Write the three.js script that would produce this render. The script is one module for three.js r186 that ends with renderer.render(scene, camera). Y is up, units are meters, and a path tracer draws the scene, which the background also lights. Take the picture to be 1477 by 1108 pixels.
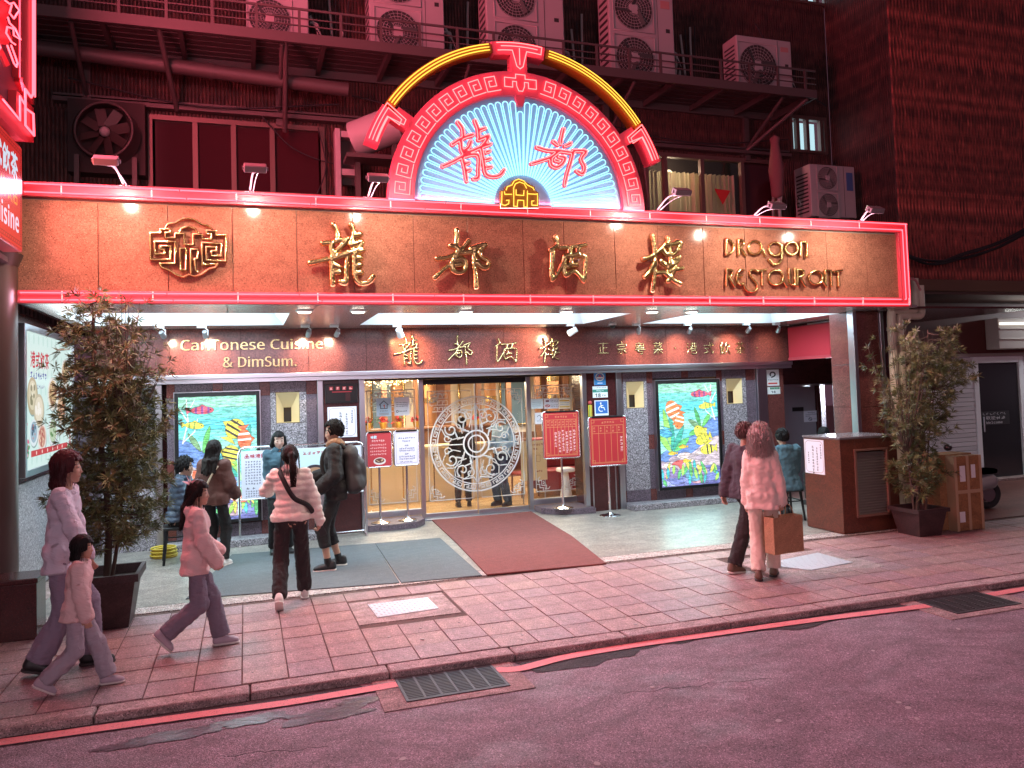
import * as THREE from 'three';
import { RoundedBoxGeometry } from 'three/addons/geometries/RoundedBoxGeometry.js';
import { TextGeometry } from 'three/addons/geometries/TextGeometry.js';
import { FontLoader } from 'three/addons/loaders/FontLoader.js';
import { RectAreaLightUniformsLib } from 'three/addons/lights/RectAreaLightUniformsLib.js';
import { mergeGeometries } from 'three/addons/utils/BufferGeometryUtils.js';
import { createNoise3D } from 'simplex-noise';

RectAreaLightUniformsLib.init();
const scene = new THREE.Scene();
// ---- camera: a phone held high on the far side of the street, turned a little to the right -------------------------------------
const EYE = 2.1, D2R = Math.PI / 180;
const camera = new THREE.PerspectiveCamera(2 * Math.atan(554 / 1136) / D2R, 1477 / 1108, 0.05, 300);
{
  const yaw = 18.79 * D2R, pitch = 2.579 * D2R, roll = -1.847 * D2R;
  const fwd = new THREE.Vector3(Math.sin(yaw) * Math.cos(pitch), Math.sin(pitch), -Math.cos(yaw) * Math.cos(pitch));
  const right = new THREE.Vector3(Math.cos(yaw), 0, Math.sin(yaw)), up = new THREE.Vector3().crossVectors(right, fwd);
  const r = right.clone().multiplyScalar(Math.cos(roll)).addScaledVector(up, Math.sin(roll));
  const u = up.clone().multiplyScalar(Math.cos(roll)).addScaledVector(right, -Math.sin(roll));
  camera.position.set(0, EYE, 0);
  camera.quaternion.setFromRotationMatrix(new THREE.Matrix4().makeBasis(r, u, fwd.clone().negate()));
  camera.setViewOffset(1477, 1108, 0, 44.2, 1477, 1108);
}
// ---- night sky over a neon street, and the faint moon ------------------------------------------------------------------------
scene.background = new THREE.Color().setRGB(0.075, 0.034, 0.05);
const moon = new THREE.DirectionalLight(0xffeedd, 0.03);
moon.position.set(-6, 20, 14); moon.target.position.set(3, 0, -9); moon.shadow.radius = 30; moon.castShadow = true;
moon.shadow.camera.left = -16; moon.shadow.camera.right = 16; moon.shadow.camera.top = 16; moon.shadow.camera.bottom = -16; moon.shadow.camera.far = 60;
scene.add(moon, moon.target);
const renderer = new THREE.WebGLRenderer({ antialias: true });
renderer.toneMapping = THREE.LinearToneMapping;
renderer.toneMappingExposure = 1.17;
renderer.shadowMap.enabled = true;
// light strengths, all in one place
const LIT = { cove: 8.4, track: 5, down: 5, flood: 8, band: 22, street: 7.6, fan: 5.5, leftSign: 27, room: 24, sconce: 3.2, glass: 2.8, poster: 3.6, neigh: 24 };

// ---- helpers -----------------------------------------------------------------------------------------------------------------
let seedN = 12345;
const rnd = () => { seedN = (seedN * 1664525 + 1013904223) >>> 0; return seedN / 4294967296; };
const rr = (a, b) => a + (b - a) * rnd();
const seedTo = (n) => { seedN = n >>> 0; };
const noise3 = createNoise3D(() => rnd());
const V = (x, y, z) => new THREE.Vector3(x, y, z);
const used = new Map();
const numbered = (n) => { const k = used.get(n) ?? 0; used.set(n, k + 1); return k ? n + '_' + String(k).padStart(3, '0') : n; };
function tag(o, label, category, group, kind) {
  if (label) o.userData.label = label;
  if (category) o.userData.category = category;
  if (group) o.userData.group = group;
  if (kind) o.userData.kind = kind;
  return o;
}
// a thing: a Group at its base; parts given in world metres are moved back by that base
function thing(name, label, category, [x, y, z] = [0, 0, 0], group, local = false) {
  const o = new THREE.Group(); o.name = numbered(name); o.position.set(x, y, z); o.worldParts = !local; scene.add(o);
  return tag(o, label, category, group);
}
function part(name, geo, mat, parent) {
  const m = new THREE.Mesh(Array.isArray(geo) ? merge(geo) : geo, mat);
  m.name = name; m.castShadow = m.receiveShadow = true;
  if (parent) { if (parent.worldParts) m.position.copy(parent.position).negate(); parent.add(m); }
  return m;
}
function single(name, geo, mat, label, category, group, kind) {
  const m = part(numbered(name), geo, mat); scene.add(m);
  return tag(m, label, category, group, kind);
}
function copyOf(o, label) { const c = o.clone(); c.name = numbered(o.name.replace(/_\d{3}$/, '')); c.worldParts = o.worldParts; scene.add(c); if (label) c.userData = { ...c.userData, label }; return c; }
function merge(list) {
  return mergeGeometries(list.map((g) => {
    let q = g.index ? g.toNonIndexed() : g.clone();
    if (!q.attributes.uv) q.setAttribute('uv', new THREE.BufferAttribute(new Float32Array(q.attributes.position.count * 2), 2));
    for (const k of Object.keys(q.attributes)) if (!['position', 'normal', 'uv'].includes(k)) q.deleteAttribute(k);
    if (!q.attributes.normal) q.computeVertexNormals();
    return q;
  }));
}
// uv in metres, from the direction each vertex faces
function metres(g) {
  const p = g.attributes.position, n = g.attributes.normal, uv = new Float32Array(p.count * 2);
  for (let i = 0; i < p.count; i++) {
    const ax = Math.abs(n.getX(i)), ay = Math.abs(n.getY(i)), az = Math.abs(n.getZ(i));
    const [u, v] = az >= ax && az >= ay ? [p.getX(i), p.getY(i)] : ax >= ay ? [p.getZ(i), p.getY(i)] : [p.getX(i), p.getZ(i)];
    uv[i * 2] = u; uv[i * 2 + 1] = v;
  }
  g.setAttribute('uv', new THREE.BufferAttribute(uv, 2));
  return g;
}
const bx = (x0, x1, y0, y1, z0, z1, raw) => { const g = new THREE.BoxGeometry(Math.abs(x1 - x0), Math.abs(y1 - y0), Math.abs(z1 - z0)); g.translate((x0 + x1) / 2, (y0 + y1) / 2, (z0 + z1) / 2); return raw ? g : metres(g); };
const rbx = (x0, x1, y0, y1, z0, z1, r = 0.01, seg = 2) => { const g = new RoundedBoxGeometry(Math.abs(x1 - x0), Math.abs(y1 - y0), Math.abs(z1 - z0), seg, r); g.translate((x0 + x1) / 2, (y0 + y1) / 2, (z0 + z1) / 2); return metres(g); };
const cyl = (a, b, r0, r1 = r0, n = 12) => { // cylinder from a to b
  const d = b.clone().sub(a), L = d.length(), g = new THREE.CylinderGeometry(r1, r0, L, n);
  g.translate(0, L / 2, 0); g.applyQuaternion(new THREE.Quaternion().setFromUnitVectors(V(0, 1, 0), d.normalize())); g.translate(a.x, a.y, a.z);
  return g;
};
const sph = (x, y, z, r, n = 12) => new THREE.SphereGeometry(r, n, Math.max(6, n >> 1)).translate(x, y, z);
// a tube along points with mitred corners; ref is the normal of the plane it lies in; r a number or one per point
function tube(pts, r, { sides = 6, closed = false, ref = V(0, 0, 1), flat = 1 } = {}) {
  const P = pts.map((p) => (p.isVector3 ? p : V(...p))), n = P.length, pos = [], idx = [], nor = [];
  for (let i = 0; i < n; i++) {
    const a = P[closed ? (i + n - 1) % n : Math.max(0, i - 1)], b = P[i], c = P[closed ? (i + 1) % n : Math.min(n - 1, i + 1)];
    const d1 = b.clone().sub(a), d2 = c.clone().sub(b);
    if (d1.lengthSq() < 1e-12) d1.copy(d2); if (d2.lengthSq() < 1e-12) d2.copy(d1);
    d1.normalize(); d2.normalize();
    const t = d1.clone().add(d2); if (t.lengthSq() < 1e-6) t.copy(d2); t.normalize();
    const s = V(0, 0, 0).crossVectors(t, ref); if (s.lengthSq() < 1e-6) s.crossVectors(t, V(0.31, 0.8, 0.5)); s.normalize();
    const q = V(0, 0, 0).crossVectors(s, t).normalize(), k = Math.min(1.6, 1 / Math.max(0.4, d1.dot(t))), R = Array.isArray(r) ? r[i] : r;
    for (let j = 0; j < sides; j++) {
      const w = j / sides * 2 * Math.PI, cs = Math.cos(w), sn = Math.sin(w), o = s.clone().multiplyScalar(cs * R * k).addScaledVector(q, sn * R * flat);
      pos.push(b.x + o.x, b.y + o.y, b.z + o.z); const m = s.clone().multiplyScalar(cs).addScaledVector(q, sn); nor.push(m.x, m.y, m.z);
    }
  }
  const rings = closed ? n : n - 1;
  for (let i = 0; i < rings; i++) for (let j = 0; j < sides; j++) {
    const a = i * sides + j, b = i * sides + (j + 1) % sides, c = ((i + 1) % n) * sides + j, d = ((i + 1) % n) * sides + (j + 1) % sides;
    idx.push(a, c, b, b, c, d);
  }
  if (!closed) for (const e of [0, n - 1]) { const c = pos.length / 3; pos.push(P[e].x, P[e].y, P[e].z); nor.push(0, 0, 1); for (let j = 0; j < sides; j++) { const a = e * sides + j, b = e * sides + (j + 1) % sides; e ? idx.push(b, a, c) : idx.push(a, b, c); } }
  const g = new THREE.BufferGeometry();
  g.setAttribute('position', new THREE.Float32BufferAttribute(pos, 3)); g.setAttribute('normal', new THREE.Float32BufferAttribute(nor, 3)); g.setIndex(idx);
  g.setAttribute('uv', new THREE.Float32BufferAttribute(new Float32Array(pos.length / 3 * 2), 2));
  return g;
}
const arcPts = (cx, cy, rx, ry, a0, a1, n) => Array.from({ length: n + 1 }, (_, i) => { const a = (a0 + (a1 - a0) * i / n) * D2R; return [cx + rx * Math.cos(a), cy + ry * Math.sin(a)]; });
const smooth = (pts, n = 6) => new THREE.CatmullRomCurve3(pts.map((p) => (p.isVector3 ? p : V(...p)))).getPoints((pts.length - 1) * n);
// flat extruded outline in the xy plane, front face at z
function plate(pts, z, depth, bevel = 0, holes = []) {
  const s = new THREE.Shape(pts.map((p) => new THREE.Vector2(p[0], p[1])));
  for (const h of holes) s.holes.push(new THREE.Path(h.map((p) => new THREE.Vector2(p[0], p[1]))));
  const g = new THREE.ExtrudeGeometry(s, { depth, bevelEnabled: bevel > 0, bevelSize: bevel, bevelThickness: bevel, bevelSegments: 2, curveSegments: 8 });
  g.translate(0, 0, z - depth);
  return g;
}
// ---- signed distance fields, meshed by surface nets --------------------------------------------------------------------------
function nets(f, lo, hi, h, tint) {
  const nx = Math.ceil((hi[0] - lo[0]) / h) + 2, ny = Math.ceil((hi[1] - lo[1]) / h) + 2, nz = Math.ceil((hi[2] - lo[2]) / h) + 2;
  const val = new Float32Array(nx * ny * nz), at = new Int32Array(nx * ny * nz).fill(-1), sy = nx, sz = nx * ny;
  for (let k = 0, q = 0; k < nz; k++) for (let j = 0; j < ny; j++) for (let i = 0; i < nx; i++, q++) val[q] = f(lo[0] + i * h, lo[1] + j * h, lo[2] + k * h);
  const pos = [], idx = [], off = [0, 1, sy, sy + 1, sz, sz + 1, sz + sy, sz + sy + 1];
  const edges = [[0, 1], [2, 3], [4, 5], [6, 7], [0, 2], [1, 3], [4, 6], [5, 7], [0, 4], [1, 5], [2, 6], [3, 7]];
  for (let k = 0; k < nz - 1; k++) for (let j = 0; j < ny - 1; j++) for (let i = 0; i < nx - 1; i++) {
    const q = i + j * sy + k * sz; let m = 0;
    for (let c = 0; c < 8; c++) if (val[q + off[c]] < 0) m |= 1 << c;
    if (m === 0 || m === 255) continue;
    let n = 0, x = 0, y = 0, z = 0;
    for (const [a, b] of edges) {
      if (((m >> a) & 1) === ((m >> b) & 1)) continue;
      const va = val[q + off[a]], vb = val[q + off[b]], t = va / (va - vb);
      x += (a & 1) + t * ((b & 1) - (a & 1)); y += ((a >> 1) & 1) + t * (((b >> 1) & 1) - ((a >> 1) & 1)); z += (a >> 2) + t * ((b >> 2) - (a >> 2)); n++;
    }
    at[q] = pos.length / 3; pos.push(lo[0] + (i + x / n) * h, lo[1] + (j + y / n) * h, lo[2] + (k + z / n) * h);
  }
  const quad = (a, b, c, d, s) => { if (a < 0 || b < 0 || c < 0 || d < 0) return; s ? idx.push(a, b, c, a, c, d) : idx.push(a, c, b, a, d, c); };
  for (let k = 1; k < nz - 1; k++) for (let j = 1; j < ny - 1; j++) for (let i = 1; i < nx - 1; i++) {
    const q = i + j * sy + k * sz, s = val[q] < 0;
    if (s !== val[q + 1] < 0) quad(at[q - sy - sz], at[q - sz], at[q], at[q - sy], s);
    if (s !== val[q + sy] < 0) quad(at[q - 1 - sz], at[q - 1], at[q], at[q - sz], s);
    if (s !== val[q + sz] < 0) quad(at[q - 1 - sy], at[q - sy], at[q], at[q - 1], s);
  }
  const g = new THREE.BufferGeometry();
  g.setAttribute('position', new THREE.Float32BufferAttribute(pos, 3)); g.setIndex(idx); g.computeVertexNormals(); metres(g);
  if (tint) { const c = []; for (let i = 0; i < pos.length; i += 3) c.push(...tint(pos[i], pos[i + 1], pos[i + 2])); g.setAttribute('color', new THREE.Float32BufferAttribute(c, 3)); }
  return g;
}
const smin = (a, b, k) => { const h = Math.max(k - Math.abs(a - b), 0) / k; return Math.min(a, b) - h * h * k * 0.25; };
// bones: [ax,ay,az, bx,by,bz, ra, rb]
function bones(list, k) {
  const B = list.map((b) => { const dx = b[3] - b[0], dy = b[4] - b[1], dz = b[5] - b[2]; return [...b, dx, dy, dz, 1 / Math.max(1e-9, dx * dx + dy * dy + dz * dz)]; });
  return (x, y, z) => {
    let d = 9;
    for (const b of B) {
      const px = x - b[0], py = y - b[1], pz = z - b[2];
      let t = (px * b[8] + py * b[9] + pz * b[10]) * b[11]; t = t < 0 ? 0 : t > 1 ? 1 : t;
      const ex = px - b[8] * t, ey = py - b[9] * t, ez = pz - b[10] * t, e = Math.sqrt(ex * ex + ey * ey + ez * ez) - (b[6] + (b[7] - b[6]) * t);
      d = d > 8 ? e : smin(d, e, k);
    }
    return d;
  };
}
function boundsOf(list, pad) {
  const lo = [9, 9, 9], hi = [-9, -9, -9];
  for (const b of list) for (let c = 0; c < 3; c++) { lo[c] = Math.min(lo[c], b[c] - b[6] - pad, b[c + 3] - b[7] - pad); hi[c] = Math.max(hi[c], b[c] + b[6] + pad, b[c + 3] + b[7] + pad); }
  return [lo, hi];
}
// ---- computed textures ---------------------------------------------------------------------------------------------------------
function dataTex(n, fn, { srgb = true, rep = 1 } = {}) {
  const a = new Uint8Array(n * n * 4);
  for (let y = 0; y < n; y++) for (let x = 0; x < n; x++) { const c = fn(x / n, y / n, x, y), o = (y * n + x) * 4; a[o] = Math.max(0, Math.min(255, c[0])); a[o + 1] = Math.max(0, Math.min(255, c[1])); a[o + 2] = Math.max(0, Math.min(255, c[2])); a[o + 3] = 255; }
  const t = new THREE.DataTexture(a, n, n); t.wrapS = t.wrapT = THREE.RepeatWrapping; t.magFilter = THREE.LinearFilter; t.minFilter = THREE.LinearMipmapLinearFilter; t.generateMipmaps = true;
  t.repeat.set(rep, rep); if (srgb) t.colorSpace = THREE.SRGBColorSpace; t.needsUpdate = true;
  return t;
}
// noise that repeats over the unit square: walks a torus in two of the noise's axes
const wrapNoise = (u, v, f, s = 0) => { const a = u * 2 * Math.PI, b = v * 2 * Math.PI, r = f / 6.2832; return noise3(Math.cos(a) * r + s, Math.sin(a) * r + Math.cos(b) * r * 1.7, Math.sin(b) * r * 1.7 - s); };
const speckle = (base, amp, dark, light, n = 256, rep = 0.5, patch = 0.06) => {
  const grain = new Float32Array(n * n).map(() => rnd());
  return dataTex(n, (u, v, x, y) => {
    const g = (grain[y * n + x] + grain[y * n + (x + 1) % n] * 0.5 + grain[((y + 1) % n) * n + x] * 0.5) / 2, p = wrapNoise(u, v, 5) * patch + wrapNoise(u, v, 17, 9) * patch * 0.6;
    const k = 1 + (g - 0.5) * amp + p, hot = grain[y * n + x];
    const c = hot < dark ? 0.45 : hot > 1 - light ? 1.45 : 1;
    return base.map((b) => b * k * c);
  }, { rep });
};
function canvasTex(w, h, draw, repeat) {
  const c = document.createElement('canvas'); c.width = w; c.height = h; const g = c.getContext('2d'); draw(g, w, h);
  const t = new THREE.CanvasTexture(c); t.colorSpace = THREE.SRGBColorSpace; if (repeat) { t.wrapS = t.wrapT = THREE.RepeatWrapping; }
  return t;
}
const std = (c, rough = 0.7, o = {}) => new THREE.MeshPhysicalMaterial({ color: Array.isArray(c) ? new THREE.Color().setRGB(...c) : c, roughness: rough, ...o });
const glow = (c, k, base = 0x222222) => new THREE.MeshStandardMaterial({ color: base, roughness: 0.4, emissive: new THREE.Color().setRGB(...c), emissiveIntensity: k });
function rect(name, w, h, color, k, pos, target, parent) {
  const l = new THREE.RectAreaLight(new THREE.Color().setRGB(...color), k, w, h); l.name = name;
  l.position.set(...pos); scene.add(l); l.lookAt(...target); l.updateMatrixWorld();
  if (parent) { parent.updateMatrixWorld(); parent.attach(l); }
  return l;
}
function spot(name, color, k, pos, target, angle, pen, radius, parent) {
  const l = new THREE.SpotLight(new THREE.Color().setRGB(...color), k, 0, angle * D2R, pen); l.name = name; l.position.set(...pos); l.target.position.set(...target);
  l.shadow.radius = radius; l.castShadow = true; scene.add(l, l.target); l.target.name = name + '_aim';
  if (parent) { parent.updateMatrixWorld(); l.updateMatrixWorld(); l.target.updateMatrixWorld(); parent.attach(l); parent.attach(l.target); }
  return l;
}
function bulb(name, color, k, pos, radius, parent) {
  const l = new THREE.PointLight(new THREE.Color().setRGB(...color), k); l.name = name; l.position.set(...pos); l.shadow.radius = radius; l.castShadow = true; scene.add(l);
  if (parent) { parent.updateMatrixWorld(); l.updateMatrixWorld(); parent.attach(l); }
  return l;
}

// ---- materials -----------------------------------------------------------------------------------------------------------------
seedTo(7);
const bumpGrain = dataTex(256, () => { const g = rnd() * 255; return [g, g, g]; }, { srgb: false, rep: 1 });
const bumpSoft = dataTex(256, (u, v) => { const g = 128 + wrapNoise(u, v, 9) * 60 + wrapNoise(u, v, 31, 4) * 40; return [g, g, g]; }, { srgb: false });
// rain streaks and grime on old cladding
const streaks = dataTex(512, (u, v) => { const s = wrapNoise(u, v * 0.12, 90, 3) * 0.5 + wrapNoise(u, v * 0.2, 34, 8) * 0.35 + wrapNoise(u, v, 14, 1) * 0.35 + wrapNoise(u, v, 60, 5) * 0.15, k = 150 + s * 95; return [k * 1.05, k * 0.98, k * 0.96]; }, { rep: 0.22 });
const M = {
  redGranite: std(0xffffff, 0.13, { specularIntensity: 0.45, map: speckle([156, 103, 84], 0.32, 0.03, 0.02, 256, 0.9, 0.05), clearcoat: 0.0 }),
  wineGranite: std(0xffffff, 0.16, { map: speckle([110, 62, 58], 0.45, 0.06, 0.03, 256, 0.9, 0.05) }),
  darkWine: std(0xffffff, 0.22, { map: speckle([72, 34, 34], 0.35, 0.05, 0.02, 256, 0.9) }),
  greyGranite: std(0xffffff, 0.35, { map: speckle([150, 143, 148], 0.75, 0.16, 0.05, 256, 0.55, 0.03) }),
  mauveGranite: std(0xffffff, 0.3, { map: speckle([104, 90, 100], 0.5, 0.1, 0.03, 256, 0.7, 0.03) }),
  floorGranite: std(0xffffff, 0.36, { map: speckle([144, 136, 129], 0.42, 0.06, 0.03, 256, 0.6, 0.1) }),
  steel: std([0.52, 0.54, 0.58], 0.28, { metalness: 1 }),
  steelDull: std([0.4, 0.4, 0.44], 0.4, { metalness: 1 }),
  chrome: std([0.75, 0.76, 0.78], 0.12, { metalness: 1 }),
  gold: std([0.64, 0.46, 0.2], 0.27, { metalness: 1 }),
  goldPale: std([0.5, 0.38, 0.2], 0.24, { metalness: 1 }),
  soffit: std([0.62, 0.55, 0.55], 0.25, { metalness: 0.7 }),
  white: std([0.78, 0.8, 0.82], 0.45),
  black: std([0.012, 0.012, 0.013], 0.45),
  blackMetal: std([0.02, 0.02, 0.022], 0.35, { metalness: 0.4 }),
  glass: std(0xffffff, 0.02, { transmission: 1, thickness: 0, ior: 1.45 }),
  redPanel: std([0.72, 0.085, 0.125], 0.3),
  neonPink: glow([1, 0.065, 0.09], 5), neonCyan: glow([0.34, 0.85, 1], 1.6), neonYellow: glow([1, 0.55, 0.06], 1.9), neonRed: glow([1, 0.07, 0.07], 7),
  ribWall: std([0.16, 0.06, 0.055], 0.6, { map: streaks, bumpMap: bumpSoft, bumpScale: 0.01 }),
  concrete: std(0xffffff, 0.85, { map: speckle([150, 128, 124], 0.35, 0.04, 0.03, 256, 0.8, 0.14), bumpMap: bumpGrain, bumpScale: 0.003 }),
  asphalt: null,
  acWhite: std([0.38, 0.33, 0.35], 0.5), acGrey: std([0.34, 0.32, 0.33], 0.55), acDark: std([0.03, 0.03, 0.03], 0.6),
  iron: std([0.1, 0.075, 0.075], 0.55, { metalness: 0.3 }),
  cream: std([0.66, 0.55, 0.38], 0.6), wood: std([0.2, 0.09, 0.045], 0.45), paper: std([0.82, 0.8, 0.82], 0.8),
  rubber: std([0.02, 0.02, 0.022], 0.7), pvc: std([0.64, 0.54, 0.42], 0.4),
};
// ---- from a pixel of the photograph to the place on a known plane (wall, board, floor) that it shows ---------------------------
const CAMX = new THREE.Matrix4().makeRotationFromQuaternion(camera.quaternion);
function ray(u, v) { return V((u - 738.5) / 1136, -(v - 509.8) / 1136, -1).applyMatrix4(CAMX); }
const onZ = (u, v, z) => { const d = ray(u, v); return V(0, EYE, 0).addScaledVector(d, z / d.z); };
const onX = (u, v, x) => { const d = ray(u, v); return V(0, EYE, 0).addScaledVector(d, x / d.x); };
const onY = (u, v, y) => { const d = ray(u, v); return V(0, EYE, 0).addScaledVector(d, (y - EYE) / d.y); };

// ---- ground ----------------------------------------------------------------------------------------------------------------------
const ROAD = -0.06;
seedTo(99);
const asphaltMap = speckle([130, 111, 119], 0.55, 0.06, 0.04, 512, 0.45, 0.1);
const wetMap = dataTex(512, (u, v) => { const n = wrapNoise(u, v, 9, 2) + wrapNoise(u, v, 23, 5) * 0.5 + wrapNoise(u, v, 61, 8) * 0.25; const w = THREE.MathUtils.smoothstep(n, 0.35, 0.75); const g = 255 * (0.72 - 0.16 * w); return [g, g, g]; }, { srgb: false, rep: 0.11 });
M.asphalt = std(0xffffff, 1, { map: asphaltMap, roughnessMap: wetMap, bumpMap: bumpGrain, bumpScale: 0.006 });
M.newAsphalt = std(0xffffff, 0.8, { map: speckle([58, 50, 52], 0.8, 0.15, 0.04, 256, 0.9, 0.12), bumpMap: bumpGrain, bumpScale: 0.008 });
single('ground', bx(-60, 60, -0.7, -0.4, -60, 40), M.concrete, 'bare ground under the street and the buildings', 'ground', null, 'structure');
const roadSlabs = [bx(-40, 40, -0.4, ROAD, -5.56, 30)]; { let x = -40; for (const [a, b] of [[1.05, 1.77], [6.06, 6.8], [40, 40]]) { roadSlabs.push(bx(x, a, -0.4, ROAD, -6.0, -5.5605)); x = b; } roadSlabs.push(bx(-40, 40, -0.4, ROAD, -6.04, -6.0005)); }
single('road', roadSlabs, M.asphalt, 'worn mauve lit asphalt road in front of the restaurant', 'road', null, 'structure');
{ // darker trench fill along the kerb, with ragged edges
  const strip = (pts, y) => { const s = new THREE.Shape(pts.map(([x, z]) => new THREE.Vector2(x, -z))); const g = new THREE.ShapeGeometry(s); g.rotateX(-Math.PI / 2); g.translate(0, y, 0); return metres(g); };
  const ragged = (x0, x1, za, zb) => { const p = []; for (let x = x0; x <= x1; x += 0.12) p.push([x, za(x)]); for (let x = x1; x >= x0; x -= 0.12) p.push([x, zb(x) + rr(-0.05, 0.05)]); return p; };
  const o = thing('gutter_patch', 'dark ragged asphalt fill along the kerb', 'asphalt patch', [0, ROAD, -5.8]); o.userData.kind = 'structure';
  part('patch', strip(ragged(-2.6, 0.84, () => -6.03, (x) => -5.9 + 0.05 * Math.sin(x * 2)), ROAD + 0.004), M.newAsphalt, o);
  part('patch', strip(ragged(1.97, 5.9, () => -6.03, (x) => -5.66 - 0.2 * Math.min(1, Math.abs(x - 2.1)) + 0.06 * Math.sin(x * 3)), ROAD + 0.004), M.newAsphalt, o);
  part('patch', strip(ragged(6.95, 11, () => -6.03, (x) => -5.86 + 0.04 * Math.sin(x * 3)), ROAD + 0.004), M.newAsphalt, o);
  // drain aprons
  const apron = (x0, x1, z0, z1, name) => { const gx = x0 < 3 ? [1.05, 1.77] : [6.06, 6.8], a = single(name, [bx(x0, gx[0] - 0.02, ROAD, ROAD + 0.007, z0, z1), bx(gx[1] + 0.02, x1, ROAD, ROAD + 0.007, z0, z1), bx(gx[0] - 0.02, gx[1] + 0.02, ROAD, ROAD + 0.007, -5.54, z1)], M.concrete, x0 < 3 ? 'pale concrete apron around the drain beside the metal plate in the paving' : 'pale concrete apron around the drain nearer the equipment cabinet', 'concrete', null, 'structure'); return a; };
  apron(0.86, 1.95, -6.04, -5.44, 'drain_apron'); apron(5.86, 6.98, -6.04, -5.44, 'drain_apron');
  // red no-stopping line, painted and worn
  const wornRed = std(0xffffff, 0.6, { map: dataTex(256, (u, v) => { const w = wrapNoise(u, v, 60) * 0.5 + rnd() * 0.6; return w > 0.8 ? [120, 80, 82] : [212 + rnd() * 16, 118 + rnd() * 14, 126]; }, { rep: 0.9 }) });
  const paint = (pts, wdt) => { const L = [], R = []; pts.forEach(([x, z], i) => { const a = pts[Math.max(0, i - 1)], b = pts[Math.min(pts.length - 1, i + 1)], dx = b[0] - a[0], dz = b[1] - a[1], l = Math.hypot(dx, dz); L.push([x - dz / l * wdt / 2 + rr(-0.004, 0.004), z + dx / l * wdt / 2]); R.push([x + dz / l * wdt / 2, z - dx / l * wdt / 2 + rr(-0.004, 0.004)]); }); return strip([...L, ...R.reverse()], ROAD + 0.011); };
  const curve = (p) => new THREE.CatmullRomCurve3(p.map(([x, z]) => V(x, 0, z))).getPoints(p.length * 6).map((q) => [q.x, q.z]);
  const l = thing('red_kerb_line', 'red painted no stopping line along the gutter', 'road marking', [0, ROAD, -5.9]); l.userData.kind = 'structure';
  for (const p of [[[-3, -5.97], [-1.54, -5.94], [-0.39, -5.9], [0.2, -5.87], [0.6, -5.88], [1.03, -5.9]], [[1.79, -5.88], [1.95, -5.84], [2.36, -5.93], [2.9, -5.965], [3.58, -5.955], [4.8, -5.92], [5.6, -5.87], [6.02, -5.84]], [[6.82, -5.88], [7.3, -5.9], [9, -5.93], [12, -5.95]]]) part('painted_stripe', paint(curve(p), 0.11), wornRed, l);
}
{ // old chewing gum and grit trodden flat into the road
  seedTo(404); const d = []; for (let k = 0; k < 26; k++) { const q = new THREE.CylinderGeometry(1, 1, 0.003, 9); const s = rr(0.008, 0.022); q.scale(s * rr(0.8, 1.6), 1, s); q.rotateY(rnd() * 3); q.translate(rr(-1, 7), ROAD + 0.002, rr(-5.4, -3.2)); d.push(q); }
  for (let k = 0; k < 50; k++) { const q = new THREE.CylinderGeometry(1, 1, 0.003, 9), s = rr(0.006, 0.016); q.scale(s * rr(0.8, 1.6), 1, s); q.rotateY(rnd() * 3); q.translate(rr(-2, 9), 0.002, rr(-8.4, -6.3)); d.push(q); }
  const m = single('trodden_gum', d, std([0.42, 0.36, 0.36], 0.8), 'small pale specks trodden into the road', 'specks', null, 'stuff');
}
{ // cracks in the asphalt, tarred over
  seedTo(77); const tar = std([0.035, 0.03, 0.033], 0.5);
  for (const [u0, v0, u1, v1] of [[330, 1092, 470, 1076], [900, 1000, 1110, 978]]) { const a = onY(u0, v0, ROAD), b = onY(u1, v1, ROAD), p = []; for (let k = 0; k <= 14; k++) p.push(a.clone().lerp(b, k / 14).add(V(rr(-0.02, 0.02), 0.001, rr(-0.03, 0.03)))); single('road_crack', tube(p, p.map(() => rr(0.0015, 0.0032)), { sides: 5, flat: 0.5, ref: V(0, 1, 0) }), tar, 'thin crooked crack in the asphalt', 'crack', 'cracks in the road', 'structure'); }
}
{ // shallow water left standing in the dips of the gutter
  seedTo(612); const wet = std(0xffffff, 0.3, { map: asphaltMap, color: new THREE.Color().setRGB(0.5, 0.48, 0.5), bumpMap: bumpSoft, bumpScale: 0.004 });
  [[470, 1032, 0.3, 0.11], [360, 1040, 0.26, 0.08], [250, 1062, 0.3, 0.09], [520, 1012, 0.16, 0.06], [180, 1076, 0.2, 0.05]].forEach(([u, v, rx, rz]) => { const c = onY(u, v, ROAD), p = []; for (let k = 0; k < 26; k++) { const a = k / 26 * 6.2832, q = 1 + 0.35 * noise3(Math.cos(a) * 1.5 + u, Math.sin(a) * 1.5, v); p.push(new THREE.Vector2(c.x + Math.cos(a) * rx * q, -(c.z + Math.sin(a) * rz * q))); } const s = new THREE.ShapeGeometry(new THREE.Shape(p)); s.rotateX(-Math.PI / 2); s.translate(0, ROAD + 0.0045 + u * 1e-6, 0); single('puddle', metres(s), wet, 'dark wet patch on the asphalt near the drain', 'puddle', 'wet patches in the gutter', 'structure'); });
}
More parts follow.
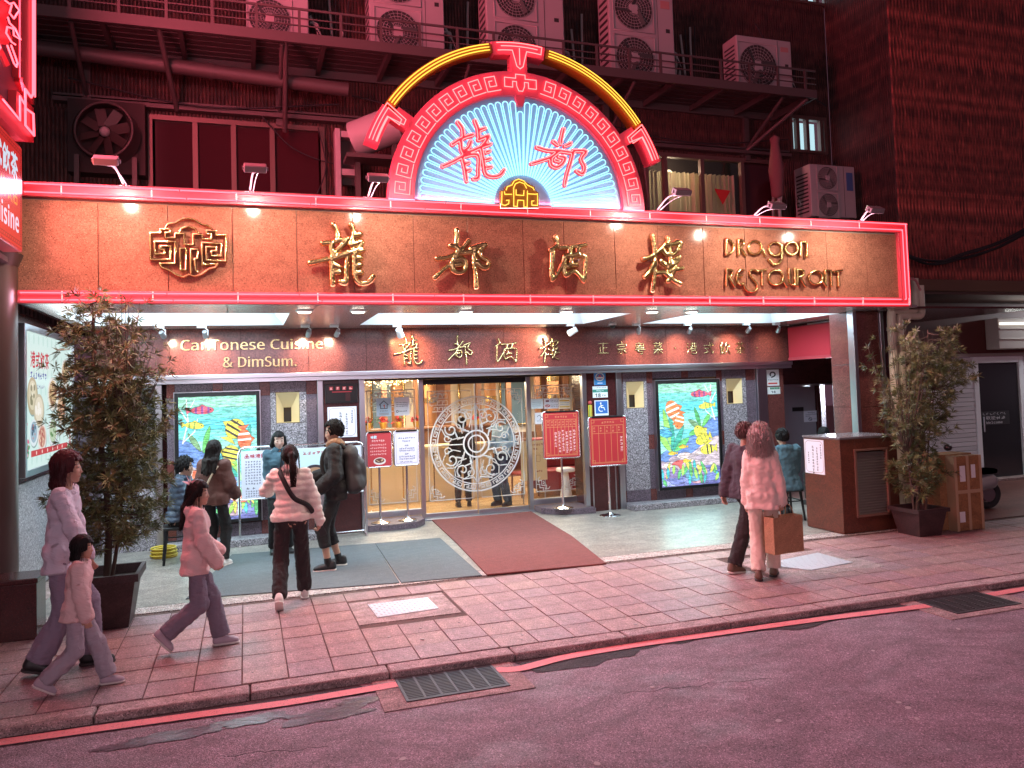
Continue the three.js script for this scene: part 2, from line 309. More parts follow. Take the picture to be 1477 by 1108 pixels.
function grate(x0, x1, z0, z1, label) {
  const g = thing('drain_grate', label, 'drain grate', [(x0 + x1) / 2, ROAD, (z0 + z1) / 2], 'iron drain grates at the kerb'), y = ROAD + 0.014;
  const metal = std([0.07, 0.062, 0.066], 0.5, { metalness: 0.6 }), n = 6, w = (x1 - x0) / n;
  part('pit_floor', bx(x0, x1, -0.44, -0.401, z0, z1), M.concrete, g);
  part('frame', [bx(x0 - 0.02, x1 + 0.02, y - 0.02, y, z0 - 0.02, z0), bx(x0 - 0.02, x1 + 0.02, y - 0.02, y, z1, z1 + 0.02), bx(x0 - 0.02, x0, y - 0.02, y, z0, z1), bx(x1, x1 + 0.02, y - 0.02, y, z0, z1)], metal, g);
  for (let i = 1; i < n; i++) part('cross_bar', bx(x0 + w * i - 0.008, x0 + w * i + 0.008, y - 0.012, y + 0.001, z0, z1), metal, g);
  for (let k = 0; k < 15; k++) { const z = z0 + (z1 - z0) * (k + 0.5) / 15; part('bar', bx(x0, x1, y - 0.014, y - 0.001, z - 0.007, z + 0.007), metal, g); }
}
grate(1.05, 1.77, -6.0, -5.56, 'dark iron drain grate in the road beside the metal plate in the paving');
grate(6.06, 6.8, -6.0, -5.56, 'dark iron drain grate in the road nearest the equipment cabinet');

// pavement: kerb stones, paving tiles one by one, mortar between
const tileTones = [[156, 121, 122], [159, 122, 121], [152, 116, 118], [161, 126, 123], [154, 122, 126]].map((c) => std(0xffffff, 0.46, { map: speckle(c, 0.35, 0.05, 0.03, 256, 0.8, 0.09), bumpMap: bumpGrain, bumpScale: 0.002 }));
const walk = thing('sidewalk', 'pavement of reddish square tiles behind a stone kerb', 'sidewalk', [4, 0, -7.4]); walk.userData.kind = 'structure';
const kerbStone = std(0xffffff, 0.75, { map: speckle([160, 136, 134], 0.4, 0.06, 0.03, 256, 0.9, 0.14), bumpMap: bumpGrain, bumpScale: 0.003 });
const mortar = std(0xffffff, 0.9, { map: speckle([92, 66, 62], 0.5, 0.05, 0.02, 256, 0.9, 0.15) });
part('mortar_bed', bx(-40, 40, -0.3, -0.009, -6.22, -8.66), mortar, walk);
for (let x = -4; x < 14; x += 1) part('kerb_stone', rbx(x + 0.003, x + 0.997, -0.3, rr(-0.001, 0.003), -6.215, -6.035 + rr(-0.004, 0.004), 0.018), kerbStone, walk);
{
  const plates = [[1.0, 1.86, -8.1, -7.4], [5.42, 6.68, -8.05, -7.12]], P = 0.333, geos = [];
  for (let k = 0; k < 6; k++) geos.push(rbx(-P / 2 + 0.0035 + rr(0, 0.001), P / 2 - 0.0035, -0.035, 0, -P / 2 + 0.0035, P / 2 - 0.0035 - rr(0, 0.001), 0.004, 1));
  for (let j = 0; j < 7; j++) for (let i = 0; i < 43; i++) {
    const x = -2.72 + i * P + P / 2, z = -6.23 - j * P - P / 2, rows = z < -8.5;
    if (plates.some(([a, b, c, d]) => x > a - 0.02 && x < b + 0.02 && z > c - 0.02 && z < d + 0.02)) continue;
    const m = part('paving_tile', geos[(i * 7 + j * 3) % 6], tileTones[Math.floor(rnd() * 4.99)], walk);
    m.position.x += x; m.position.y += rr(-0.004, 0.001); m.position.z += z; m.rotation.set(rr(-0.006, 0.006), rr(-0.006, 0.006), rr(-0.006, 0.006));
  }
  for (const [a, b, c, d] of plates) part('cement_surround', bx(a - 0.05, b + 0.05, -0.05, -0.0015, c - 0.05, d + 0.05), kerbStone, walk);
}
function coverPlate(c, label) { // ribbed metal cover; corners are places on the pavement
  const [a, b, d, e] = c, g = thing('metal_cover_plate', label, 'manhole cover', [(a[0] + d[0]) / 2, 0, (a[1] + d[1]) / 2], 'chequered metal covers in the pavement');
  const plateM = std([0.62, 0.6, 0.64], 0.42, { metalness: 0.55 }), s = new THREE.Shape([a, b, d, e].map(([x, z]) => new THREE.Vector2(x, -z))), q = new THREE.ExtrudeGeometry(s, { depth: 0.012, bevelEnabled: false });
  q.rotateX(-Math.PI / 2); q.translate(0, -0.006, 0); part('plate', q, plateM, g);
  const studs = []; for (let i = 0; i < 16; i++) for (let j = 0; j < 9; j++) { const u = (i + 0.5) / 16, v = (j + 0.5) / 9, x = (a[0] * (1 - u) + b[0] * u) * (1 - v) + (e[0] * (1 - u) + d[0] * u) * v, z = (a[1] * (1 - u) + b[1] * u) * (1 - v) + (e[1] * (1 - u) + d[1] * u) * v; const k = new THREE.SphereGeometry(0.011, 5, 3, 0, 6.3, 0, 1.5); k.scale(1.8, 0.5, 0.7); k.rotateY((i + j) % 2 ? 0.8 : -0.8); k.translate(x, 0.005, z); studs.push(k); }
  part('stud', studs, plateM, g).userData.kind = 'stuff';
}
coverPlate([[1.12, -8.0], [1.73, -8.01], [1.74, -7.56], [1.14, -7.5]], 'pale metal cover plate in the paving before the grey mats');
coverPlate([[5.56, -7.74], [6.52, -7.94], [6.52, -7.36], [5.86, -7.26]], 'pale metal cover plate in the paving before the equipment cabinet');
// entrance floor of polished granite with a washed gravel edge
single('entrance_floor', bx(-2.05, 9.25, -0.3, 0.001, -8.92, -12.95), M.floorGranite, 'pale granite entrance floor under the canopy', 'floor', null, 'structure');
single('floor_border', bx(-2.05, 9.0, -0.3, 0.0, -8.665, -8.915), std(0xffffff, 0.85, { map: speckle([172, 150, 146], 0.9, 0.12, 0.1, 256, 0.9, 0.08), bumpMap: bumpGrain, bumpScale: 0.006 }), 'washed gravel strip between paving and entrance floor', 'floor', null, 'structure');
single('arcade_floor', bx(9.26, 40, -0.3, 0.0, -8.665, -16), std(0xffffff, 0.35, { map: speckle([120, 78, 70], 0.3, 0.04, 0.03, 256, 0.5, 0.1) }), 'dull red tiled arcade floor of the neighbouring shop', 'floor', null, 'structure');
single('side_lane', bx(-40, -2.06, -0.3, -0.005, -8.665, -30), M.concrete, 'dark ground beside the round column', 'ground', null, 'structure');
// mats
const matMesh = (c, h, mat, name, label) => { const s = new THREE.Shape(c.map(([x, z]) => new THREE.Vector2(x, -z))), g = new THREE.ExtrudeGeometry(s, { depth: h, bevelEnabled: true, bevelSize: 0.004, bevelThickness: 0.004, bevelSegments: 1 }); g.rotateX(-Math.PI / 2); g.translate(0, 0.002, 0); return single(name, metres(g), mat, label, 'mat'); };
const greyMat = std(0xffffff, 0.75, { map: speckle([90, 95, 99], 0.25, 0.03, 0.02, 256, 1.3, 0.05), bumpMap: bumpGrain, bumpScale: 0.002 });
matMesh([[-0.62, -9.06], [1.575, -8.74], [1.68, -11.15], [-0.2, -11.3]], 0.006, greyMat, 'rubber_mat', 'wide grey green rubber mat before the stained glass wall');
matMesh([[1.6, -8.73], [2.5, -8.66], [2.6, -11.1], [1.69, -11.15]], 0.006, greyMat, 'rubber_mat', 'narrow grey green rubber mat touching the red carpet');
const carpet = std(0xffffff, 0.95, { map: speckle([118, 62, 60], 0.35, 0.04, 0.02, 256, 1.5, 0.05), bumpMap: bumpGrain, bumpScale: 0.004, sheen: 0.4, sheenRoughness: 0.6 });
matMesh([[2.56, -8.64], [3.99, -8.54], [4.3, -10.3], [4.56, -12.7], [2.86, -12.86], [2.72, -10.6]], 0.012, carpet, 'red_carpet', 'red entrance carpet leading to the glass door');
// ---- brush characters as stroke lists; numbers are pixels of enlarged crops of the photograph ------------------------------------
const C1 = (x, y) => [430 + x / 4.923, 300 + y / 4.923], C2 = (x, y) => [760 + x / 4.923, 310 + y / 4.923], C3 = (x, y) => [1010 + x / 4.616, 310 + y / 4.616], C4 = (x, y) => [620 + x / 5.908, 150 + y / 5.908], C5 = (x, y) => [190 + x / 6.154, 290 + y / 6.154];
const pairs = (s) => s.split(';').map((l) => l.trim().split(/\s+/).map((p) => p.split(',').map(Number)));
const BIG = {
  dragon: [C1, pairs('250,118 276,165 285,222;175,250 260,240 350,220;238,255 235,292 250,332;335,240 300,280 262,312 250,336;85,390 170,372 250,352 345,318;236,368 238,450 245,540;240,364 320,336 346,332 340,430 335,532 302,524;256,402 290,420;260,456 290,456;376,120 396,170 386,230 376,264;400,192 440,186;380,262 450,240 438,282 400,304 350,324;400,322 400,420 406,500 440,536 500,526 530,490;424,356 442,356;424,406 442,406;424,462 446,458;438,306 456,300')],
  capital: [C1, pairs('1125,156 1125,210 1120,265 1140,300;1080,270 1110,276 1132,292;1206,236 1170,280 1140,310;985,360 1060,350 1130,326 1222,314;1130,320 1090,390 1030,440 970,496;1096,390 1096,440 1130,460 1176,450 1190,400 1170,366 1110,370;1118,406 1150,400;1226,290 1290,266 1330,260 1290,312 1300,350 1350,380 1345,420 1310,426 1270,390;1255,286 1246,400 1260,480 1262,560')],
  wine: [C2, pairs('200,160 212,212 165,252;180,266 176,340 178,462 230,392 252,348;236,232 320,226 410,214;306,238 298,282;366,234 354,276;266,300 260,380 274,430 330,400 370,430 402,472 412,380 410,296 340,286 270,296;310,300 310,355 290,366;310,350 350,356')],
  tower: [C2, pairs('890,150 905,250 905,400 890,535;825,316 880,296 950,246;905,332 870,400 836,440;995,166 1010,230 1015,290 1015,350 1000,376;956,236 986,280 1050,270 1090,202 1060,190;975,216 1060,202;950,330 986,356 1080,300 1060,340 1000,360;915,416 1000,406 1100,380;1050,376 1030,430 1000,470;986,420 1040,466 1086,490')],
};
const ring = (x, y, r) => arcPts(x, y, r, r, 0, 360, 18).map((p) => p.join(',')).join(' ');
const LATIN = [
  '172,162 172,266;172,164 190,166 208,178 219,198 221,222 213,244 196,258 172,262', '252,166 254,268;252,166 272,166 286,176 289,192 280,208 256,218;262,216 302,268', ring(362, 218, 45) + ';404,222 432,272', ring(497, 228, 44) + ';541,196 543,262 541,296 520,326 482,330 455,300', ring(605, 225, 41), '668,180 666,276;668,182 700,180 710,200 709,280',
  '176,362 173,470;176,363 200,364 214,376 212,396 202,408 180,416;188,414 226,474', '288,366 264,368 248,384 240,408 242,436 252,456 268,465 288,456;243,412 276,408', '380,380 362,366 340,366 328,380 330,398 344,420 364,442 378,464 378,488 364,506 340,514 314,508 300,494 292,475', '386,373 436,366;410,370 412,470', ring(503, 418, 49) + ';546,430 572,476', '590,360 592,430 598,456 610,468 630,464;628,360 632,472', '646,366 646,470;648,366 674,366 688,376 688,396 678,408 652,415;660,414 698,476', ring(768, 418, 45) + ';806,430 836,476', '832,370 836,472;832,371 868,371 873,472', '890,378 942,370;918,374 922,476',
].map(pairs);
// simple printed characters on a 100 x 100 grid, y down
const KAI = Object.fromEntries(Object.entries({
  zheng: '10,12 90,10;50,12 50,88;52,48 82,46;24,42 24,88;4,90 96,88',
  zong: '50,2 52,12;10,20 8,34;10,20 92,18 86,32;28,38 72,36;12,58 88,56;50,58 50,96 42,90;32,70 16,88;66,68 86,86',
  yue: '44,2 38,10;16,12 16,50;16,12 84,12 84,50;16,50 84,50;26,30 74,30;50,16 50,48;46,32 28,46;54,32 72,46;4,62 96,60;36,62 30,76 76,76 70,96 56,94',
  cai: '8,12 92,10;34,2 34,20;66,2 66,20;80,24 24,32;24,36 32,46;48,34 52,44;80,32 68,46;6,62 94,60;50,50 50,98;46,64 10,90;54,64 92,90',
  gang: '8,8 18,18;4,34 14,44;4,92 20,62;40,16 94,14;56,4 56,34;78,4 78,34;32,36 98,34;54,36 32,60;76,36 98,58;48,54 82,53 82,70 48,71;48,54 48,90 56,96 90,95 92,82',
  shi: '6,28 94,24;62,4 68,50 90,94 96,78;80,6 90,16;14,52 52,50;34,52 34,84;8,90 56,80',
  yin: '26,2 4,32;26,2 48,24;12,38 12,96 28,86;12,38 40,37 40,64 12,66;12,51 40,50;24,70 44,94;64,4 52,34;60,22 96,20 86,38;74,32 70,66 46,97;74,54 98,96',
  cha: '8,12 92,10;34,2 34,20;66,2 66,20;50,24 6,56;50,24 94,56;22,60 78,58;50,44 50,98 42,92;36,70 16,90;64,70 86,90',
  pin: '32,6 32,40;32,6 68,6 68,40;32,40 68,40;6,54 6,94;6,54 42,54 42,94;6,94 42,94;58,54 58,94;58,54 94,54 94,94;58,94 94,94',
  wei: '6,24 6,70;6,24 30,24 30,70;6,70 30,70;42,26 92,24;38,48 98,46;68,4 68,98;66,50 40,84;70,50 98,82',
  dai: '32,4 6,48;22,32 22,98;40,38 98,32;62,4 70,56 90,96 96,76;78,6 88,16',
  biao: '14,14 86,12;50,2 50,44;20,28 80,27;6,44 94,42;46,44 8,74;36,62 34,94 54,84;78,54 62,66;50,48 92,96',
  dian: '50,2 52,12;14,16 92,14;16,16 14,60 4,96;56,24 56,56;56,38 84,36;32,58 32,92;32,58 82,57 82,92;32,92 82,92',
  huan: '4,14 46,12;24,2 24,34;8,34 8,58;8,34 44,34;44,34 44,58;8,58 44,58;6,72 48,70;26,60 26,96;64,4 52,34;60,22 96,20 86,38;74,32 70,66 46,97;74,54 98,96',
  ying: '8,8 18,18;6,34 20,34 18,74 6,84;18,80 40,94 98,94;38,18 54,12;38,20 38,66 54,58;62,16 62,84;62,16 90,15 90,60 80,60',
}).map(([k, v]) => [k, pairs(v)]));

// gilded relief: strokes swell at their ends, meshed as one rounded body. toPoint maps stroke numbers to metres.
function relief(strokes, toPoint, r, depth, cell, taper = 0.8, blend = 0.35, raw = false) {
  const list = [];
  for (const s of strokes) {
    const p = s.map(([x, y]) => toPoint(x, y)), c = p.length > 2 && !raw ? smooth(p, 3) : p;
    for (let i = 0; i + 1 < c.length; i++) {
      const f = (k) => { const t = k / (c.length - 1); return r * (taper + (1.15 - taper) * Math.abs(2 * t - 1) ** 1.5); };
      list.push([c[i].x, c[i].y, c[i].z, c[i + 1].x, c[i + 1].y, c[i + 1].z, f(i), f(i + 1)]);
    }
  }
  const f0 = bones(list, r * blend), z0 = list[0][2], sq = r * 1.15 / depth, [lo, hi] = boundsOf(list, cell * 2);
  lo[2] = z0 - depth - cell * 2; hi[2] = z0 + depth + cell * 2;
  return nets((x, y, z) => f0(x, y, z0 + (z - z0) * sq), lo, hi, cell);
}
const CANZ = -8.8, ZT = -8.71;
// ---- the long fascia sign ------------------------------------------------------------------------------------------------------
const fascia = thing('fascia_sign', 'long red granite fascia sign with gilded characters and pink neon border', 'sign', [3.46, 3.09, CANZ]);
{
  const X = [-2.09, -1.38, -0.73, -0.1, 0.56, 1.17, 1.85, 2.49, 3.18, 3.71, 4.39, 5.0, 5.66, 6.3, 6.96, 7.62, 8.3, 8.85];
  for (let i = 0; i + 1 < X.length; i++) part('granite_panel', rbx(X[i] + 0.003, X[i + 1] - 0.003, 3.2, 4.122, CANZ - 0.03, CANZ + rr(-0.0015, 0.0015), 0.003, 1), M.redGranite, fascia);
  part('joint_filler', bx(-2.09, 9.0, 3.1, 4.28, CANZ - 0.06, CANZ - 0.032), std([0.32, 0.26, 0.22], 0.8), fascia);
  part('lower_band', rbx(-2.09, 9.015, 3.085, 3.215, CANZ - 0.03, CANZ + 0.05, 0.006), M.redPanel, fascia);
  part('upper_band', rbx(-2.05, 9.015, 4.145, 4.29, CANZ - 0.03, CANZ + 0.06, 0.006), M.redPanel, fascia);
  part('end_band', rbx(8.84, 9.015, 3.2155, 4.1445, CANZ - 0.03, CANZ + 0.052, 0.006), M.redPanel, fascia);
  part('canopy_body', [bx(-2.09, 9.0, 3.32, 4.2, CANZ - 0.07, -11.95)], std([0.12, 0.06, 0.055], 0.8), fascia);
  part('side_cheek', bx(8.985, 9.012, 3.1, 4.2, CANZ - 0.031, -11.9), M.darkWine, fascia); part('side_cheek', bx(-2.12, -2.091, 3.1, 4.2, CANZ - 0.04, -11.9), M.darkWine, fascia);
  // neon: runs of glass tube with bent-back ends
  const run = (x0, x1, y, z) => { let x = x0; while (x < x1 - 0.05) { const e = Math.min(x1, x + rr(1.25, 1.5)); part('neon_tube', tube([[x + 0.012, y, z - 0.05], [x + 0.012, y, z], [e - 0.012, y, z], [e - 0.012, y, z - 0.05]], 0.0075, { ref: V(0, 1, 0.01) }), M.neonPink, fascia); x = e; } };
  run(-2.06, 8.94, 3.118, CANZ + 0.07); run(-2.06, 8.86, 3.188, CANZ + 0.07); run(-2.02, 8.98, 4.262, CANZ + 0.08); run(-2.02, 8.9, 4.178, CANZ + 0.08);
  for (const [x, a, b] of [[8.9, 3.19, 4.17], [8.965, 3.13, 4.25]]) part('neon_tube', tube([[x, a, CANZ + 0.03], [x, a, CANZ + 0.07], [x, b, CANZ + 0.07], [x, b, CANZ + 0.03]], 0.0075, { ref: V(1, 0, 0.01) }), M.neonPink, fascia);
  for (let x = -1.7; x < 9; x += 0.82) for (const y of [3.152, 4.22]) part('tube_clip', bx(x, x + 0.012, y - 0.05, y + 0.055, CANZ + 0.05, CANZ + 0.068), M.white, fascia);
  // characters
  for (const k of Object.keys(BIG)) { const [C, s] = BIG[k]; part('gilded_character', relief(s, (x, y) => onZ(...C(x, y), ZT), 0.032, 0.038, 0.0075, 0.86), M.gold, fascia); }
  for (const s of LATIN) part('gilded_letter', relief(s, (x, y) => onZ(...C3(x, y), CANZ + 0.03), 0.0155, 0.026, 0.0045, 1, 0.1, true), M.gold, fascia);
  const posts = []; for (const u of [470, 520, 650, 690, 800, 835, 940, 975]) { const p = onZ(u, 375, ZT); posts.push(cyl(V(p.x, p.y, CANZ - 0.01), V(p.x, p.y, ZT), 0.008)); }
  part('standoff_pin', posts, M.steelDull, fascia);
  // the round emblem of stepped frets
  const em = pairs('297,240 320,207 385,196 440,162 500,152 560,166 620,206 682,218 712,250;340,252 255,252 255,285 165,285 165,520 345,520 345,402 250,402 250,432 290,432 290,470 205,470 205,362 385,362 385,555 245,555;245,556 270,592 325,610 400,660 460,676 510,652 560,670 620,652 690,602 742,592 768,556;340,254 340,282 300,282 300,326 385,328 385,290 465,292 465,386 545,390 545,296 625,300 625,336 705,342 705,298 665,292 665,264 748,268 748,302 835,306 835,536 662,526 662,410 750,412 750,446 710,446 710,486 795,490 795,380 625,372 625,566 768,562;425,282 440,246 500,225 560,246 582,286;430,422 482,422 482,612 430,612 430,420;525,642 525,430 586,430 586,512 560,516 566,612 592,632');
  const e = []; for (const s of em) e.push(tube(s.map(([x, y]) => onZ(...C5(x, y), CANZ + 0.032)), 0.0115, { flat: 2.2, sides: 8 }));
  part('gilded_emblem', e, M.gold, fascia);
  rect('lower_band_light', 11, 0.12, [1, 0.53, 0.74], LIT.band, [3.46, 3.15, CANZ + 0.09], [3.46, 2.9, 0], fascia);
  rect('upper_band_light', 11, 0.12, [1, 0.53, 0.74], LIT.band, [3.46, 4.22, CANZ + 0.1], [3.46, 4.1, 0], fascia);
  rect('upper_band_up_light', 11, 0.06, [1, 0.16, 0.24], LIT.band * 0.7, [3.46, 4.3, CANZ + 0.05], [3.46, 9, CANZ - 1], fascia);
}
// ---- flood lamps on arms above the fascia ------------------------------------------------------------------------------------
{
  const spots = [[180, 265, 153, 232, 'over the round emblem'], [360, 278, 368, 243, 'over the gap beside the emblem'], [530, 287, 545, 257, 'at the foot of the neon fan'], [945, 305, 983, 277, 'in front of the curtained windows'], [1085, 312, 1120, 297, 'over the gilded Latin letters'], [1240, 316, 1262, 303, 'over the bare end of the fascia']];
  const housing = std([0.26, 0.2, 0.21], 0.45, { metalness: 0.2 }), armM = std([0.4, 0.36, 0.36], 0.45);
  spots.forEach(([bu, bv, hu, hv, where], i) => {
    const b = onZ(bu, bv, CANZ), h = onZ(hu, hv, -7.9), g = thing('flood_lamp', 'small flood lamp on a bent arm ' + where, 'lamp', [b.x, 4.29, CANZ], 'flood lamps above the fascia');
    b.y = 4.285;
    const mid = b.clone().lerp(h, 0.55); mid.y += 0.06;
    part('arm', tube(smooth([[b.x, b.y, b.z], [mid.x, mid.y, mid.z], [h.x, h.y - 0.02, h.z - 0.05]], 5), 0.011, { ref: V(1, 0, 0) }), armM, g);
    part('cable', tube(smooth([[b.x + 0.03, b.y, b.z], [mid.x + 0.03, mid.y - 0.05, mid.z], [h.x + 0.03, h.y - 0.03, h.z]], 5), 0.005, { ref: V(1, 0, 0) }), armM, g);
    part('base', bx(b.x - 0.05, b.x + 0.05, 4.288, 4.3, CANZ - 0.06, CANZ + 0.03), M.steelDull, g);
    const head = new THREE.Group(); head.name = 'lamp_head'; head.position.copy(h).sub(g.position); head.rotation.x = 0.55; g.add(head);
    part('housing', [rbx(-0.105, 0.105, -0.03, 0.04, -0.05, 0.06, 0.012), bx(-0.12, -0.105, -0.015, 0.015, -0.015, 0.015), bx(0.105, 0.12, -0.015, 0.015, -0.015, 0.015)], housing, head);
    part('lamp_glass', rbx(-0.095, 0.095, -0.026, 0.036, -0.056, -0.049, 0.003, 1), glow([1, 0.88, 0.66], 4.5), head);
    spot('flood_lamp_light', [1, 0.88, 0.72], LIT.flood, [h.x, h.y - 0.02, h.z - 0.1], [h.x + [0, 0.2, 0.75, -0.75, 0, 0.1][i], 3.2, CANZ + 0.1], 84, 0.85, 2, g);
  });
}
// ---- the neon fan ----------------------------------------------------------------------------------------------------------------
const fan = thing('fan_neon_sign', 'semicircular neon fan sign with cyan rays, red fret ring and yellow arch', 'neon sign', [3.165, 4.29, CANZ]);
{
  const cx = 3.165, cy = 4.275, z = CANZ + 0.06, on = (r, a) => [cx + r * Math.cos(a * D2R), cy + r * Math.sin(a * D2R)];
  const fanBack = std([0.4, 0.52, 0.78], 0.35), redFace = std([0.8, 0.15, 0.23], 0.35), ochre = std([0.36, 0.16, 0.02], 0.4);
  part('fan_panel', plate([...arcPts(cx, cy, 1.32, 1.32, 0, 180, 48)], z, 0.1), fanBack, fan);
  part('ring_panel', plate([...arcPts(cx, cy, 1.6, 1.6, 0, 180, 60), ...arcPts(cx, cy, 1.315, 1.315, 180, 0, 60)], z + 0.05, 0.16, 0.004), redFace, fan);
  const loop = (pts, r, mat, zz, name = 'neon_tube') => part(name, tube(pts.map(([x, y]) => [x, y, zz]), r, {}), mat, fan);
  for (let i = 0; i < 41; i++) { // rays: long hairpin loops
    const a = 2.3 + i * (175.4 / 40), len = Math.abs(a - 90) < 1 ? 1.13 : 1.25, ca = Math.cos(a * D2R), sa = Math.sin(a * D2R), p = (r, o) => [cx + r * ca - o * sa, cy + r * sa + o * ca];
    const pts = [p(0.36, 0.01), p(len - 0.035, 0.034)]; for (let k = 1; k < 6; k++) { const t = Math.PI / 2 - k * Math.PI / 6; pts.push(p(len - 0.035 + 0.034 * Math.cos(t), 0.034 * Math.sin(t))); } pts.push(p(len - 0.035, -0.034), p(0.36, -0.01));
    loop(pts, 0.0062, M.neonCyan, z + 0.03);
  }
  for (const s of [-1, 1]) for (let k = 0; k < 10; k++) { // fret spirals round the ring
    const a = 90 + s * (14.5 + k * 7.85), m = (u, v) => { const c = on(1.457, a), t = a * D2R; return [c[0] + v * Math.cos(t) - u * s * Math.sin(t), c[1] + v * Math.sin(t) + u * s * Math.cos(t)]; };
    loop([[-0.1, -0.085], [0.07, -0.085], [0.07, 0.085], [-0.06, 0.085], [-0.06, -0.03], [0.025, -0.03], [0.025, 0.035], [-0.02, 0.035]].map(([u, v]) => m(u, v)), 0.0055, M.neonRed, z + 0.075);
  }
  for (const s of [-1, 1]) loop([[0, 0.1], [0.06, 0.1], [0.06, 0.05], [0.2, 0.05], [0.2, -0.06], [0.1, -0.06], [0.1, 0.01], [0.05, 0.01], [0.05, -0.04], [0.025, -0.1], [0, -0.1]].map(([u, v]) => [cx + s * u, cy + 1.46 + v]), 0.0055, M.neonRed, z + 0.075);
  part('keystone_panel', plate([[cx - 0.07, cy + 1.33], [cx - 0.035, cy + 1.19], [cx + 0.035, cy + 1.19], [cx + 0.07, cy + 1.33]], z + 0.05, 0.08), redFace, fan);
  // the arch above: red ends and key, yellow runs
  const band = (a0, a1, mat, r0 = 1.805, r1 = 1.965) => part('arch_panel', plate([...arcPts(cx, cy, r1, r1, a0, a1, 20), ...arcPts(cx, cy, r0, r0, a1, a0, 20)], z + 0.05, 0.16), mat, fan);
  band(100.5, 146, ochre, 1.835, 1.95); band(34, 79.5, ochre, 1.835, 1.95); band(80, 100, redFace); band(147, 161, redFace); band(19, 33, redFace);
  for (const a of [90, 147, 33]) { const t = a * D2R, w = a === 90 ? 0.1 : 0.085, q = (r, o) => [cx + r * Math.cos(t) - o * Math.sin(t), cy + r * Math.sin(t) + o * Math.cos(t)]; part('arch_bracket', plate([q(1.601, w), q(1.804, w), q(1.804, -w), q(1.601, -w)], z + 0.048, 0.15), redFace, fan); }
  for (const [a0, a1] of [[101.5, 145], [35, 78.5]]) for (const r of [1.858, 1.893, 1.928]) loop(arcPts(cx, cy, r, r, a0, a1, 24), 0.0062, M.neonYellow, z + 0.075);
  loop([...arcPts(cx, cy, 1.94, 1.94, 98.5, 81.5, 10), ...arcPts(cx, cy, 1.85, 1.85, 81.5, 87.2, 3), [cx + 0.04, cy + 1.66], [cx, cy + 1.63], [cx - 0.04, cy + 1.66], ...arcPts(cx, cy, 1.85, 1.85, 92.8, 98.5, 3)], 0.006, M.neonRed, z + 0.075);
  loop([...arcPts(cx, cy, 1.9, 1.9, 97, 83, 8)], 0.006, M.neonRed, z + 0.075); loop([[cx, cy + 1.88], [cx, cy + 1.68]], 0.006, M.neonRed, z + 0.075);
  for (const s of [-1, 1]) for (const d of [0, 0.04]) { const A = (o) => 90 + s * o, q = A(57 + d * 25), t = q * D2R; loop([...arcPts(cx, cy, 1.93 - d, 1.93 - d, A(70), A(56 + d * 30), 8), [cx + (1.66 + d) * Math.cos(t), cy + (1.66 + d) * Math.sin(t)], [cx + (1.65 + d) * Math.cos(t + s * 0.04), cy + (1.65 + d) * Math.sin(t + s * 0.04)], ...arcPts(cx, cy, 1.85 - d * 0.3, 1.85 - d * 0.3, A(60), A(70), 8)], 0.0055, M.neonRed, z + 0.075); }
  // steel frame and back stays
  part('support_frame', [...[-1.45, -0.5, 0.5, 1.45].map((o) => bx(cx + o - 0.025, cx + o + 0.025, 4.2, 4.9, z - 0.22, z - 0.17)), bx(cx - 1.5, cx + 1.5, 4.5, 4.55, z - 0.22, z - 0.17), cyl(V(cx + 1.7, 4.9, z - 0.1), V(cx + 2.1, 4.28, z - 0.7), 0.012)], M.iron, fan);
  // outlined red neon characters: a raised red body with a glass tube along its edge
  const outline = (strokes, C, w, zz) => {
    const L = []; for (const s of strokes) { const p = s.map(([x, y]) => onZ(...C(x, y), zz)), c = p.length > 2 ? smooth(p, 3) : p; for (let i = 0; i + 1 < c.length; i++) L.push([c[i].x, c[i].y, 0, c[i + 1].x, c[i + 1].y, 0, w, w * 0.85]); }
    const f = bones(L, w * 0.3), [lo, hi] = boundsOf(L, 0.03);
    part('character_body', nets((x, y, q) => Math.max(f(x, y, 0), Math.abs(q - (zz - 0.02)) - 0.02), [lo[0], lo[1], zz - 0.06], [hi[0], hi[1], zz + 0.02], 0.009), redFace, fan);
    const h = 0.01, nx = Math.ceil((hi[0] - lo[0]) / h), ny = Math.ceil((hi[1] - lo[1]) / h), seg = new Map(), pt = {}, val = (i, j) => f(lo[0] + i * h, lo[1] + j * h, 0) + w * 0.42;
    for (let j = 0; j < ny; j++) for (let i = 0; i < nx; i++) {
      const v = [val(i, j), val(i + 1, j), val(i + 1, j + 1), val(i, j + 1)], P = [[i, j], [i + 1, j], [i + 1, j + 1], [i, j + 1]], cut = [];
      for (let e = 0; e < 4; e++) { const a = v[e], b = v[(e + 1) % 4]; if (a < 0 !== b < 0) { const t = a / (a - b), p = P[e], q = P[(e + 1) % 4], key = e % 2 ? (e === 1 ? `v${i + 1},${j}` : `v${i},${j}`) : e === 0 ? `h${i},${j}` : `h${i},${j + 1}`; pt[key] = [lo[0] + (p[0] + (q[0] - p[0]) * t) * h, lo[1] + (p[1] + (q[1] - p[1]) * t) * h]; cut.push(key); } }
      for (let e = 0; e + 1 < cut.length; e += 2) for (const [a, b] of [[cut[e], cut[e + 1]], [cut[e + 1], cut[e]]]) seg.set(a, [...(seg.get(a) ?? []), b]);
    }
    const done = new Set();
    for (const s of seg.keys()) {
      if (done.has(s)) continue; const path = []; let k = s;
      while (k && !done.has(k)) { done.add(k); path.push(pt[k]); k = (seg.get(k) ?? []).find((q) => !done.has(q)); }
      if (path.length > 10) part('neon_tube', tube(path.filter((_, i) => i % 2 === 0).map(([x, y]) => [x, y, zz + 0.012]), 0.0055, { closed: true, sides: 5 }), M.neonRed, fan);
    }
  };
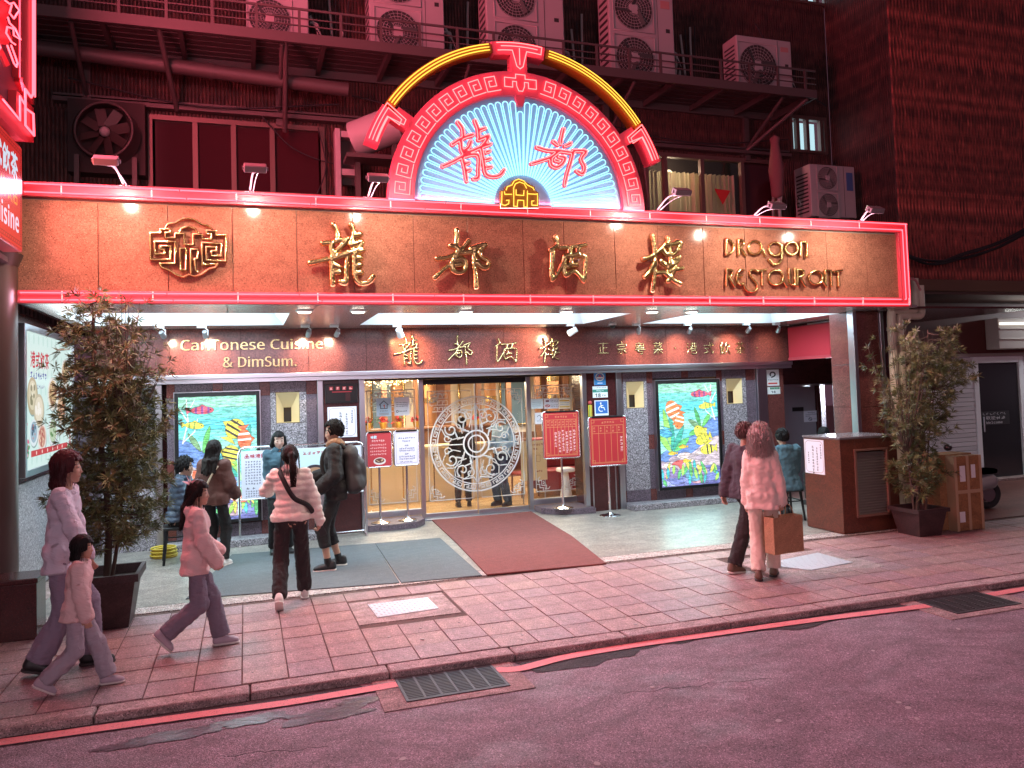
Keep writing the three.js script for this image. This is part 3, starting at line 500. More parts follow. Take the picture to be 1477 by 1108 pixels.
  outline(pairs('240,155 275,205 285,280;190,345 260,300 330,272 372,262;265,310 270,380 285,420;350,320 330,370 290,402;290,425 370,396 430,370 520,340;110,530 200,490 272,450;275,450 300,560 315,660;275,450 370,430 412,440 415,560 410,630 370,640;300,510 336,500;305,570 346,560;385,145 410,210 420,300;415,225 475,205;415,305 500,275 470,330 440,362;440,390 460,500 480,600 540,620 600,605 635,560;480,410 512,400;482,475 518,465;490,540 526,535'), C4, 0.029, z + 0.09);
  outline(pairs('1140,215 1125,280 1115,340;1055,320 1090,350;1200,335 1150,360;915,370 1000,395 1100,400 1210,415;1100,400 1040,450 960,480 865,510;1030,460 1035,520 1080,540 1130,510 1150,460 1100,450;1070,480 1100,490;1225,400 1200,500 1170,600 1150,695;1225,400 1330,405 1290,470 1320,540 1300,595 1250,570'), C4, 0.029, z + 0.09);
  // small gold emblem at the root of the fan
  const eo = pairs('605,885 605,740 640,735 645,705 690,690 705,655 750,638 800,655 850,685 890,705 895,735 925,760 928,885')[0].map(([x, y]) => { const p = onZ(...C4(x, y), z + 0.06); return [p.x, p.y]; });
  part('emblem_panel', plate(eo, z + 0.06, 0.05, 0.003), ochre, fan);
  for (const s of pairs('615,745 612,855 640,865 672,850 675,820 650,822;635,745 640,770 700,770;715,720 715,870 745,875 750,820 800,822 802,878 830,878 832,740;712,720 730,680 765,665 805,680 825,720;735,728 735,775 800,780 802,735;835,765 905,770 918,765 918,865 870,862 868,828 890,825;650,735 660,705 700,690 720,655 755,640 800,655 830,690 880,715 890,735')) loop(s.map(([x, y]) => { const p = onZ(...C4(x, y), z + 0.085); return [p.x, p.y]; }), 0.0055, M.neonYellow, z + 0.085);
  rect('fan_light', 2.2, 0.9, [0.45, 0.8, 1], LIT.fan, [cx, cy + 0.55, z + 0.14], [cx, cy + 0.4, 0], fan);
  for (const a of [30, 60, 90, 120, 150]) { const p = on(1.46, a); rect('ring_light', 0.7, 0.25, [1, 0.25, 0.3], LIT.fan * 1.6, [p[0], p[1], z + 0.14], [p[0], p[1], 0], fan); }
}
// ---- printed matter ---------------------------------------------------------------------------------------------------------------
function glyph(g, strokes, x, y, s, lw) { g.lineWidth = lw; g.lineCap = 'round'; g.lineJoin = 'round'; for (const p of strokes) { g.beginPath(); p.forEach(([a, b], i) => (i ? g.lineTo(x + a * s / 100, y + b * s / 100) : g.moveTo(x + a * s / 100, y + b * s / 100))); g.stroke(); } }
function scrawl(g, x, y, s, lw = s * 0.11) { g.lineWidth = lw; g.lineCap = 'round'; for (let k = 0; k < 5; k++) { g.beginPath(); const h = k < 3; const a = rr(0, 0.3), b = rr(0.65, 1), c = h ? rr(0.1, 0.9) : rr(0.2, 0.8); h ? (g.moveTo(x + a * s, y + c * s), g.lineTo(x + b * s, y + (c - 0.06) * s)) : (g.moveTo(x + c * s, y + a * s), g.lineTo(x + (c + rr(-0.3, 0.3)) * s, y + b * s)); g.stroke(); } }
const column = (g, x, y, n, s, step = 1.15) => { for (let i = 0; i < n; i++) scrawl(g, x, y + i * s * step, s); };
const row = (g, x, y, n, s, step = 1.15) => { for (let i = 0; i < n; i++) scrawl(g, x + i * s * step, y, s); };
const printed = (w, h, draw, rough = 0.6) => std(0xffffff, rough, { map: canvasTex(w, h, draw) });
const backlit = (w, h, draw, k) => { const t = canvasTex(w, h, draw); return new THREE.MeshStandardMaterial({ color: 0x111111, roughness: 0.25, emissive: 0xffffff, emissiveMap: t, emissiveIntensity: k }); };
// a face with 0..1 uv: in the xy plane (front +z) or the zy plane (front +x)
const faceZ = (x0, x1, y0, y1, z) => new THREE.PlaneGeometry(x1 - x0, y1 - y0).translate((x0 + x1) / 2, (y0 + y1) / 2, z);
const faceX = (zNear, zFar, y0, y1, x) => new THREE.PlaneGeometry(zNear - zFar, y1 - y0).rotateY(Math.PI / 2).translate(x, (y0 + y1) / 2, (zNear + zFar) / 2);
const sheet = (name, label, cat, x0, x1, y0, y1, z, mat, group, back = M.paper) => { const t = thing(name, label, cat, [(x0 + x1) / 2, y0, z], group); part('backing', bx(x0, x1, y0, y1, z, z + 0.004), back, t); part('print', faceZ(x0 + 0.001, x1 - 0.001, y0 + 0.001, y1 - 0.001, z + 0.0065), mat, t); return t; };
const noticePaper = printed(256, 320, (g, w, h) => { g.fillStyle = '#e9e2ee'; g.fillRect(0, 0, w, h); g.strokeStyle = '#7a5a52'; g.lineWidth = 3; g.beginPath(); g.roundRect(14, 14, w - 28, h - 28, 40); g.stroke(); g.strokeStyle = '#2b2430'; column(g, 205, 40, 6, 20); column(g, 155, 70, 9, 22); column(g, 100, 60, 9, 26); column(g, 45, 120, 6, 16); });

// ---- restaurant building ------------------------------------------------------------------------------------------------------------
const house = thing('restaurant_building', 'restaurant building with dark ribbed upper wall and granite ground floor', 'building', [3.5, 0, -12.2]);
const WZ = -12.2, SZ = -12.0, GZ = -12.8, CEIL = 3.09;
// soffit with three coffers
const coffers = [[-1.95, 0.52], [1.58, 5.08], [6.12, 8.62]], CZ0 = -9.74, CZ1 = -11.38;
{
  for (let x = -2.05; x < 9.2; x += 0.94) part('soffit_panel', bx(x + 0.004, Math.min(9.35, x + 0.936), CEIL, CEIL + 0.03, -8.86, CZ0), M.soffit, house);
  part('soffit_panel', bx(-2.05, 11.8, CEIL, CEIL + 0.03, CZ1, -12.9), M.soffit, house);
  let px = -2.05; for (const [a, b] of [...coffers, [9.35, 9.35]]) { if (a > px) part('soffit_panel', bx(px, a, CEIL, CEIL + 0.03, CZ0 - 0.001, CZ1 + 0.001), M.soffit, house); px = b; }
  part('soffit_panel', bx(9.36, 11.8, CEIL, CEIL + 0.03, -9, CZ1 + 0.002), M.darkWine, house);
  coffers.forEach(([a, b], i) => {
    const t = thing('ceiling_light', ['recessed cool white ceiling light next to the lit menu poster', 'recessed cool white ceiling light before the glass door', 'recessed cool white ceiling light next to the right pillar'][i].replace('right ', 'granite '), 'ceiling light', [(a + b) / 2, CEIL, (CZ0 + CZ1) / 2], 'recessed ceiling lights under the canopy');
    const y1 = CEIL + 0.2, s = 0.16, quad = (p) => { const q = new THREE.BufferGeometry(); q.setAttribute('position', new THREE.Float32BufferAttribute([p[0], p[1], p[2], p[0], p[2], p[3]].flat(), 3)); q.computeVertexNormals(); return metres(q); };
    const lo = [[a, CEIL, CZ0], [b, CEIL, CZ0], [b, CEIL, CZ1], [a, CEIL, CZ1]], hi = [[a + s, y1, CZ0 - s], [b - s, y1, CZ0 - s], [b - s, y1, CZ1 + s], [a + s, y1, CZ1 + s]];
    for (let k = 0; k < 4; k++) part('reflector_side', quad([lo[k], lo[(k + 1) % 4], hi[(k + 1) % 4], hi[k]]), M.white, t);
    part('light_panel', bx(a + s, b - s, y1, y1 + 0.02, CZ0 - s, CZ1 + s), glow([0.58, 0.86, 1], 5, 0xaaaaaa), t);
    rect('ceiling_light_glow', b - a - 0.4, 1.2, [0.72, 0.88, 1], LIT.cove, [(a + b) / 2, y1 - 0.03, (CZ0 + CZ1) / 2], [(a + b) / 2, 0, (CZ0 + CZ1) / 2 + 0.001], t);
  });
  for (const x of [0.67, 1.29, 2.62, 3.97, 5.22, 5.83]) {
    const t = thing('downlight', 'small round downlight set in the canopy soffit', 'downlight', [x, CEIL, -9.42], 'round downlights in the soffit');
    part('rim', new THREE.TorusGeometry(0.085, 0.014, 8, 24).rotateX(Math.PI / 2).translate(x, CEIL - 0.006, -9.42), M.white, t);
    part('lamp_face', new THREE.CylinderGeometry(0.08, 0.07, 0.02, 20).translate(x, CEIL - 0.02, -9.42), glow([1, 0.93, 0.78], 6), t);
    spot('downlight_beam', [1, 0.86, 0.66], LIT.down, [x, CEIL - 0.04, -9.42], [x, 0, -9.42], 55, 1, 4, t);
  }
}
// lower sign wall
const board = thing('entrance_sign', 'wine red granite sign wall with gold lettering over the entrance', 'sign', [3.7, 2.4, SZ]);
{
  const X = [-1.95, -1.0, -0.05, 0.9, 1.75, 2.45, 3.2, 3.95, 4.7, 5.4, 6.1, 6.9, 7.7, 8.55, 9.42];
  for (let i = 0; i + 1 < X.length; i++) part('granite_panel', rbx(X[i] + 0.002, X[i + 1] - 0.002, 2.44, 3.085, SZ - 0.04, SZ + rr(-0.001, 0.001), 0.003, 1), M.wineGranite, board);
  part('wall_core', bx(-1.95, 9.42, 2.4, 3.088, SZ - 0.3, SZ - 0.042), M.darkWine, board);
  part('steel_ledge', [rbx(-1.95, 9.45, 2.375, 2.44, SZ - 0.25, SZ + 0.07, 0.008), bx(-1.95, 9.45, 2.32, 2.374, SZ - 0.25, SZ + 0.03)], M.steel, board);
  const boxes = { dragon: [2.17, 2.6, 2.53, 2.97], capital: [3.02, 3.4, 2.51, 2.96], wine: [3.8, 4.15, 2.53, 2.9], tower: [4.55, 4.89, 2.52, 2.91] };
  for (const k of Object.keys(BIG)) {
    const s = BIG[k][1], all = s.flat(), x0 = Math.min(...all.map((p) => p[0])), x1 = Math.max(...all.map((p) => p[0])), y0 = Math.min(...all.map((p) => p[1])), y1 = Math.max(...all.map((p) => p[1])), [a, b, c, d] = boxes[k];
    part('gold_character', relief(s, (x, y) => V(a + (x - x0) / (x1 - x0) * (b - a), d - (y - y0) / (y1 - y0) * (d - c), SZ + 0.035), 0.015, 0.018, 0.0055, 0.85), M.goldPale, board);
  }
  ['zheng', 'zong', 'yue', 'cai', 'gang', 'shi', 'yin', 'cha'].forEach((k, i) => { const u = [870, 897, 923, 949, 998, 1022, 1046, 1068][i], c = onZ(u, 502.5 - (u - 870) * 0.001, SZ + 0.02), s = 0.21; part('gold_character', relief(KAI[k], (x, y) => V(c.x - s / 2 + x / 100 * s, c.y + s / 2 - y / 100 * s, SZ + 0.02), 0.0085, 0.01, 0.0045, 1, 0.15, true), M.goldPale, board); });
  for (const u of [974, 1092]) { const c = onZ(u, 502, SZ + 0.015); part('gold_dot', sph(c.x, c.y, c.z, 0.018), M.goldPale, board); }
}
const font = await new FontLoader().loadAsync('fonts/droid/droid_sans_regular.typeface.json');
{
  const word = (text, x0, x1, y, size, z, mat, parent, name) => { const adv = []; let w = 0; for (const ch of text) { const q = font.data.glyphs[ch] ?? font.data.glyphs['?']; adv.push(w); w += q.ha / font.data.resolution * size; } const k = (x1 - x0) / w; [...text].forEach((ch, i) => { if (ch === ' ') return; const g = new TextGeometry(ch, { font, size, depth: 0.022, curveSegments: 4, bevelEnabled: true, bevelSize: 0.004, bevelThickness: 0.003, bevelSegments: 1 }); g.scale(k, 1, 1); g.translate(x0 + adv[i] * k, y, z); part(name, g, mat, parent); }); };
  word('CanTonese Cuisine', -0.86, 1.12, 2.79, 0.145, SZ + 0.006, M.goldPale, board, 'gold_letter');
  word('& DimSum.', -0.3, 0.74, 2.54, 0.145, SZ + 0.006, M.goldPale, board, 'gold_letter');
}
// track spotlights washing the sign wall
[[-1.03, -0.78], [-0.5, -0.42], [0.86, 0.82], [1.26, 1.14], [2.16, 2.42], [4.91, 4.25], [6.07, 6.34], [7.02, 7.1], [8.17, 8.14], [8.78, 8.95]].forEach(([x, ax], i) => {
  const t = thing('track_spotlight', 'small white spotlight on a bracket, ' + ['above the first letters of the upper sign line', 'above the word ending in se', 'above the long word Cuisine', 'above the last letters of Cuisine', 'white and black one near the gold dragon character', 'white and black one past the last big gold character', 'above the first small gold characters', 'above the middle small gold characters', 'above the last small gold characters', 'beside the red box sign'][i], 'spotlight', [x, CEIL, -11.42], 'spotlights along the sign wall'), z = -11.42, big = i === 4 || i === 5 ? 1.45 : 1;
  part('bracket', [bx(x - 0.1, x + 0.02, CEIL - 0.03, CEIL - 0.002, z - 0.03, z + 0.03), tube([[x, CEIL - 0.03, z], [x + 0.035, CEIL - 0.06, z], [x + 0.035, CEIL - 0.13, z]], 0.006)], M.white, t);
  const dir = V(ax - x, -0.42, -0.55).normalize(), c = V(x, CEIL - 0.115, z);
  part('lamp_body', cyl(c.clone().addScaledVector(dir, -0.05 * big), c.clone().addScaledVector(dir, 0.05 * big), 0.03 * big, 0.038 * big, 14), i === 4 || i === 5 ? M.white : M.steel, t);
  part('lamp_lens', cyl(c.clone().addScaledVector(dir, 0.051 * big), c.clone().addScaledVector(dir, 0.056 * big), 0.03 * big, 0.03 * big, 14), glow([1, 0.85, 0.6], 4), t);
  const warm = i === 4 ? [1, 0.62, 0.26] : i === 5 ? [1, 0.72, 0.42] : [1, 0.74, 0.5], k = [1, 1.1, 0.9, 1.2, 2.6, 2.2, 1.3, 1.2, 1.2, 0.3][i];
  const p = c.clone().addScaledVector(dir, 0.07 * big); spot('track_spotlight_beam', warm, LIT.track * k, [p.x, p.y, p.z], [ax, i === 4 || i === 5 ? 2.72 : 2.66, SZ], i === 5 ? 44 : 36, 1, 2, t);
});
// granite wall panels of the ground floor: [x0,x1,y0,y1,material,proud]
{
  const wall = (x0, x1, y0, y1, m, proud = 0, name = 'granite_panel') => part(name, rbx(x0 + 0.002, x1 - 0.002, y0 + 0.002, y1 - 0.002, WZ - 0.05, WZ + proud, 0.003, 1), m, house);
  const niche = (cx, x0, x1) => { // grey column with a lamp niche: four panels round the opening
    const a = cx - 0.17, b = cx + 0.17; wall(x0, a, 1.7, 2.16, M.greyGranite); wall(b, x1, 1.7, 2.16, M.greyGranite); wall(x0, x1, 1.15, 1.7, M.greyGranite); wall(x0, x1, 0.3, 1.15, M.greyGranite); wall(x0, x1, 2.16, 2.33, M.mauveGranite);
  };
  for (const [x0, x1, gx0, gx1, cols] of [[-1.06, 1.03, -0.95, 0.2, [[0.35, 0.87, 0.6]]], [6.1, 8.83, 6.72, 8.0, [[6.14, 6.6, 6.37], [8.12, 8.62, 8.37]]]]) {
    let x = x0; const frame = [[gx0, gx1]]; // mauve upright strips between, with a dark square in each
    const solid = [...cols.map(([a, b]) => [a, b]), [gx0, gx1]].sort((p, q) => p[0] - q[0]);
    for (const [a, b] of [...solid, [x1, x1]]) { if (a > x + 0.02) { for (const [y0, y1, m] of [[0.3, 0.98, M.mauveGranite], [0.98, 1.23, M.wineGranite], [1.23, 2.12, M.mauveGranite], [2.12, 2.33, M.wineGranite], [0.1, 0.3, M.wineGranite]]) wall(x, a, y0, y1, m); } x = b; }
    for (const [a, b, c] of cols) { niche(c, a, b); wall(a, b, 0.1, 0.3, M.mauveGranite); }
    const mid = (gx0 + gx1) / 2; for (const [a, b, m] of [[gx0, mid - 0.07, M.mauveGranite], [mid - 0.07, mid + 0.07, M.wineGranite], [mid + 0.07, gx1, M.mauveGranite]]) { wall(a, b, 2.2, 2.33, m); wall(a, b, 0.1, 0.28, m); }
    part('plinth', rbx(x0, x1, 0, 0.1, -12.3, -11.86, 0.008), M.greyGranite, house);
  }
  for (const w of [[-1.95, 1.7, 0, 2.4, WZ - 0.55, WZ - 0.42], [5.66, 9.4, 0, 2.4, WZ - 0.55, WZ - 0.42], [0.95, 1.12, 0, 2.4, WZ - 0.42, WZ - 0.06], [5.66, 6.12, 0, 2.4, WZ - 0.42, WZ - 0.06]]) part('wall_core', bx(...w), M.darkWine, house);
  part('dark_pier', rbx(1.115, 1.65, 0, 2.33, WZ - 0.06, WZ + 0.02, 0.004), M.darkWine, house);
  part('dark_pier', rbx(5.44, 5.995, 0, 2.33, WZ - 0.06, WZ + 0.02, 0.004), M.darkWine, house);
  part('dark_pier', rbx(9.045, 9.42, 0, 2.33, WZ - 0.06, WZ + 0.02, 0.004), M.wineGranite, house);
  for (const [a, b] of [[1.66, 1.75], [5.45, 5.64]]) part('door_reveal', bx(a, b, 0, 2.4, WZ - 0.061, GZ), M.darkWine, house);
  for (const [a, b] of [[1.03, 1.112], [1.652, 1.735], [5.36, 5.438], [5.997, 6.098], [8.832, 9.042]]) part('steel_post', rbx(a, b, 0, 2.33, WZ - 0.05, WZ + 0.05, 0.006), M.steel, house);
  for (const a of [5.5, 5.92]) part('steel_trim', bx(a, a + 0.02, 0, 0.75, WZ + 0.021, WZ + 0.026), M.steel, house);
  // louvred grille between poster and glass picture
  const gx = [-1.8, -1.2];
  for (let k = 0; k < 30; k++) { const q = bx(gx[0], gx[1], -0.004, 0.004, -0.03, 0.03); q.rotateX(0.6); q.translate(0, 0.92 + k * 0.047, WZ - 0.02); part('louvre_slat', q, M.steelDull, house); }
  part('grille_frame', [bx(gx[0] - 0.05, gx[0], 0.86, 2.35, WZ - 0.05, WZ + 0.03), bx(gx[1], gx[1] + 0.08, 0, 2.35, WZ - 0.05, WZ + 0.04), bx(gx[0], gx[1], 2.31, 2.35, WZ - 0.05, WZ + 0.03)], M.steel, house);
  part('grille_back', bx(gx[0], gx[1], 0.86, 2.35, WZ - 0.2, WZ - 0.15), M.steelDull, house);
  part('granite_panel', rbx(-1.9, -1.2, 0, 0.86, WZ - 0.05, WZ, 0.004), M.greyGranite, house);
  part('granite_panel', rbx(-2.25, -1.86, 0, 2.4, WZ - 0.06, WZ - 0.02, 0.004), M.mauveGranite, house);
  part('return_wall', [bx(-2.4, -2.28, 0, 3.09, -9.3, -12.4)], M.darkWine, house);
  part('granite_panel', bx(-2.279, -2.25, 0.02, 1.26, -9.3, -11.95), M.greyGranite, house);
}
// gold lamp niches
for (const [cx, where] of [[0.6, 'between glass picture and entrance, behind the smiling woman'], [6.37, 'between the red menu stands and the glass picture'], [8.37, 'next to the passage with the grey door']]) {
  const t = thing('wall_sconce', 'gold lined lamp niche in grey granite ' + where, 'wall lamp', [cx, 1.7, WZ], 'gold lamp niches'), o = [[cx - 0.165, 1.705], [cx + 0.165, 1.705], [cx + 0.165, 2.155], [cx - 0.165, 2.155]], n = [[cx - 0.055, 1.715], [cx + 0.055, 1.715], [cx + 0.055, 1.93], [cx - 0.055, 1.93]], z0 = WZ - 0.004, z1 = WZ - 0.13;
  const leaf = std([0.8, 0.64, 0.36], 0.42, { metalness: 0.4, bumpMap: bumpGrain, bumpScale: 0.004 });
  for (let k = 0; k < 4; k++) { const a = o[k], b = o[(k + 1) % 4], c = n[(k + 1) % 4], d = n[k], q = new THREE.BufferGeometry(); q.setAttribute('position', new THREE.Float32BufferAttribute([...a, z0, ...b, z0, ...c, z1, ...a, z0, ...c, z1, ...d, z1], 3)); q.computeVertexNormals(); part('gilt_side', metres(q), leaf, t); }
  part('lamp_slot', bx(n[0][0] - 0.01, n[1][0] + 0.01, n[0][1] - 0.01, n[2][1] + 0.01, z1 - 0.1, z1 - 0.06), std([0.03, 0.02, 0.015], 0.7), t);
  part('lamp_tube', cyl(V(cx - 0.1, 2.145, WZ - 0.02), V(cx + 0.1, 2.145, WZ - 0.02), 0.006), glow([1, 0.75, 0.36], 8), t);
  rect('wall_sconce_light', 0.3, 0.03, [1, 0.74, 0.36], LIT.sconce * 18, [cx, 2.15, WZ - 0.03], [cx, 1.4, WZ - 0.09], t);
}
// ---- stained glass pictures -----------------------------------------------------------------------------------------------------------
function aquarium(flip, W, H) {
  return (g) => {
    seedTo(flip ? 41 : 23); if (flip) { g.translate(W, 0); g.scale(-1, 1); }
    const P = (p, fill, lw = 2.2) => { g.beginPath(); p.forEach(([x, y], i) => (i ? g.lineTo(x * W, y * H) : g.moveTo(x * W, y * H))); g.closePath(); g.fillStyle = fill; g.fill(); if (lw) { g.lineWidth = lw; g.strokeStyle = '#20242a'; g.stroke(); } };
    const curveP = (p, fill, lw = 2.2) => { const c = new THREE.CatmullRomCurve3(p.map(([x, y]) => V(x, y, 0)), true).getPoints(p.length * 6).map((q) => [q.x, q.y]); P(c, fill, lw); };
    const bands = ['#7ccfae', '#56cdbf', '#3cc6d4', '#62dcd2', '#86e0c4', '#52cbd6', '#74dcc8', '#8fe2c2'];
    for (let i = 0; i < 8; i++) { g.fillStyle = bands[i]; g.fillRect(0, i * H * 0.09, W, H * 0.1); g.globalAlpha = 0.35; for (let k = 0; k < 40; k++) { g.fillStyle = rnd() < 0.5 ? '#aef0e4' : '#35a9c6'; g.fillRect(rnd() * W, i * H * 0.09 + rnd() * H * 0.09, rr(20, 120), rr(2, 5)); } g.globalAlpha = 1; g.strokeStyle = '#2a4a50'; g.lineWidth = 1.6; g.beginPath(); for (let x = 0; x <= W; x += 12) g.lineTo(x, i * H * 0.09 + Math.sin(x * 0.03 + i) * 4); g.stroke(); }
    curveP([[-0.05, 0.36], [0.15, 0.37], [0.4, 0.5], [0.75, 0.6], [1.05, 0.74], [1.05, 1.05], [-0.05, 1.05]], '#4d78c8');
    for (let k = 0; k < 70; k++) { g.globalAlpha = 0.3; g.fillStyle = rnd() < 0.5 ? '#7ba5e6' : '#3a5fae'; const x = rnd(), y = 0.42 + rnd() * 0.3; if (y > 0.4 + x * 0.33) g.fillRect(x * W, y * H, rr(20, 90), rr(2, 6)); } g.globalAlpha = 1;
    curveP([[-0.05, 0.55], [0.2, 0.57], [0.45, 0.68], [0.8, 0.75], [1.05, 0.8], [1.05, 1.05], [-0.05, 1.05]], '#b9a7b5');
    for (let k = 0; k < 9; k++) { const x = rnd(), y = rr(0.68, 0.8); curveP([[x, y], [x + 0.12, y - 0.02], [x + 0.2, y + 0.015], [x + 0.08, y + 0.04]], ['#d9cdd0', '#a08fa6', '#c4b2b4'][k % 3], 1.6); }
    curveP([[-0.05, 0.86], [0.3, 0.82], [0.6, 0.88], [1.05, 0.84], [1.05, 1.05], [-0.05, 1.05]], '#4a4f9c');
    for (let k = 0; k < 14; k++) { const x = rnd(), y = rr(0.88, 0.97); curveP([[x, y], [x + 0.08, y - 0.02], [x + 0.13, y + 0.02], [x + 0.03, y + 0.03]], ['#6a78c8', '#3f4488', '#8fa0dc'][k % 3], 1.6); }
    const leaf = (x, y, l, a, w, c) => { w *= 1.35; const dx = Math.cos(a), dy = -Math.sin(a); curveP([[x, y], [x + dx * l * 0.5 - dy * w, y + (dy * l * 0.5 + dx * w) * 0.8], [x + dx * l, y + dy * l * 0.8], [x + dx * l * 0.5 + dy * w, y + (dy * l * 0.5 - dx * w) * 0.8]], c, 2); };
    for (const [x, y, l, a] of [[0.78, 0.68, 0.5, 1.5], [0.8, 0.7, 0.42, 2.1], [0.8, 0.68, 0.42, 0.9], [0.82, 0.6, 0.46, 1.35], [0.76, 0.66, 0.3, 2.6]]) leaf(x, y, l, a, 0.035, ['#2fa85a', '#46bf5c', '#1f8f6a', '#7ccf4e', '#1d9a86'][Math.floor(rnd() * 5)]);
    for (const [x, y, l, a] of [[0.28, 0.44, 0.25, 2.3], [0.3, 0.44, 0.27, 1.2], [0.3, 0.45, 0.24, 0.5], [0.32, 0.46, 0.2, -0.3]]) leaf(x, y, l, a, 0.025, ['#4cbf52', '#8ad44a', '#2f9a4c', '#5a8f5e'][Math.floor(rnd() * 4)]);
    for (let k = 0; k < 10; k++) { const x = rr(0, 0.9), y = rr(0.84, 0.92); curveP([[x, y + 0.05], [x + 0.04, y - 0.02], [x + 0.14, y - 0.03], [x + 0.22, y + 0.01], [x + 0.2, y + 0.06]], ['#7a6aa8', '#c88a9a', '#5a6ab8', '#a88aa0', '#4a8ab0'][k % 5], 2); }
    for (let k = 0; k < 26; k++) leaf(rr(0.02, 0.98), rr(0.86, 1.0), rr(0.1, 0.22), rr(0.9, 2.2), 0.02, ['#8fdf4a', '#3fae5a', '#2bb0c0', '#d8d84a'][k % 4]);
    g.strokeStyle = '#e8e4e8'; g.lineCap = 'round'; for (const [lw, p] of [[9, [[0.05, 0.37], [0.12, 0.2], [0.02, 0.1]]], [7, [[0.12, 0.2], [0.1, 0.02]]], [6, [[0.12, 0.12], [0.2, 0.03]]], [6, [[0.06, 0.36], [0.2, 0.28], [0.24, 0.18]]]]) { g.lineWidth = lw; g.beginPath(); p.forEach(([x, y], i) => (i ? g.lineTo(x * W, y * H) : g.moveTo(x * W, y * H))); g.stroke(); }
    const fish = (x, y, l, h, a, body, stripe, n = 3) => { g.save(); g.translate(x * W, y * H); g.rotate(a); const s = l * W * 1.35, t = h * H * 1.4; const el = (f, lw) => { g.beginPath(); g.ellipse(0, 0, s / 2, t / 2, 0, 0, 7); g.fillStyle = f; g.fill(); if (lw) { g.lineWidth = lw; g.strokeStyle = '#1c1c20'; g.stroke(); } }; g.beginPath(); g.moveTo(-s * 0.42, 0); g.lineTo(-s * 0.72, -t * 0.45); g.lineTo(-s * 0.66, t * 0.45); g.closePath(); g.fillStyle = stripe === '#ffffff' ? body : body; g.fill(); g.lineWidth = 2; g.strokeStyle = '#1c1c20'; g.stroke(); g.beginPath(); g.moveTo(-s * 0.2, -t * 0.4); g.lineTo(0, -t * 0.75); g.lineTo(s * 0.25, -t * 0.38); g.closePath(); g.fill(); g.stroke(); el(body, 0); g.save(); g.beginPath(); g.ellipse(0, 0, s / 2, t / 2, 0, 0, 7); g.clip(); g.fillStyle = stripe; for (let k = 0; k < n; k++) g.fillRect(-s * 0.32 + k * s * 0.27, -t, s * 0.1, t * 2); g.restore(); el('rgba(0,0,0,0)', 2); g.beginPath(); g.arc(s * 0.36, -t * 0.08, s * 0.035, 0, 7); g.fillStyle = '#111'; g.fill(); g.restore(); };
    fish(0.3, 0.11, 0.22, 0.045, 0, '#d8405a', '#6d2a78', 3); fish(0.2, 0.23, 0.18, 0.04, 0.1, '#e6df3a', '#7aa03a', 2);
    if (!flip) { fish(0.72, 0.27, 0.2, 0.11, -1, '#efe23a', '#16161a'); fish(0.66, 0.47, 0.16, 0.1, -1.3, '#efe23a', '#16161a'); fish(0.84, 0.36, 0.2, 0.08, 1.5, '#ea5a2c', '#ffffff', 2); for (const [x, y] of [[0.22, 0.63], [0.12, 0.7], [0.2, 0.76], [0.74, 0.83]]) fish(x, y, 0.2, 0.05, 0.3, '#e8562e', '#f4d8cc', 2); fish(0.62, 0.735, 0.14, 0.03, 0, '#f0c62e', '#d08a20', 1); } else { fish(0.76, 0.26, 0.24, 0.1, -1.2, '#ea6a2c', '#ffffff', 3); fish(0.66, 0.37, 0.18, 0.07, 1.3, '#ea6a2c', '#ffffff', 2); fish(0.3, 0.5, 0.22, 0.08, -0.9, '#e8e236', '#a8b02c', 2); fish(0.28, 0.56, 0.18, 0.07, 0.4, '#e8e236', '#a8b02c', 2); fish(0.2, 0.66, 0.18, 0.07, 0.1, '#e8e236', '#16161a', 2); fish(0.9, 0.48, 0.1, 0.1, 1.3, '#3fb0dc', '#1f6aa0', 2); for (const [x, y] of [[0.62, 0.62], [0.8, 0.68], [0.58, 0.76]]) fish(x, y, 0.1, 0.025, 0, '#f0c62e', '#d08a20', 1); curveP([[0.62, 0.76], [0.72, 0.75], [0.82, 0.79], [0.72, 0.8], [0.66, 0.84], [0.64, 0.79]], '#d84848'); }
    g.setTransform(1, 0, 0, 1, 0, 0); for (let k = 0; k < 900; k++) { g.globalAlpha = rr(0.02, 0.1); g.fillStyle = rnd() < 0.7 ? '#f4fff8' : '#2a6a80'; g.fillRect(rnd() * W, rnd() * H, rr(10, 110), rr(1, 5)); } g.globalAlpha = 1; const im = g.getImageData(0, 0, W, H), d = im.data; for (let y = 0, o = 0; y < H; y++) for (let x = 0; x < W; x++, o += 4) { const n = 1 + 0.2 * noise3(x * 0.012, y * 0.06, flip ? 3 : 7) + 0.12 * noise3(x * 0.05, y * 0.16, 11), w = 14 * noise3(x * 0.03, y * 0.1, 5); for (let q = 0; q < 3; q++) d[o + q] = Math.max(0, Math.min(255, (d[o + q] * 0.8 + 48) * n + w)); } g.putImageData(im, 0, 0);
  };
}
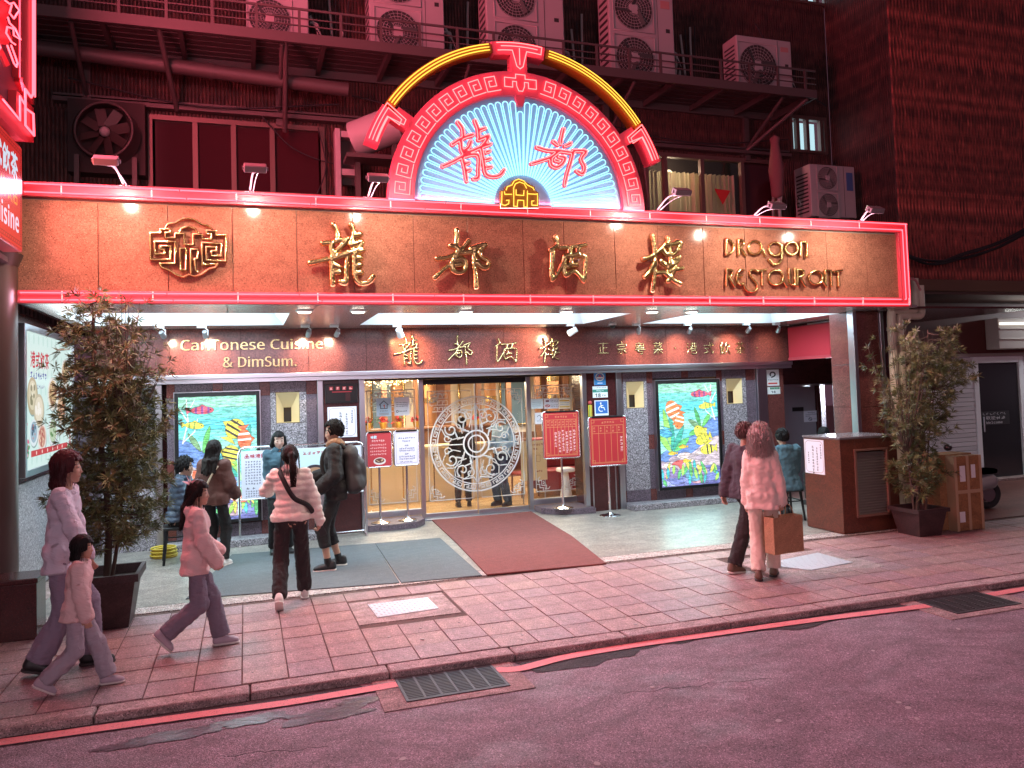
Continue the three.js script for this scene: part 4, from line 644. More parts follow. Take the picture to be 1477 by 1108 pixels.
for (const [x0, x1, y0, y1, flip, label] of [[-0.95, 0.2, 0.31, 2.19, false, 'backlit stained glass picture of striped fish behind the seated man'], [6.72, 8.0, 0.27, 2.16, true, 'backlit stained glass picture of orange fish next to the red menu stands']]) {
  const t = thing('stained_glass_lightbox', label, 'light box', [(x0 + x1) / 2, y0, WZ], 'stained glass light boxes'), z = WZ + 0.07;
  part('picture_screen', faceZ(x0 + 0.05, x1 - 0.05, y0 + 0.05, y1 - 0.06, z), backlit(512, 832, (g, w, h) => aquarium(flip, w, h)(g), 1.4), t);
  part('glass_front', faceZ(x0 + 0.05, x1 - 0.05, y0 + 0.05, y1 - 0.06, z + 0.012), M.glass, t);
  part('frame', [rbx(x0, x0 + 0.05, y0, y1, WZ - 0.02, z + 0.03, 0.006), rbx(x1 - 0.05, x1, y0, y1, WZ - 0.02, z + 0.03, 0.006), rbx(x0 + 0.05, x1 - 0.05, y1 - 0.06, y1, WZ - 0.02, z + 0.028, 0.006), rbx(x0 + 0.05, x1 - 0.05, y0, y0 + 0.05, WZ - 0.02, z + 0.028, 0.006)], M.blackMetal, t);
  part('steel_trim', [bx(x0 - 0.012, x0 - 0.001, y0, y1, WZ, z + 0.02), bx(x1 + 0.001, x1 + 0.012, y0, y1, WZ, z + 0.02), bx(x0 - 0.012, x1 + 0.012, y1 + 0.001, y1 + 0.012, WZ, z + 0.02)], M.steel, t);
  rect('lightbox_glow', x1 - x0 - 0.15, y1 - y0 - 0.2, [0.42, 0.9, 0.88], LIT.glass, [(x0 + x1) / 2, (y0 + y1) / 2, z + 0.02], [(x0 + x1) / 2, (y0 + y1) / 2, 0], t);
}
// ---- lit menu poster on the side wall ---------------------------------------------------------------------------------------------------
{
  const x = -2.2, t = thing('menu_poster_lightbox', 'tall lit poster of dim sum dishes on the side wall behind the tree', 'light box', [x, 1.3, -10.6]), z0 = -9.34, z1 = -11.86, y0 = 1.34, y1 = 2.95;
  const pic = backlit(1024, 660, (g, w, h) => {
    g.fillStyle = '#d5eee9'; g.fillRect(0, 0, w, h); g.fillStyle = '#c4e4dd'; for (let i = 0; i < 12; i++) for (let j = 0; j < 8; j++) { g.beginPath(); g.ellipse(i * 90 + (j % 2) * 45, j * 84 + 30, 14, 26, 0, 0, 7); g.fill(); }
    g.strokeStyle = '#c2283c'; ['gang', 'shi', 'yin', 'cha'].forEach((k, i) => glyph(g, KAI[k], 120 + i * 92, 90, 80, 10)); g.strokeStyle = '#4a62a8'; row(g, 110, 190, 7, 40); g.strokeStyle = '#8a93b0'; row(g, 150, 250, 8, 26);
    const dish = (x, y, rx, ry, c1, c2, bits) => { g.fillStyle = '#8fa9a6'; g.beginPath(); g.ellipse(x + 6, y + 8, rx, ry, 0, 0, 7); g.fill(); g.fillStyle = c1; g.beginPath(); g.ellipse(x, y, rx, ry, 0, 0, 7); g.fill(); g.fillStyle = c2; g.beginPath(); g.ellipse(x, y - 4, rx * 0.78, ry * 0.78, 0, 0, 7); g.fill(); for (const [c, n, s] of bits) { g.fillStyle = c; for (let k = 0; k < n; k++) { const a = rnd() * 6.3, r = Math.sqrt(rnd()) * 0.6; g.beginPath(); g.ellipse(x + Math.cos(a) * rx * r, y - 4 + Math.sin(a) * ry * r, rx * s, ry * s, rnd(), 0, 7); g.fill(); } } };
    dish(150, 310, 95, 92, '#b8a884', '#d8ceb0', [['#8a8464', 7, 0.16], ['#efe8d2', 4, 0.1]]); dish(270, 380, 100, 80, '#c8bca0', '#e6dcc6', [['#f6f0e6', 5, 0.22]]); dish(170, 490, 78, 66, '#dfe9ee', '#9fb8c8', [['#2c4a66', 6, 0.16], ['#d85a4a', 4, 0.08]]); dish(330, 520, 88, 70, '#e8dcd6', '#d09a86', [['#a8483a', 8, 0.14], ['#f0d8b8', 6, 0.1]]); dish(560, 300, 110, 90, '#e8e4da', '#c8a878', [['#8a5a34', 8, 0.14]]); dish(760, 380, 120, 92, '#e6e2d8', '#d8b088', [['#b8603a', 9, 0.13]]); dish(560, 500, 100, 80, '#dfe6ea', '#bcd0b0', [['#5a8a4a', 9, 0.12]]); dish(860, 180, 100, 80, '#e8e4da', '#d0b890', [['#8a5a34', 8, 0.14]]);
    g.fillStyle = '#c8383c'; g.fillRect(120, 575, w - 240, 30); g.fillStyle = '#f4e0d8'; for (let k = 0; k < 6; k++) { g.beginPath(); g.arc(220 + k * 110, 590, 10, 0, 7); g.fill(); }
    for (const [px, py, s] of [[40, 570, 1], [960, 560, 1], [30, 440, 0.6]]) { for (let k = 0; k < 14; k++) { g.fillStyle = ['#2f7a4a', '#4a9a5a', '#d86a88', '#f0b8c8', '#c84468'][k % 5]; g.beginPath(); g.ellipse(px + rr(-40, 40) * s, py + rr(-50, 50) * s, 20 * s, 9 * s, rnd() * 3, 0, 7); g.fill(); } }
  }, 0.82);
  part('poster_screen', faceX(z0 - 0.07, z1 + 0.07, y0 + 0.07, y1 - 0.07, x + 0.02), pic, t);
  part('frame', [rbx(x - 0.06, x + 0.05, y0, y1, z0 - 0.07, z0, 0.01), rbx(x - 0.06, x + 0.05, y0, y1, z1, z1 + 0.07, 0.01), rbx(x - 0.06, x + 0.048, y1 - 0.07, y1, z1 + 0.07, z0 - 0.07, 0.01), rbx(x - 0.06, x + 0.048, y0, y0 + 0.07, z1 + 0.07, z0 - 0.07, 0.01)], M.steel, t);
  part('box', bx(x - 0.07, x, y0 + 0.01, y1 - 0.01, z1 + 0.01, z0 - 0.01), M.steelDull, t);
  rect('poster_glow', 2.2, 1.3, [0.8, 0.97, 1], LIT.poster, [x + 0.06, 2.14, -10.6], [5, 2.14, -10.6], t);
}
// ---- columns and planter at the left, granite pillar at the right --------------------------------------------------------------------------
{
  const t = thing('round_column', 'dark round column standing at the edge of the entrance below the red signs', 'column', [-2.28, 0, -8.75]);
  part('shaft', new THREE.CylinderGeometry(0.2, 0.2, 3.45, 32).translate(-2.28, 1.725, -8.75), std([0.1, 0.055, 0.05], 0.35), t);
  part('capital', new THREE.CylinderGeometry(0.25, 0.205, 0.12, 32).translate(-2.28, 3.5, -8.75), std([0.06, 0.035, 0.035], 0.4), t);
  part('base_ring', new THREE.CylinderGeometry(0.22, 0.235, 0.12, 32).translate(-2.28, 0.06, -8.75), std([0.05, 0.03, 0.03], 0.5), t);
  const b = thing('stone_planter', 'dark stone box at the foot of the round column', 'planter', [-2.1, 0, -8.35]);
  part('box', rbx(-2.75, -1.8, 0, 0.5, -8.52, -8.16, 0.012), M.darkWine, b); part('rim', rbx(-2.78, -1.785, 0.5, 0.545, -8.54, -8.14, 0.01), M.darkWine, b);
  const p = thing('granite_pillar', 'square red granite pillar with steel edges behind the equipment cabinet', 'pillar', [8.82, 0, -9.7]);
  for (const [y0, y1] of [[0, 0.72], [0.724, 1.66], [1.664, 2.3], [2.304, 3.085]]) part('granite_panel', rbx(8.6, 9.03, y0, y1, -9.95, -9.4, 0.004, 1), M.wineGranite, p);
  part('steel_edge', rbx(8.53, 8.598, 0, 3.088, -9.5, -9.375, 0.008), M.steel, p); part('steel_edge', rbx(9.032, 9.1, 0, 3.088, -9.5, -9.375, 0.008), M.steel, p);
  part('side_strip', bx(9.101, 9.26, 0, 3.08, -9.9, -9.45), M.darkWine, p);
}
// ---- glass storefront and sliding doors ---------------------------------------------------------------------------------------------------
const etched = std([0.68, 0.67, 0.65], 0.75);
{
  const t = thing('glass_storefront', 'glass entrance with etched sliding doors in steel frames', 'glass door', [3.7, 0, GZ]);
  const F = (n, a, b, c, d, z0 = GZ - 0.04, z1 = GZ + 0.05, m = M.steel) => part(n, rbx(a, b, c, d, z0, z1, 0.006), m, t);
  F('frame_post', 1.75, 1.8, 0, 2.3); F('frame_post', 2.7, 2.775, 0, 2.3); F('frame_post', 4.575, 4.65, 0, 2.3); F('frame_post', 5.58, 5.64, 0, 2.3);
  F('header', 1.75, 5.64, 2.3, 2.42, GZ - 0.06, GZ + 0.06, M.blackMetal); F('header_rail', 2.776, 4.574, 2.21, 2.298, GZ - 0.05, GZ + 0.03, M.blackMetal);
  F('sill', 1.8, 2.7, 0.1, 0.2); F('sill', 4.65, 5.58, 0.1, 0.2); F('threshold', 2.72, 4.64, 0, 0.025, GZ - 0.08, GZ + 0.14, M.steelDull);
  const pane = (a, b, c, d, name, z = GZ) => part(name, bx(a, b, c, d, z - 0.004, z + 0.004), M.glass, t);
  const side = [pane(1.8, 2.7, 0.2, 2.3, 'side_pane'), pane(4.65, 5.58, 0.2, 2.3, 'side_pane')];
  const doors = [pane(2.78, 3.663, 0.09, 2.21, 'door_pane', GZ - 0.01), pane(3.677, 4.57, 0.09, 2.21, 'door_pane', GZ - 0.01)];
  for (const d of [[2.78, 3.663], [3.677, 4.57]]) F('door_rail', d[0], d[1], 0.03, 0.1, GZ - 0.03, GZ + 0.01);
  F('door_stile', 3.661, 3.679, 0.1, 2.21, GZ - 0.025, GZ + 0.005, M.steel);
  // etched lines: flat ribbons just proud of the glass
  const z = GZ + 0.004, rib = (pts, w = 0.009) => tube(pts.map(([x, y]) => [x, y, z]), w, { sides: 4, flat: 0.22 });
  const cx = 3.67, cy = 1.2, half = [[], []], put = (g, s) => half[s].push(g);
  for (const s of [0, 1]) { // half of the medallion on each door leaf
    const a0 = s ? -89.2 : 90.8, a1 = s ? 89.2 : 269.2, A = (r0, r1) => put(plate([...arcPts(cx, cy, r1, r1, a0, a1, 40), ...arcPts(cx, cy, r0, r0, a1, a0, 40)], z + 0.002, 0.003), s);
    A(0.775, 0.8); A(0.66, 0.678); A(0.208, 0.235); A(0.128, 0.152);
    for (let k = 0; k < 9; k++) { const m = (a0 + (a1 - a0) * (k + 0.5) / 9) * D2R, q = (u, v) => [cx + (0.722 + v) * Math.cos(m) - u * Math.sin(m), cy + (0.722 + v) * Math.sin(m) + u * Math.cos(m)]; put(rib([[-0.1, 0.025], [-0.1, -0.025], [-0.02, -0.025], [-0.02, 0.008], [-0.06, 0.008]].map(([u, v]) => q(u, v)), 0.008), s); put(rib([[-0.06, 0.028], [0.1, 0.028], [0.1, -0.025], [0.02, -0.025], [0.02, 0.006], [0.06, 0.006]].map(([u, v]) => q(u, v)), 0.008), s); }
    const swirl = (x, y, r, turn, start) => Array.from({ length: 17 }, (_, i) => { const tt = i / 16, a = start + turn * tt * 7.2, q = r * (1 - 0.8 * tt); return [x + q * Math.cos(a), y + q * Math.sin(a)]; });
    for (const m of s ? [-60, -30, 30, 60] : [120, 150, 210, 240]) { const a = m * D2R, c = Math.cos(a), n = Math.sin(a); put(rib(swirl(cx + 0.5 * c, cy + 0.5 * n, 0.11, m % 60 ? 1 : -1, a), 0.0135), s); put(rib([[cx + 0.24 * c, cy + 0.24 * n], [cx + 0.33 * Math.cos(a + 0.25), cy + 0.33 * Math.sin(a + 0.25)], [cx + 0.42 * c, cy + 0.42 * n]], 0.0135), s); for (const e of [-1, 1]) put(rib([[cx + 0.3 * Math.cos(a + e * 0.12), cy + 0.3 * Math.sin(a + e * 0.12)], [cx + 0.42 * Math.cos(a + e * 0.32), cy + 0.42 * Math.sin(a + e * 0.32)], [cx + 0.56 * Math.cos(a + e * 0.24), cy + 0.56 * Math.sin(a + e * 0.24)], [cx + 0.65 * Math.cos(a + e * 0.1), cy + 0.65 * Math.sin(a + e * 0.1)]], 0.009), s); }
    for (const e of [-1, 1]) { const sg = s ? 1 : -1; put(rib(swirl(cx + sg * 0.12, cy + e * 0.48, 0.085, -sg * e, Math.PI / 2), 0.01), s); put(rib([[cx + sg * 0.012, cy + e * 0.64], [cx + sg * 0.06, cy + e * 0.56], [cx + sg * 0.22, cy + e * 0.58], [cx + sg * 0.36, cy + e * 0.52]], 0.01), s); put(rib([[cx + sg * 0.012, cy + e * 0.65], [cx + sg * 0.012, cy + e * 0.24]], 0.01), s); put(rib(swirl(cx + sg * 0.5, cy + e * 0.11, 0.075, e * sg, 0), 0.01), s); }
    put(rib([[cx + (s ? 1 : -1) * 0.24, cy], [cx + (s ? 1 : -1) * 0.65, cy]], 0.009), s);
  }
  part('etched_medallion', half[0], etched, doors[0]); part('etched_medallion', half[1], etched, doors[1]);
  const corner = (x, y, sx, sy, k = 1) => [[[0, 0.62], [0, 0], [0.62, 0]], [[0.02, 0.2], [0.1, 0.2], [0.1, 0.1], [0.2, 0.1], [0.2, 0.02]], [[0.04, 0.3], [0.16, 0.3], [0.16, 0.16], [0.3, 0.16], [0.3, 0.04]], [[0.1, 0.26], [0.06, 0.26], [0.06, 0.36], [0.12, 0.4]], [[0.26, 0.1], [0.26, 0.06], [0.36, 0.06], [0.4, 0.12]], [[0.2, 0.2], [0.24, 0.24], [0.2, 0.28], [0.28, 0.2], [0.24, 0.24]]].map((p) => rib(p.map(([u, v]) => [x + sx * u * k, y + sy * v * k]), 0.008));
  for (const [p, a, b, c, d] of [[side[0], 1.86, 2.64, 0.32, 2.14], [doors[0], 2.85, 3.6, 0.3, 2.1], [doors[1], 3.74, 4.5, 0.3, 2.1], [side[1], 4.72, 5.5, 0.32, 2.14]]) {
    const g = []; for (const [x, sx] of [[a, 1], [b, -1]]) for (const [y, sy] of [[c, 1], [d, -1]]) { if (p === doors[0] && x === b || p === doors[1] && x === a) continue; g.push(...corner(x, y, sx, sy, 0.62)); }
    g.push(rib([[a, c], [a, d]], 0.005), rib([[b, c], [b, d]], 0.005), rib([[a, d], [b, d]], 0.005), rib([[a, c], [b, c]], 0.005));
    if (p.name === 'side_pane' || p === doors[0]) for (let i = 0; i < 7; i++) for (let j = 0; j < 3; j++) { const w = 0.09, x = a + 0.08 + i * (b - a - 0.16) / 7, y = d - 0.12 - j * 0.11; if (p === doors[0] && i > 2) continue; g.push(rib([[x, y], [x + w, y], [x + w, y + w * 0.8], [x + w * 0.35, y + w * 0.8], [x + w * 0.35, y + w * 0.4]], 0.006)); }
    part('etched_fret', g, etched, p);
  }
}
// low curved granite steps in front of the side panes
for (const [x0, x1, label] of [[1.74, 2.66, 'low curved granite step under the two small menu stands'], [4.66, 5.46, 'low curved granite step under the taller red menu stand']]) {
  const pts = [[x0, GZ + 0.06]]; const d = x0 < 3 ? [[x0, -12.12], [x0 + 0.4, -12.07], [x0 + 0.75, -12.14], [x1, -12.38], [x1, GZ + 0.06]] : [[x0, -12.42], [x0 + 0.15, -12.2], [x0 + 0.45, -12.06], [x1, -12.02], [x1, GZ + 0.06]];
  const s = new THREE.Shape(smooth([...pts, ...d].map(([x, z]) => [x, -z, 0]), 1).map((p) => new THREE.Vector2(p.x, p.y))), g = new THREE.ExtrudeGeometry(s, { depth: 0.085, bevelEnabled: true, bevelSize: 0.006, bevelThickness: 0.006, bevelSegments: 2 }); g.rotateX(-Math.PI / 2); g.translate(0, 0.007, 0);
  single('granite_step', metres(g), M.mauveGranite, label, 'step');
}
// ---- the room behind the glass -----------------------------------------------------------------------------------------------------------
{
  const warmWall = std([0.66, 0.58, 0.47], 0.7), floorM = std(0xffffff, 0.25, { map: speckle([190, 158, 116], 0.2, 0.02, 0.02, 256, 0.5, 0.08) });
  part('room_floor', bx(0.2, 9.2, -0.2, 0.0, GZ - 0.15, -19), floorM, house);
  part('room_ceiling', bx(0.2, 9.2, 2.72, 2.8, GZ - 0.06, -19), std([0.6, 0.52, 0.42], 0.6), house);
  part('room_wall', bx(0.2, 9.2, 0, 2.72, -19.1, -19), warmWall, house); part('room_wall', bx(0.1, 0.2, 0, 2.72, GZ - 0.1, -19), warmWall, house); part('room_wall', bx(9.2, 9.3, 0, 2.72, GZ - 0.1, -19), warmWall, house);
  part('room_wall', [bx(0.2, 1.75, 0, 2.72, GZ - 0.1, GZ), bx(5.64, 9.2, 0, 2.72, GZ - 0.1, GZ), bx(1.75, 5.64, 2.42, 2.72, GZ - 0.1, GZ)], M.wood, house);
  for (const [x, z] of [[3.0, -15.2], [6.2, -15.2], [3.0, -17.4], [6.2, -17.4]]) { const l = thing('ceiling_lamp', 'warm ceiling lamp inside the dining room', 'ceiling light', [x, 2.7, z], 'lamps inside the dining room'); part('lamp_panel', bx(x - 0.5, x + 0.5, 2.69, 2.715, z - 0.5, z + 0.5), glow([1, 0.82, 0.55], 2.2, 0x999999), l); rect('ceiling_lamp_glow', 1, 1, [1, 0.87, 0.68], LIT.room, [x, 2.68, z], [x, 0, z + 0.001], l); }
  // counter with flowers
  const c = thing('reception_counter', 'cream fronted wooden reception counter inside the door', 'counter', [3.5, 0, -15]);
  part('front_panel', rbx(1.6, 4.6, 0, 1.0, -15.3, -14.9, 0.01), M.cream, c); part('counter_top', rbx(1.55, 4.65, 1.0, 1.06, -15.35, -14.82, 0.012), std([0.75, 0.6, 0.36], 0.3), c); for (const x of [2.2, 2.8, 3.4, 4.0]) part('gold_strip', bx(x, x + 0.02, 0.05, 0.95, -14.899, -14.89), M.gold, c);
  const shelf = thing('back_shelf', 'dark wooden shelf carrying the red flower pots inside', 'shelf', [2.8, 0, -15.9]); part('body', rbx(1.2, 4.9, 0, 1.34, -16.2, -15.75, 0.01), M.wood, shelf); part('top', rbx(1.15, 4.95, 1.34, 1.38, -16.25, -15.7, 0.008), M.wood, shelf);
  const petal = std([0.5, 0.02, 0.03], 0.6), foliage = std([0.05, 0.11, 0.04], 0.7), foil = std([0.6, 0.42, 0.1], 0.3, { metalness: 0.7 });
  seedTo(31);
  for (const x of [2.32, 2.62, 2.94, 3.3, 4.62]) {
    const p = thing('red_flower_pot', 'red poinsettia in a gold pot on the shelf inside', 'flower pot', [x, 1.38, -15.9], 'red flower pots inside'), pl = [], gr = [];
    part('pot', new THREE.LatheGeometry([[0.05, 0], [0.075, 0.12], [0.085, 0.125], [0.075, 0.13]].map(([a, b]) => new THREE.Vector2(a, b)), 14).translate(x, 1.38, -15.9), foil, p);
    for (let k = 0; k < 46; k++) { const q = new THREE.ConeGeometry(0.03, 0.09, 4).scale(1, 1, 0.2); q.rotateX(rr(0.5, 1.5)); q.rotateY(rr(0, 6.3)); const a = rr(0, 6.3), r = rr(0, 0.13); q.translate(x + r * Math.cos(a), 1.57 + rr(-0.05, 0.06) - r * 0.3, -15.9 + r * Math.sin(a)); (k % 4 ? pl : gr).push(q); }
    part('petal_cluster', pl, petal, p); part('leaf_cluster', gr, foliage, p);
  }
  // crystal chandelier at the left
  for (const [x, z, s, label] of [[2.35, -14.2, 1, 'wide crystal bead chandelier hanging behind the side pane'], [3.2, -17, 0.7, 'smaller crystal bead chandelier deeper in the room']]) {
    const ch = thing('crystal_chandelier', label, 'chandelier', [x, 2.7, z]), beads = [];
    part('gold_plate', new THREE.CylinderGeometry(0.6 * s, 0.6 * s, 0.03, 28).translate(x, 2.7, z), M.gold, ch);
    for (let k = 0; k < 420; k++) { const r = Math.sqrt(rnd()) * 0.6 * s, a = rnd() * 6.3, d = 0.62 - r * 0.6; beads.push(new THREE.OctahedronGeometry(0.012).translate(x + r * Math.cos(a), 2.66 - rnd() * d * s, z + r * Math.sin(a))); }
    part('crystal_bead', beads, glow([1, 0.8, 0.48], 1.6, 0xddccaa), ch).userData.kind = 'stuff';
    bulb('chandelier_light', [1, 0.8, 0.5], LIT.room * 0.35, [x, 2.45, z], 6, ch);
  }
  for (const [x, z, label] of [[3.05, -16.6, 'gold banded column inside, beside the chandelier'], [3.9, -17.2, 'gold banded column deep in the room'], [5.05, -16.4, 'gold banded column inside, behind the right door leaf'], [6.2, -15.6, 'gold banded column inside, behind the side pane']]) { const q = thing('gilded_column', label.replace('right ', ''), 'column', [x, 0, z], 'columns inside the dining room'); part('shaft', new THREE.CylinderGeometry(0.13, 0.13, 2.7, 20).translate(x, 1.35, z), std([0.3, 0.14, 0.06], 0.3), q); for (const y of [1.3, 1.9, 2.3]) part('gold_band', new THREE.CylinderGeometry(0.138, 0.138, 0.12, 20).translate(x, y, z), M.gold, q); }
  const wd = thing('wall_panelling', 'dark wooden wall panelling with gilt frames deep in the dining room', 'panelling', [4.5, 0, -18.9]); for (let k = 0; k < 8; k++) { const x = 0.6 + k * 1.08; part('panel', rbx(x, x + 0.98, 0.05, 1.0, -18.99, -18.94, 0.01), M.wood, wd); part('gilt_frame', tube([[x + 0.1, 1.2, -18.93], [x + 0.88, 1.2, -18.93], [x + 0.88, 2.4, -18.93], [x + 0.1, 2.4, -18.93]], 0.025, { closed: true }), M.gold, wd); part('picture', bx(x + 0.12, x + 0.86, 1.22, 2.38, -18.98, -18.95), std([[0.2, 0.08, 0.05], [0.4, 0.3, 0.2], [0.12, 0.2, 0.26]][k % 3], 0.4), wd); }
  for (const [x, z, a] of [[5.15, -14.6, 0.2], [5.9, -16.2, 0]]) { const ch = thing('dining_chair', ['dark dining chair inside behind the white price card', 'dark dining chair inside near the counter', 'dark dining chair inside behind the notice board', 'dark dining chair far inside'][[2.2, 3.1, 5.15, 5.9].indexOf(x)], 'chair', [x, 0, z], 'chairs inside the dining room', true); ch.rotation.y = a; part('seat', rbx(-0.22, 0.22, 0.42, 0.48, -0.22, 0.22, 0.02), std([0.22, 0.03, 0.03], 0.6), ch); part('backrest', rbx(-0.21, 0.21, 0.5, 1.0, -0.23, -0.19, 0.02), M.wood, ch); for (const [p, q] of [[-1, -1], [1, -1], [1, 1], [-1, 1]]) part('leg', cyl(V(p * 0.19, 0, q * 0.19), V(p * 0.18, 0.43, q * 0.18), 0.018), M.wood, ch); }
  // dark wood panels, mirror and red sofa at the back
  const bw = thing('wooden_screen', 'dark wooden screen with openings at the back of the room', 'screen', [5.5, 0, -18]); for (let k = 0; k < 9; k++) part('upright', bx(2.2 + k * 0.75, 2.32 + k * 0.75, 0, 2.5, -18.1, -18), M.wood, bw); part('top_rail', bx(2.2, 8.4, 2.5, 2.7, -18.1, -17.98), M.wood, bw); part('lower_board', bx(2.2, 8.4, 0, 0.9, -18.08, -18.02), M.wood, bw);
  const sofa = thing('red_sofa', 'dark red upholstered bench inside behind the side pane', 'sofa', [6.3, 0, -14.6]); part('seat', rbx(5.4, 7.2, 0.1, 0.5, -15, -14.3, 0.05), std([0.25, 0.02, 0.03], 0.6), sofa); part('backrest', rbx(5.4, 7.2, 0.5, 1.1, -15.1, -14.85, 0.05), std([0.25, 0.02, 0.03], 0.6), sofa);
  const st = thing('white_stool', 'white pedestal stool inside behind the tall red menu stand', 'stool', [5.6, 0, -13.7]); part('seat', rbx(5.5, 5.78, 0.52, 0.6, -13.85, -13.55, 0.03), M.white, st); part('pedestal', new THREE.CylinderGeometry(0.05, 0.12, 0.52, 16).translate(5.64, 0.26, -13.7), M.white, st);
  const fl = thing('notice_board', 'cream notice board with red headings standing inside the door', 'board', [4.98, 0, -13.55]); part('panel', rbx(4.72, 5.22, 0.42, 1.14, -13.58, -13.55, 0.006), M.cream, fl); part('print', faceZ(4.73, 5.21, 0.43, 1.13, -13.546), printed(256, 360, (g, w, h) => { g.fillStyle = '#d8bf90'; g.fillRect(0, 0, w, h); g.strokeStyle = '#8a2a22'; row(g, 50, 22, 7, 22); row(g, 70, 60, 4, 22); row(g, 150, 270, 3, 18); g.strokeRect(150, 130, 40, 60); }), fl); part('leg', [cyl(V(4.76, 0, -13.6), V(4.76, 0.44, -13.57), 0.012), cyl(V(5.18, 0, -13.6), V(5.18, 0.44, -13.57), 0.012)], M.steelDull, fl);
  // papers taped to the glass
  const gp = (name, label, u0, v0, u1, v1, draw, bg = '#e4e6ee') => { const a = onZ(u0, v1, GZ + 0.012), b = onZ(u1, v0, GZ + 0.012); sheet(name, label, 'notice', a.x, b.x, a.y, b.y, GZ + 0.012, printed(128, 160, (g, w, h) => { g.fillStyle = bg; g.fillRect(0, 0, w, h); draw(g, w, h); })); };
  gp('window_notice', 'pale blue notice with a house symbol taped to the side pane', 543, 574, 564, 601, (g) => { g.strokeStyle = '#33405a'; g.lineWidth = 6; g.beginPath(); g.moveTo(24, 62); g.lineTo(64, 24); g.lineTo(104, 62); g.moveTo(36, 58); g.lineTo(36, 92); g.lineTo(92, 92); g.lineTo(92, 58); g.stroke(); g.strokeStyle = '#c85a4a'; g.beginPath(); g.moveTo(58, 70); g.lineTo(70, 62); g.lineTo(70, 90); g.stroke(); g.strokeStyle = '#6b7486'; row(g, 30, 108, 5, 12); g.fillStyle = '#aebccc'; g.fillRect(22, 130, 84, 20); }, '#bcd6ea');
  gp('window_notice', 'white notice with rows of print taped to the side pane', 569, 573, 590, 600, (g) => { g.strokeStyle = '#303848'; row(g, 12, 40, 9, 10); row(g, 12, 56, 9, 10); row(g, 12, 72, 9, 10); row(g, 40, 116, 5, 12); g.beginPath(); g.lineWidth = 4; g.arc(24, 122, 9, 0, 7); g.stroke(); });
  gp('window_notice', 'small pale notice taped up beside the no smoking notice', 766, 575, 783, 590, (g) => { g.strokeStyle = '#3a6a7a'; row(g, 14, 50, 8, 10); row(g, 14, 80, 8, 10); row(g, 14, 110, 8, 10); }, '#d4e8ee');
  gp('window_notice', 'white notice with a red no smoking sign on the side pane', 785, 575, 805, 590, (g) => { g.strokeStyle = '#b03040'; g.lineWidth = 8; g.beginPath(); g.arc(30, 112, 18, 0, 7); g.moveTo(18, 100); g.lineTo(42, 124); g.stroke(); g.fillStyle = '#7a3040'; g.fillRect(14, 20, 30, 28); g.strokeStyle = '#303038'; row(g, 56, 20, 5, 13); row(g, 56, 44, 5, 13); row(g, 56, 96, 5, 13); row(g, 56, 120, 5, 13); });
  gp('window_notice', 'cream notice with yellow and blue rows on the side pane', 806, 575, 822, 590, (g) => { g.fillStyle = '#e0b840'; g.fillRect(8, 20, 112, 20); g.fillRect(8, 120, 112, 18); g.strokeStyle = '#3a5a9a'; row(g, 14, 56, 8, 11); row(g, 14, 84, 8, 11); }, '#f0e6d0');
  gp('window_notice', 'small white notice lower down on the side pane', 772, 595, 783, 612, (g) => { g.strokeStyle = '#404058'; g.lineWidth = 6; g.beginPath(); g.arc(64, 70, 30, 3.4, 7.6); g.stroke(); row(g, 24, 112, 6, 12); });
}
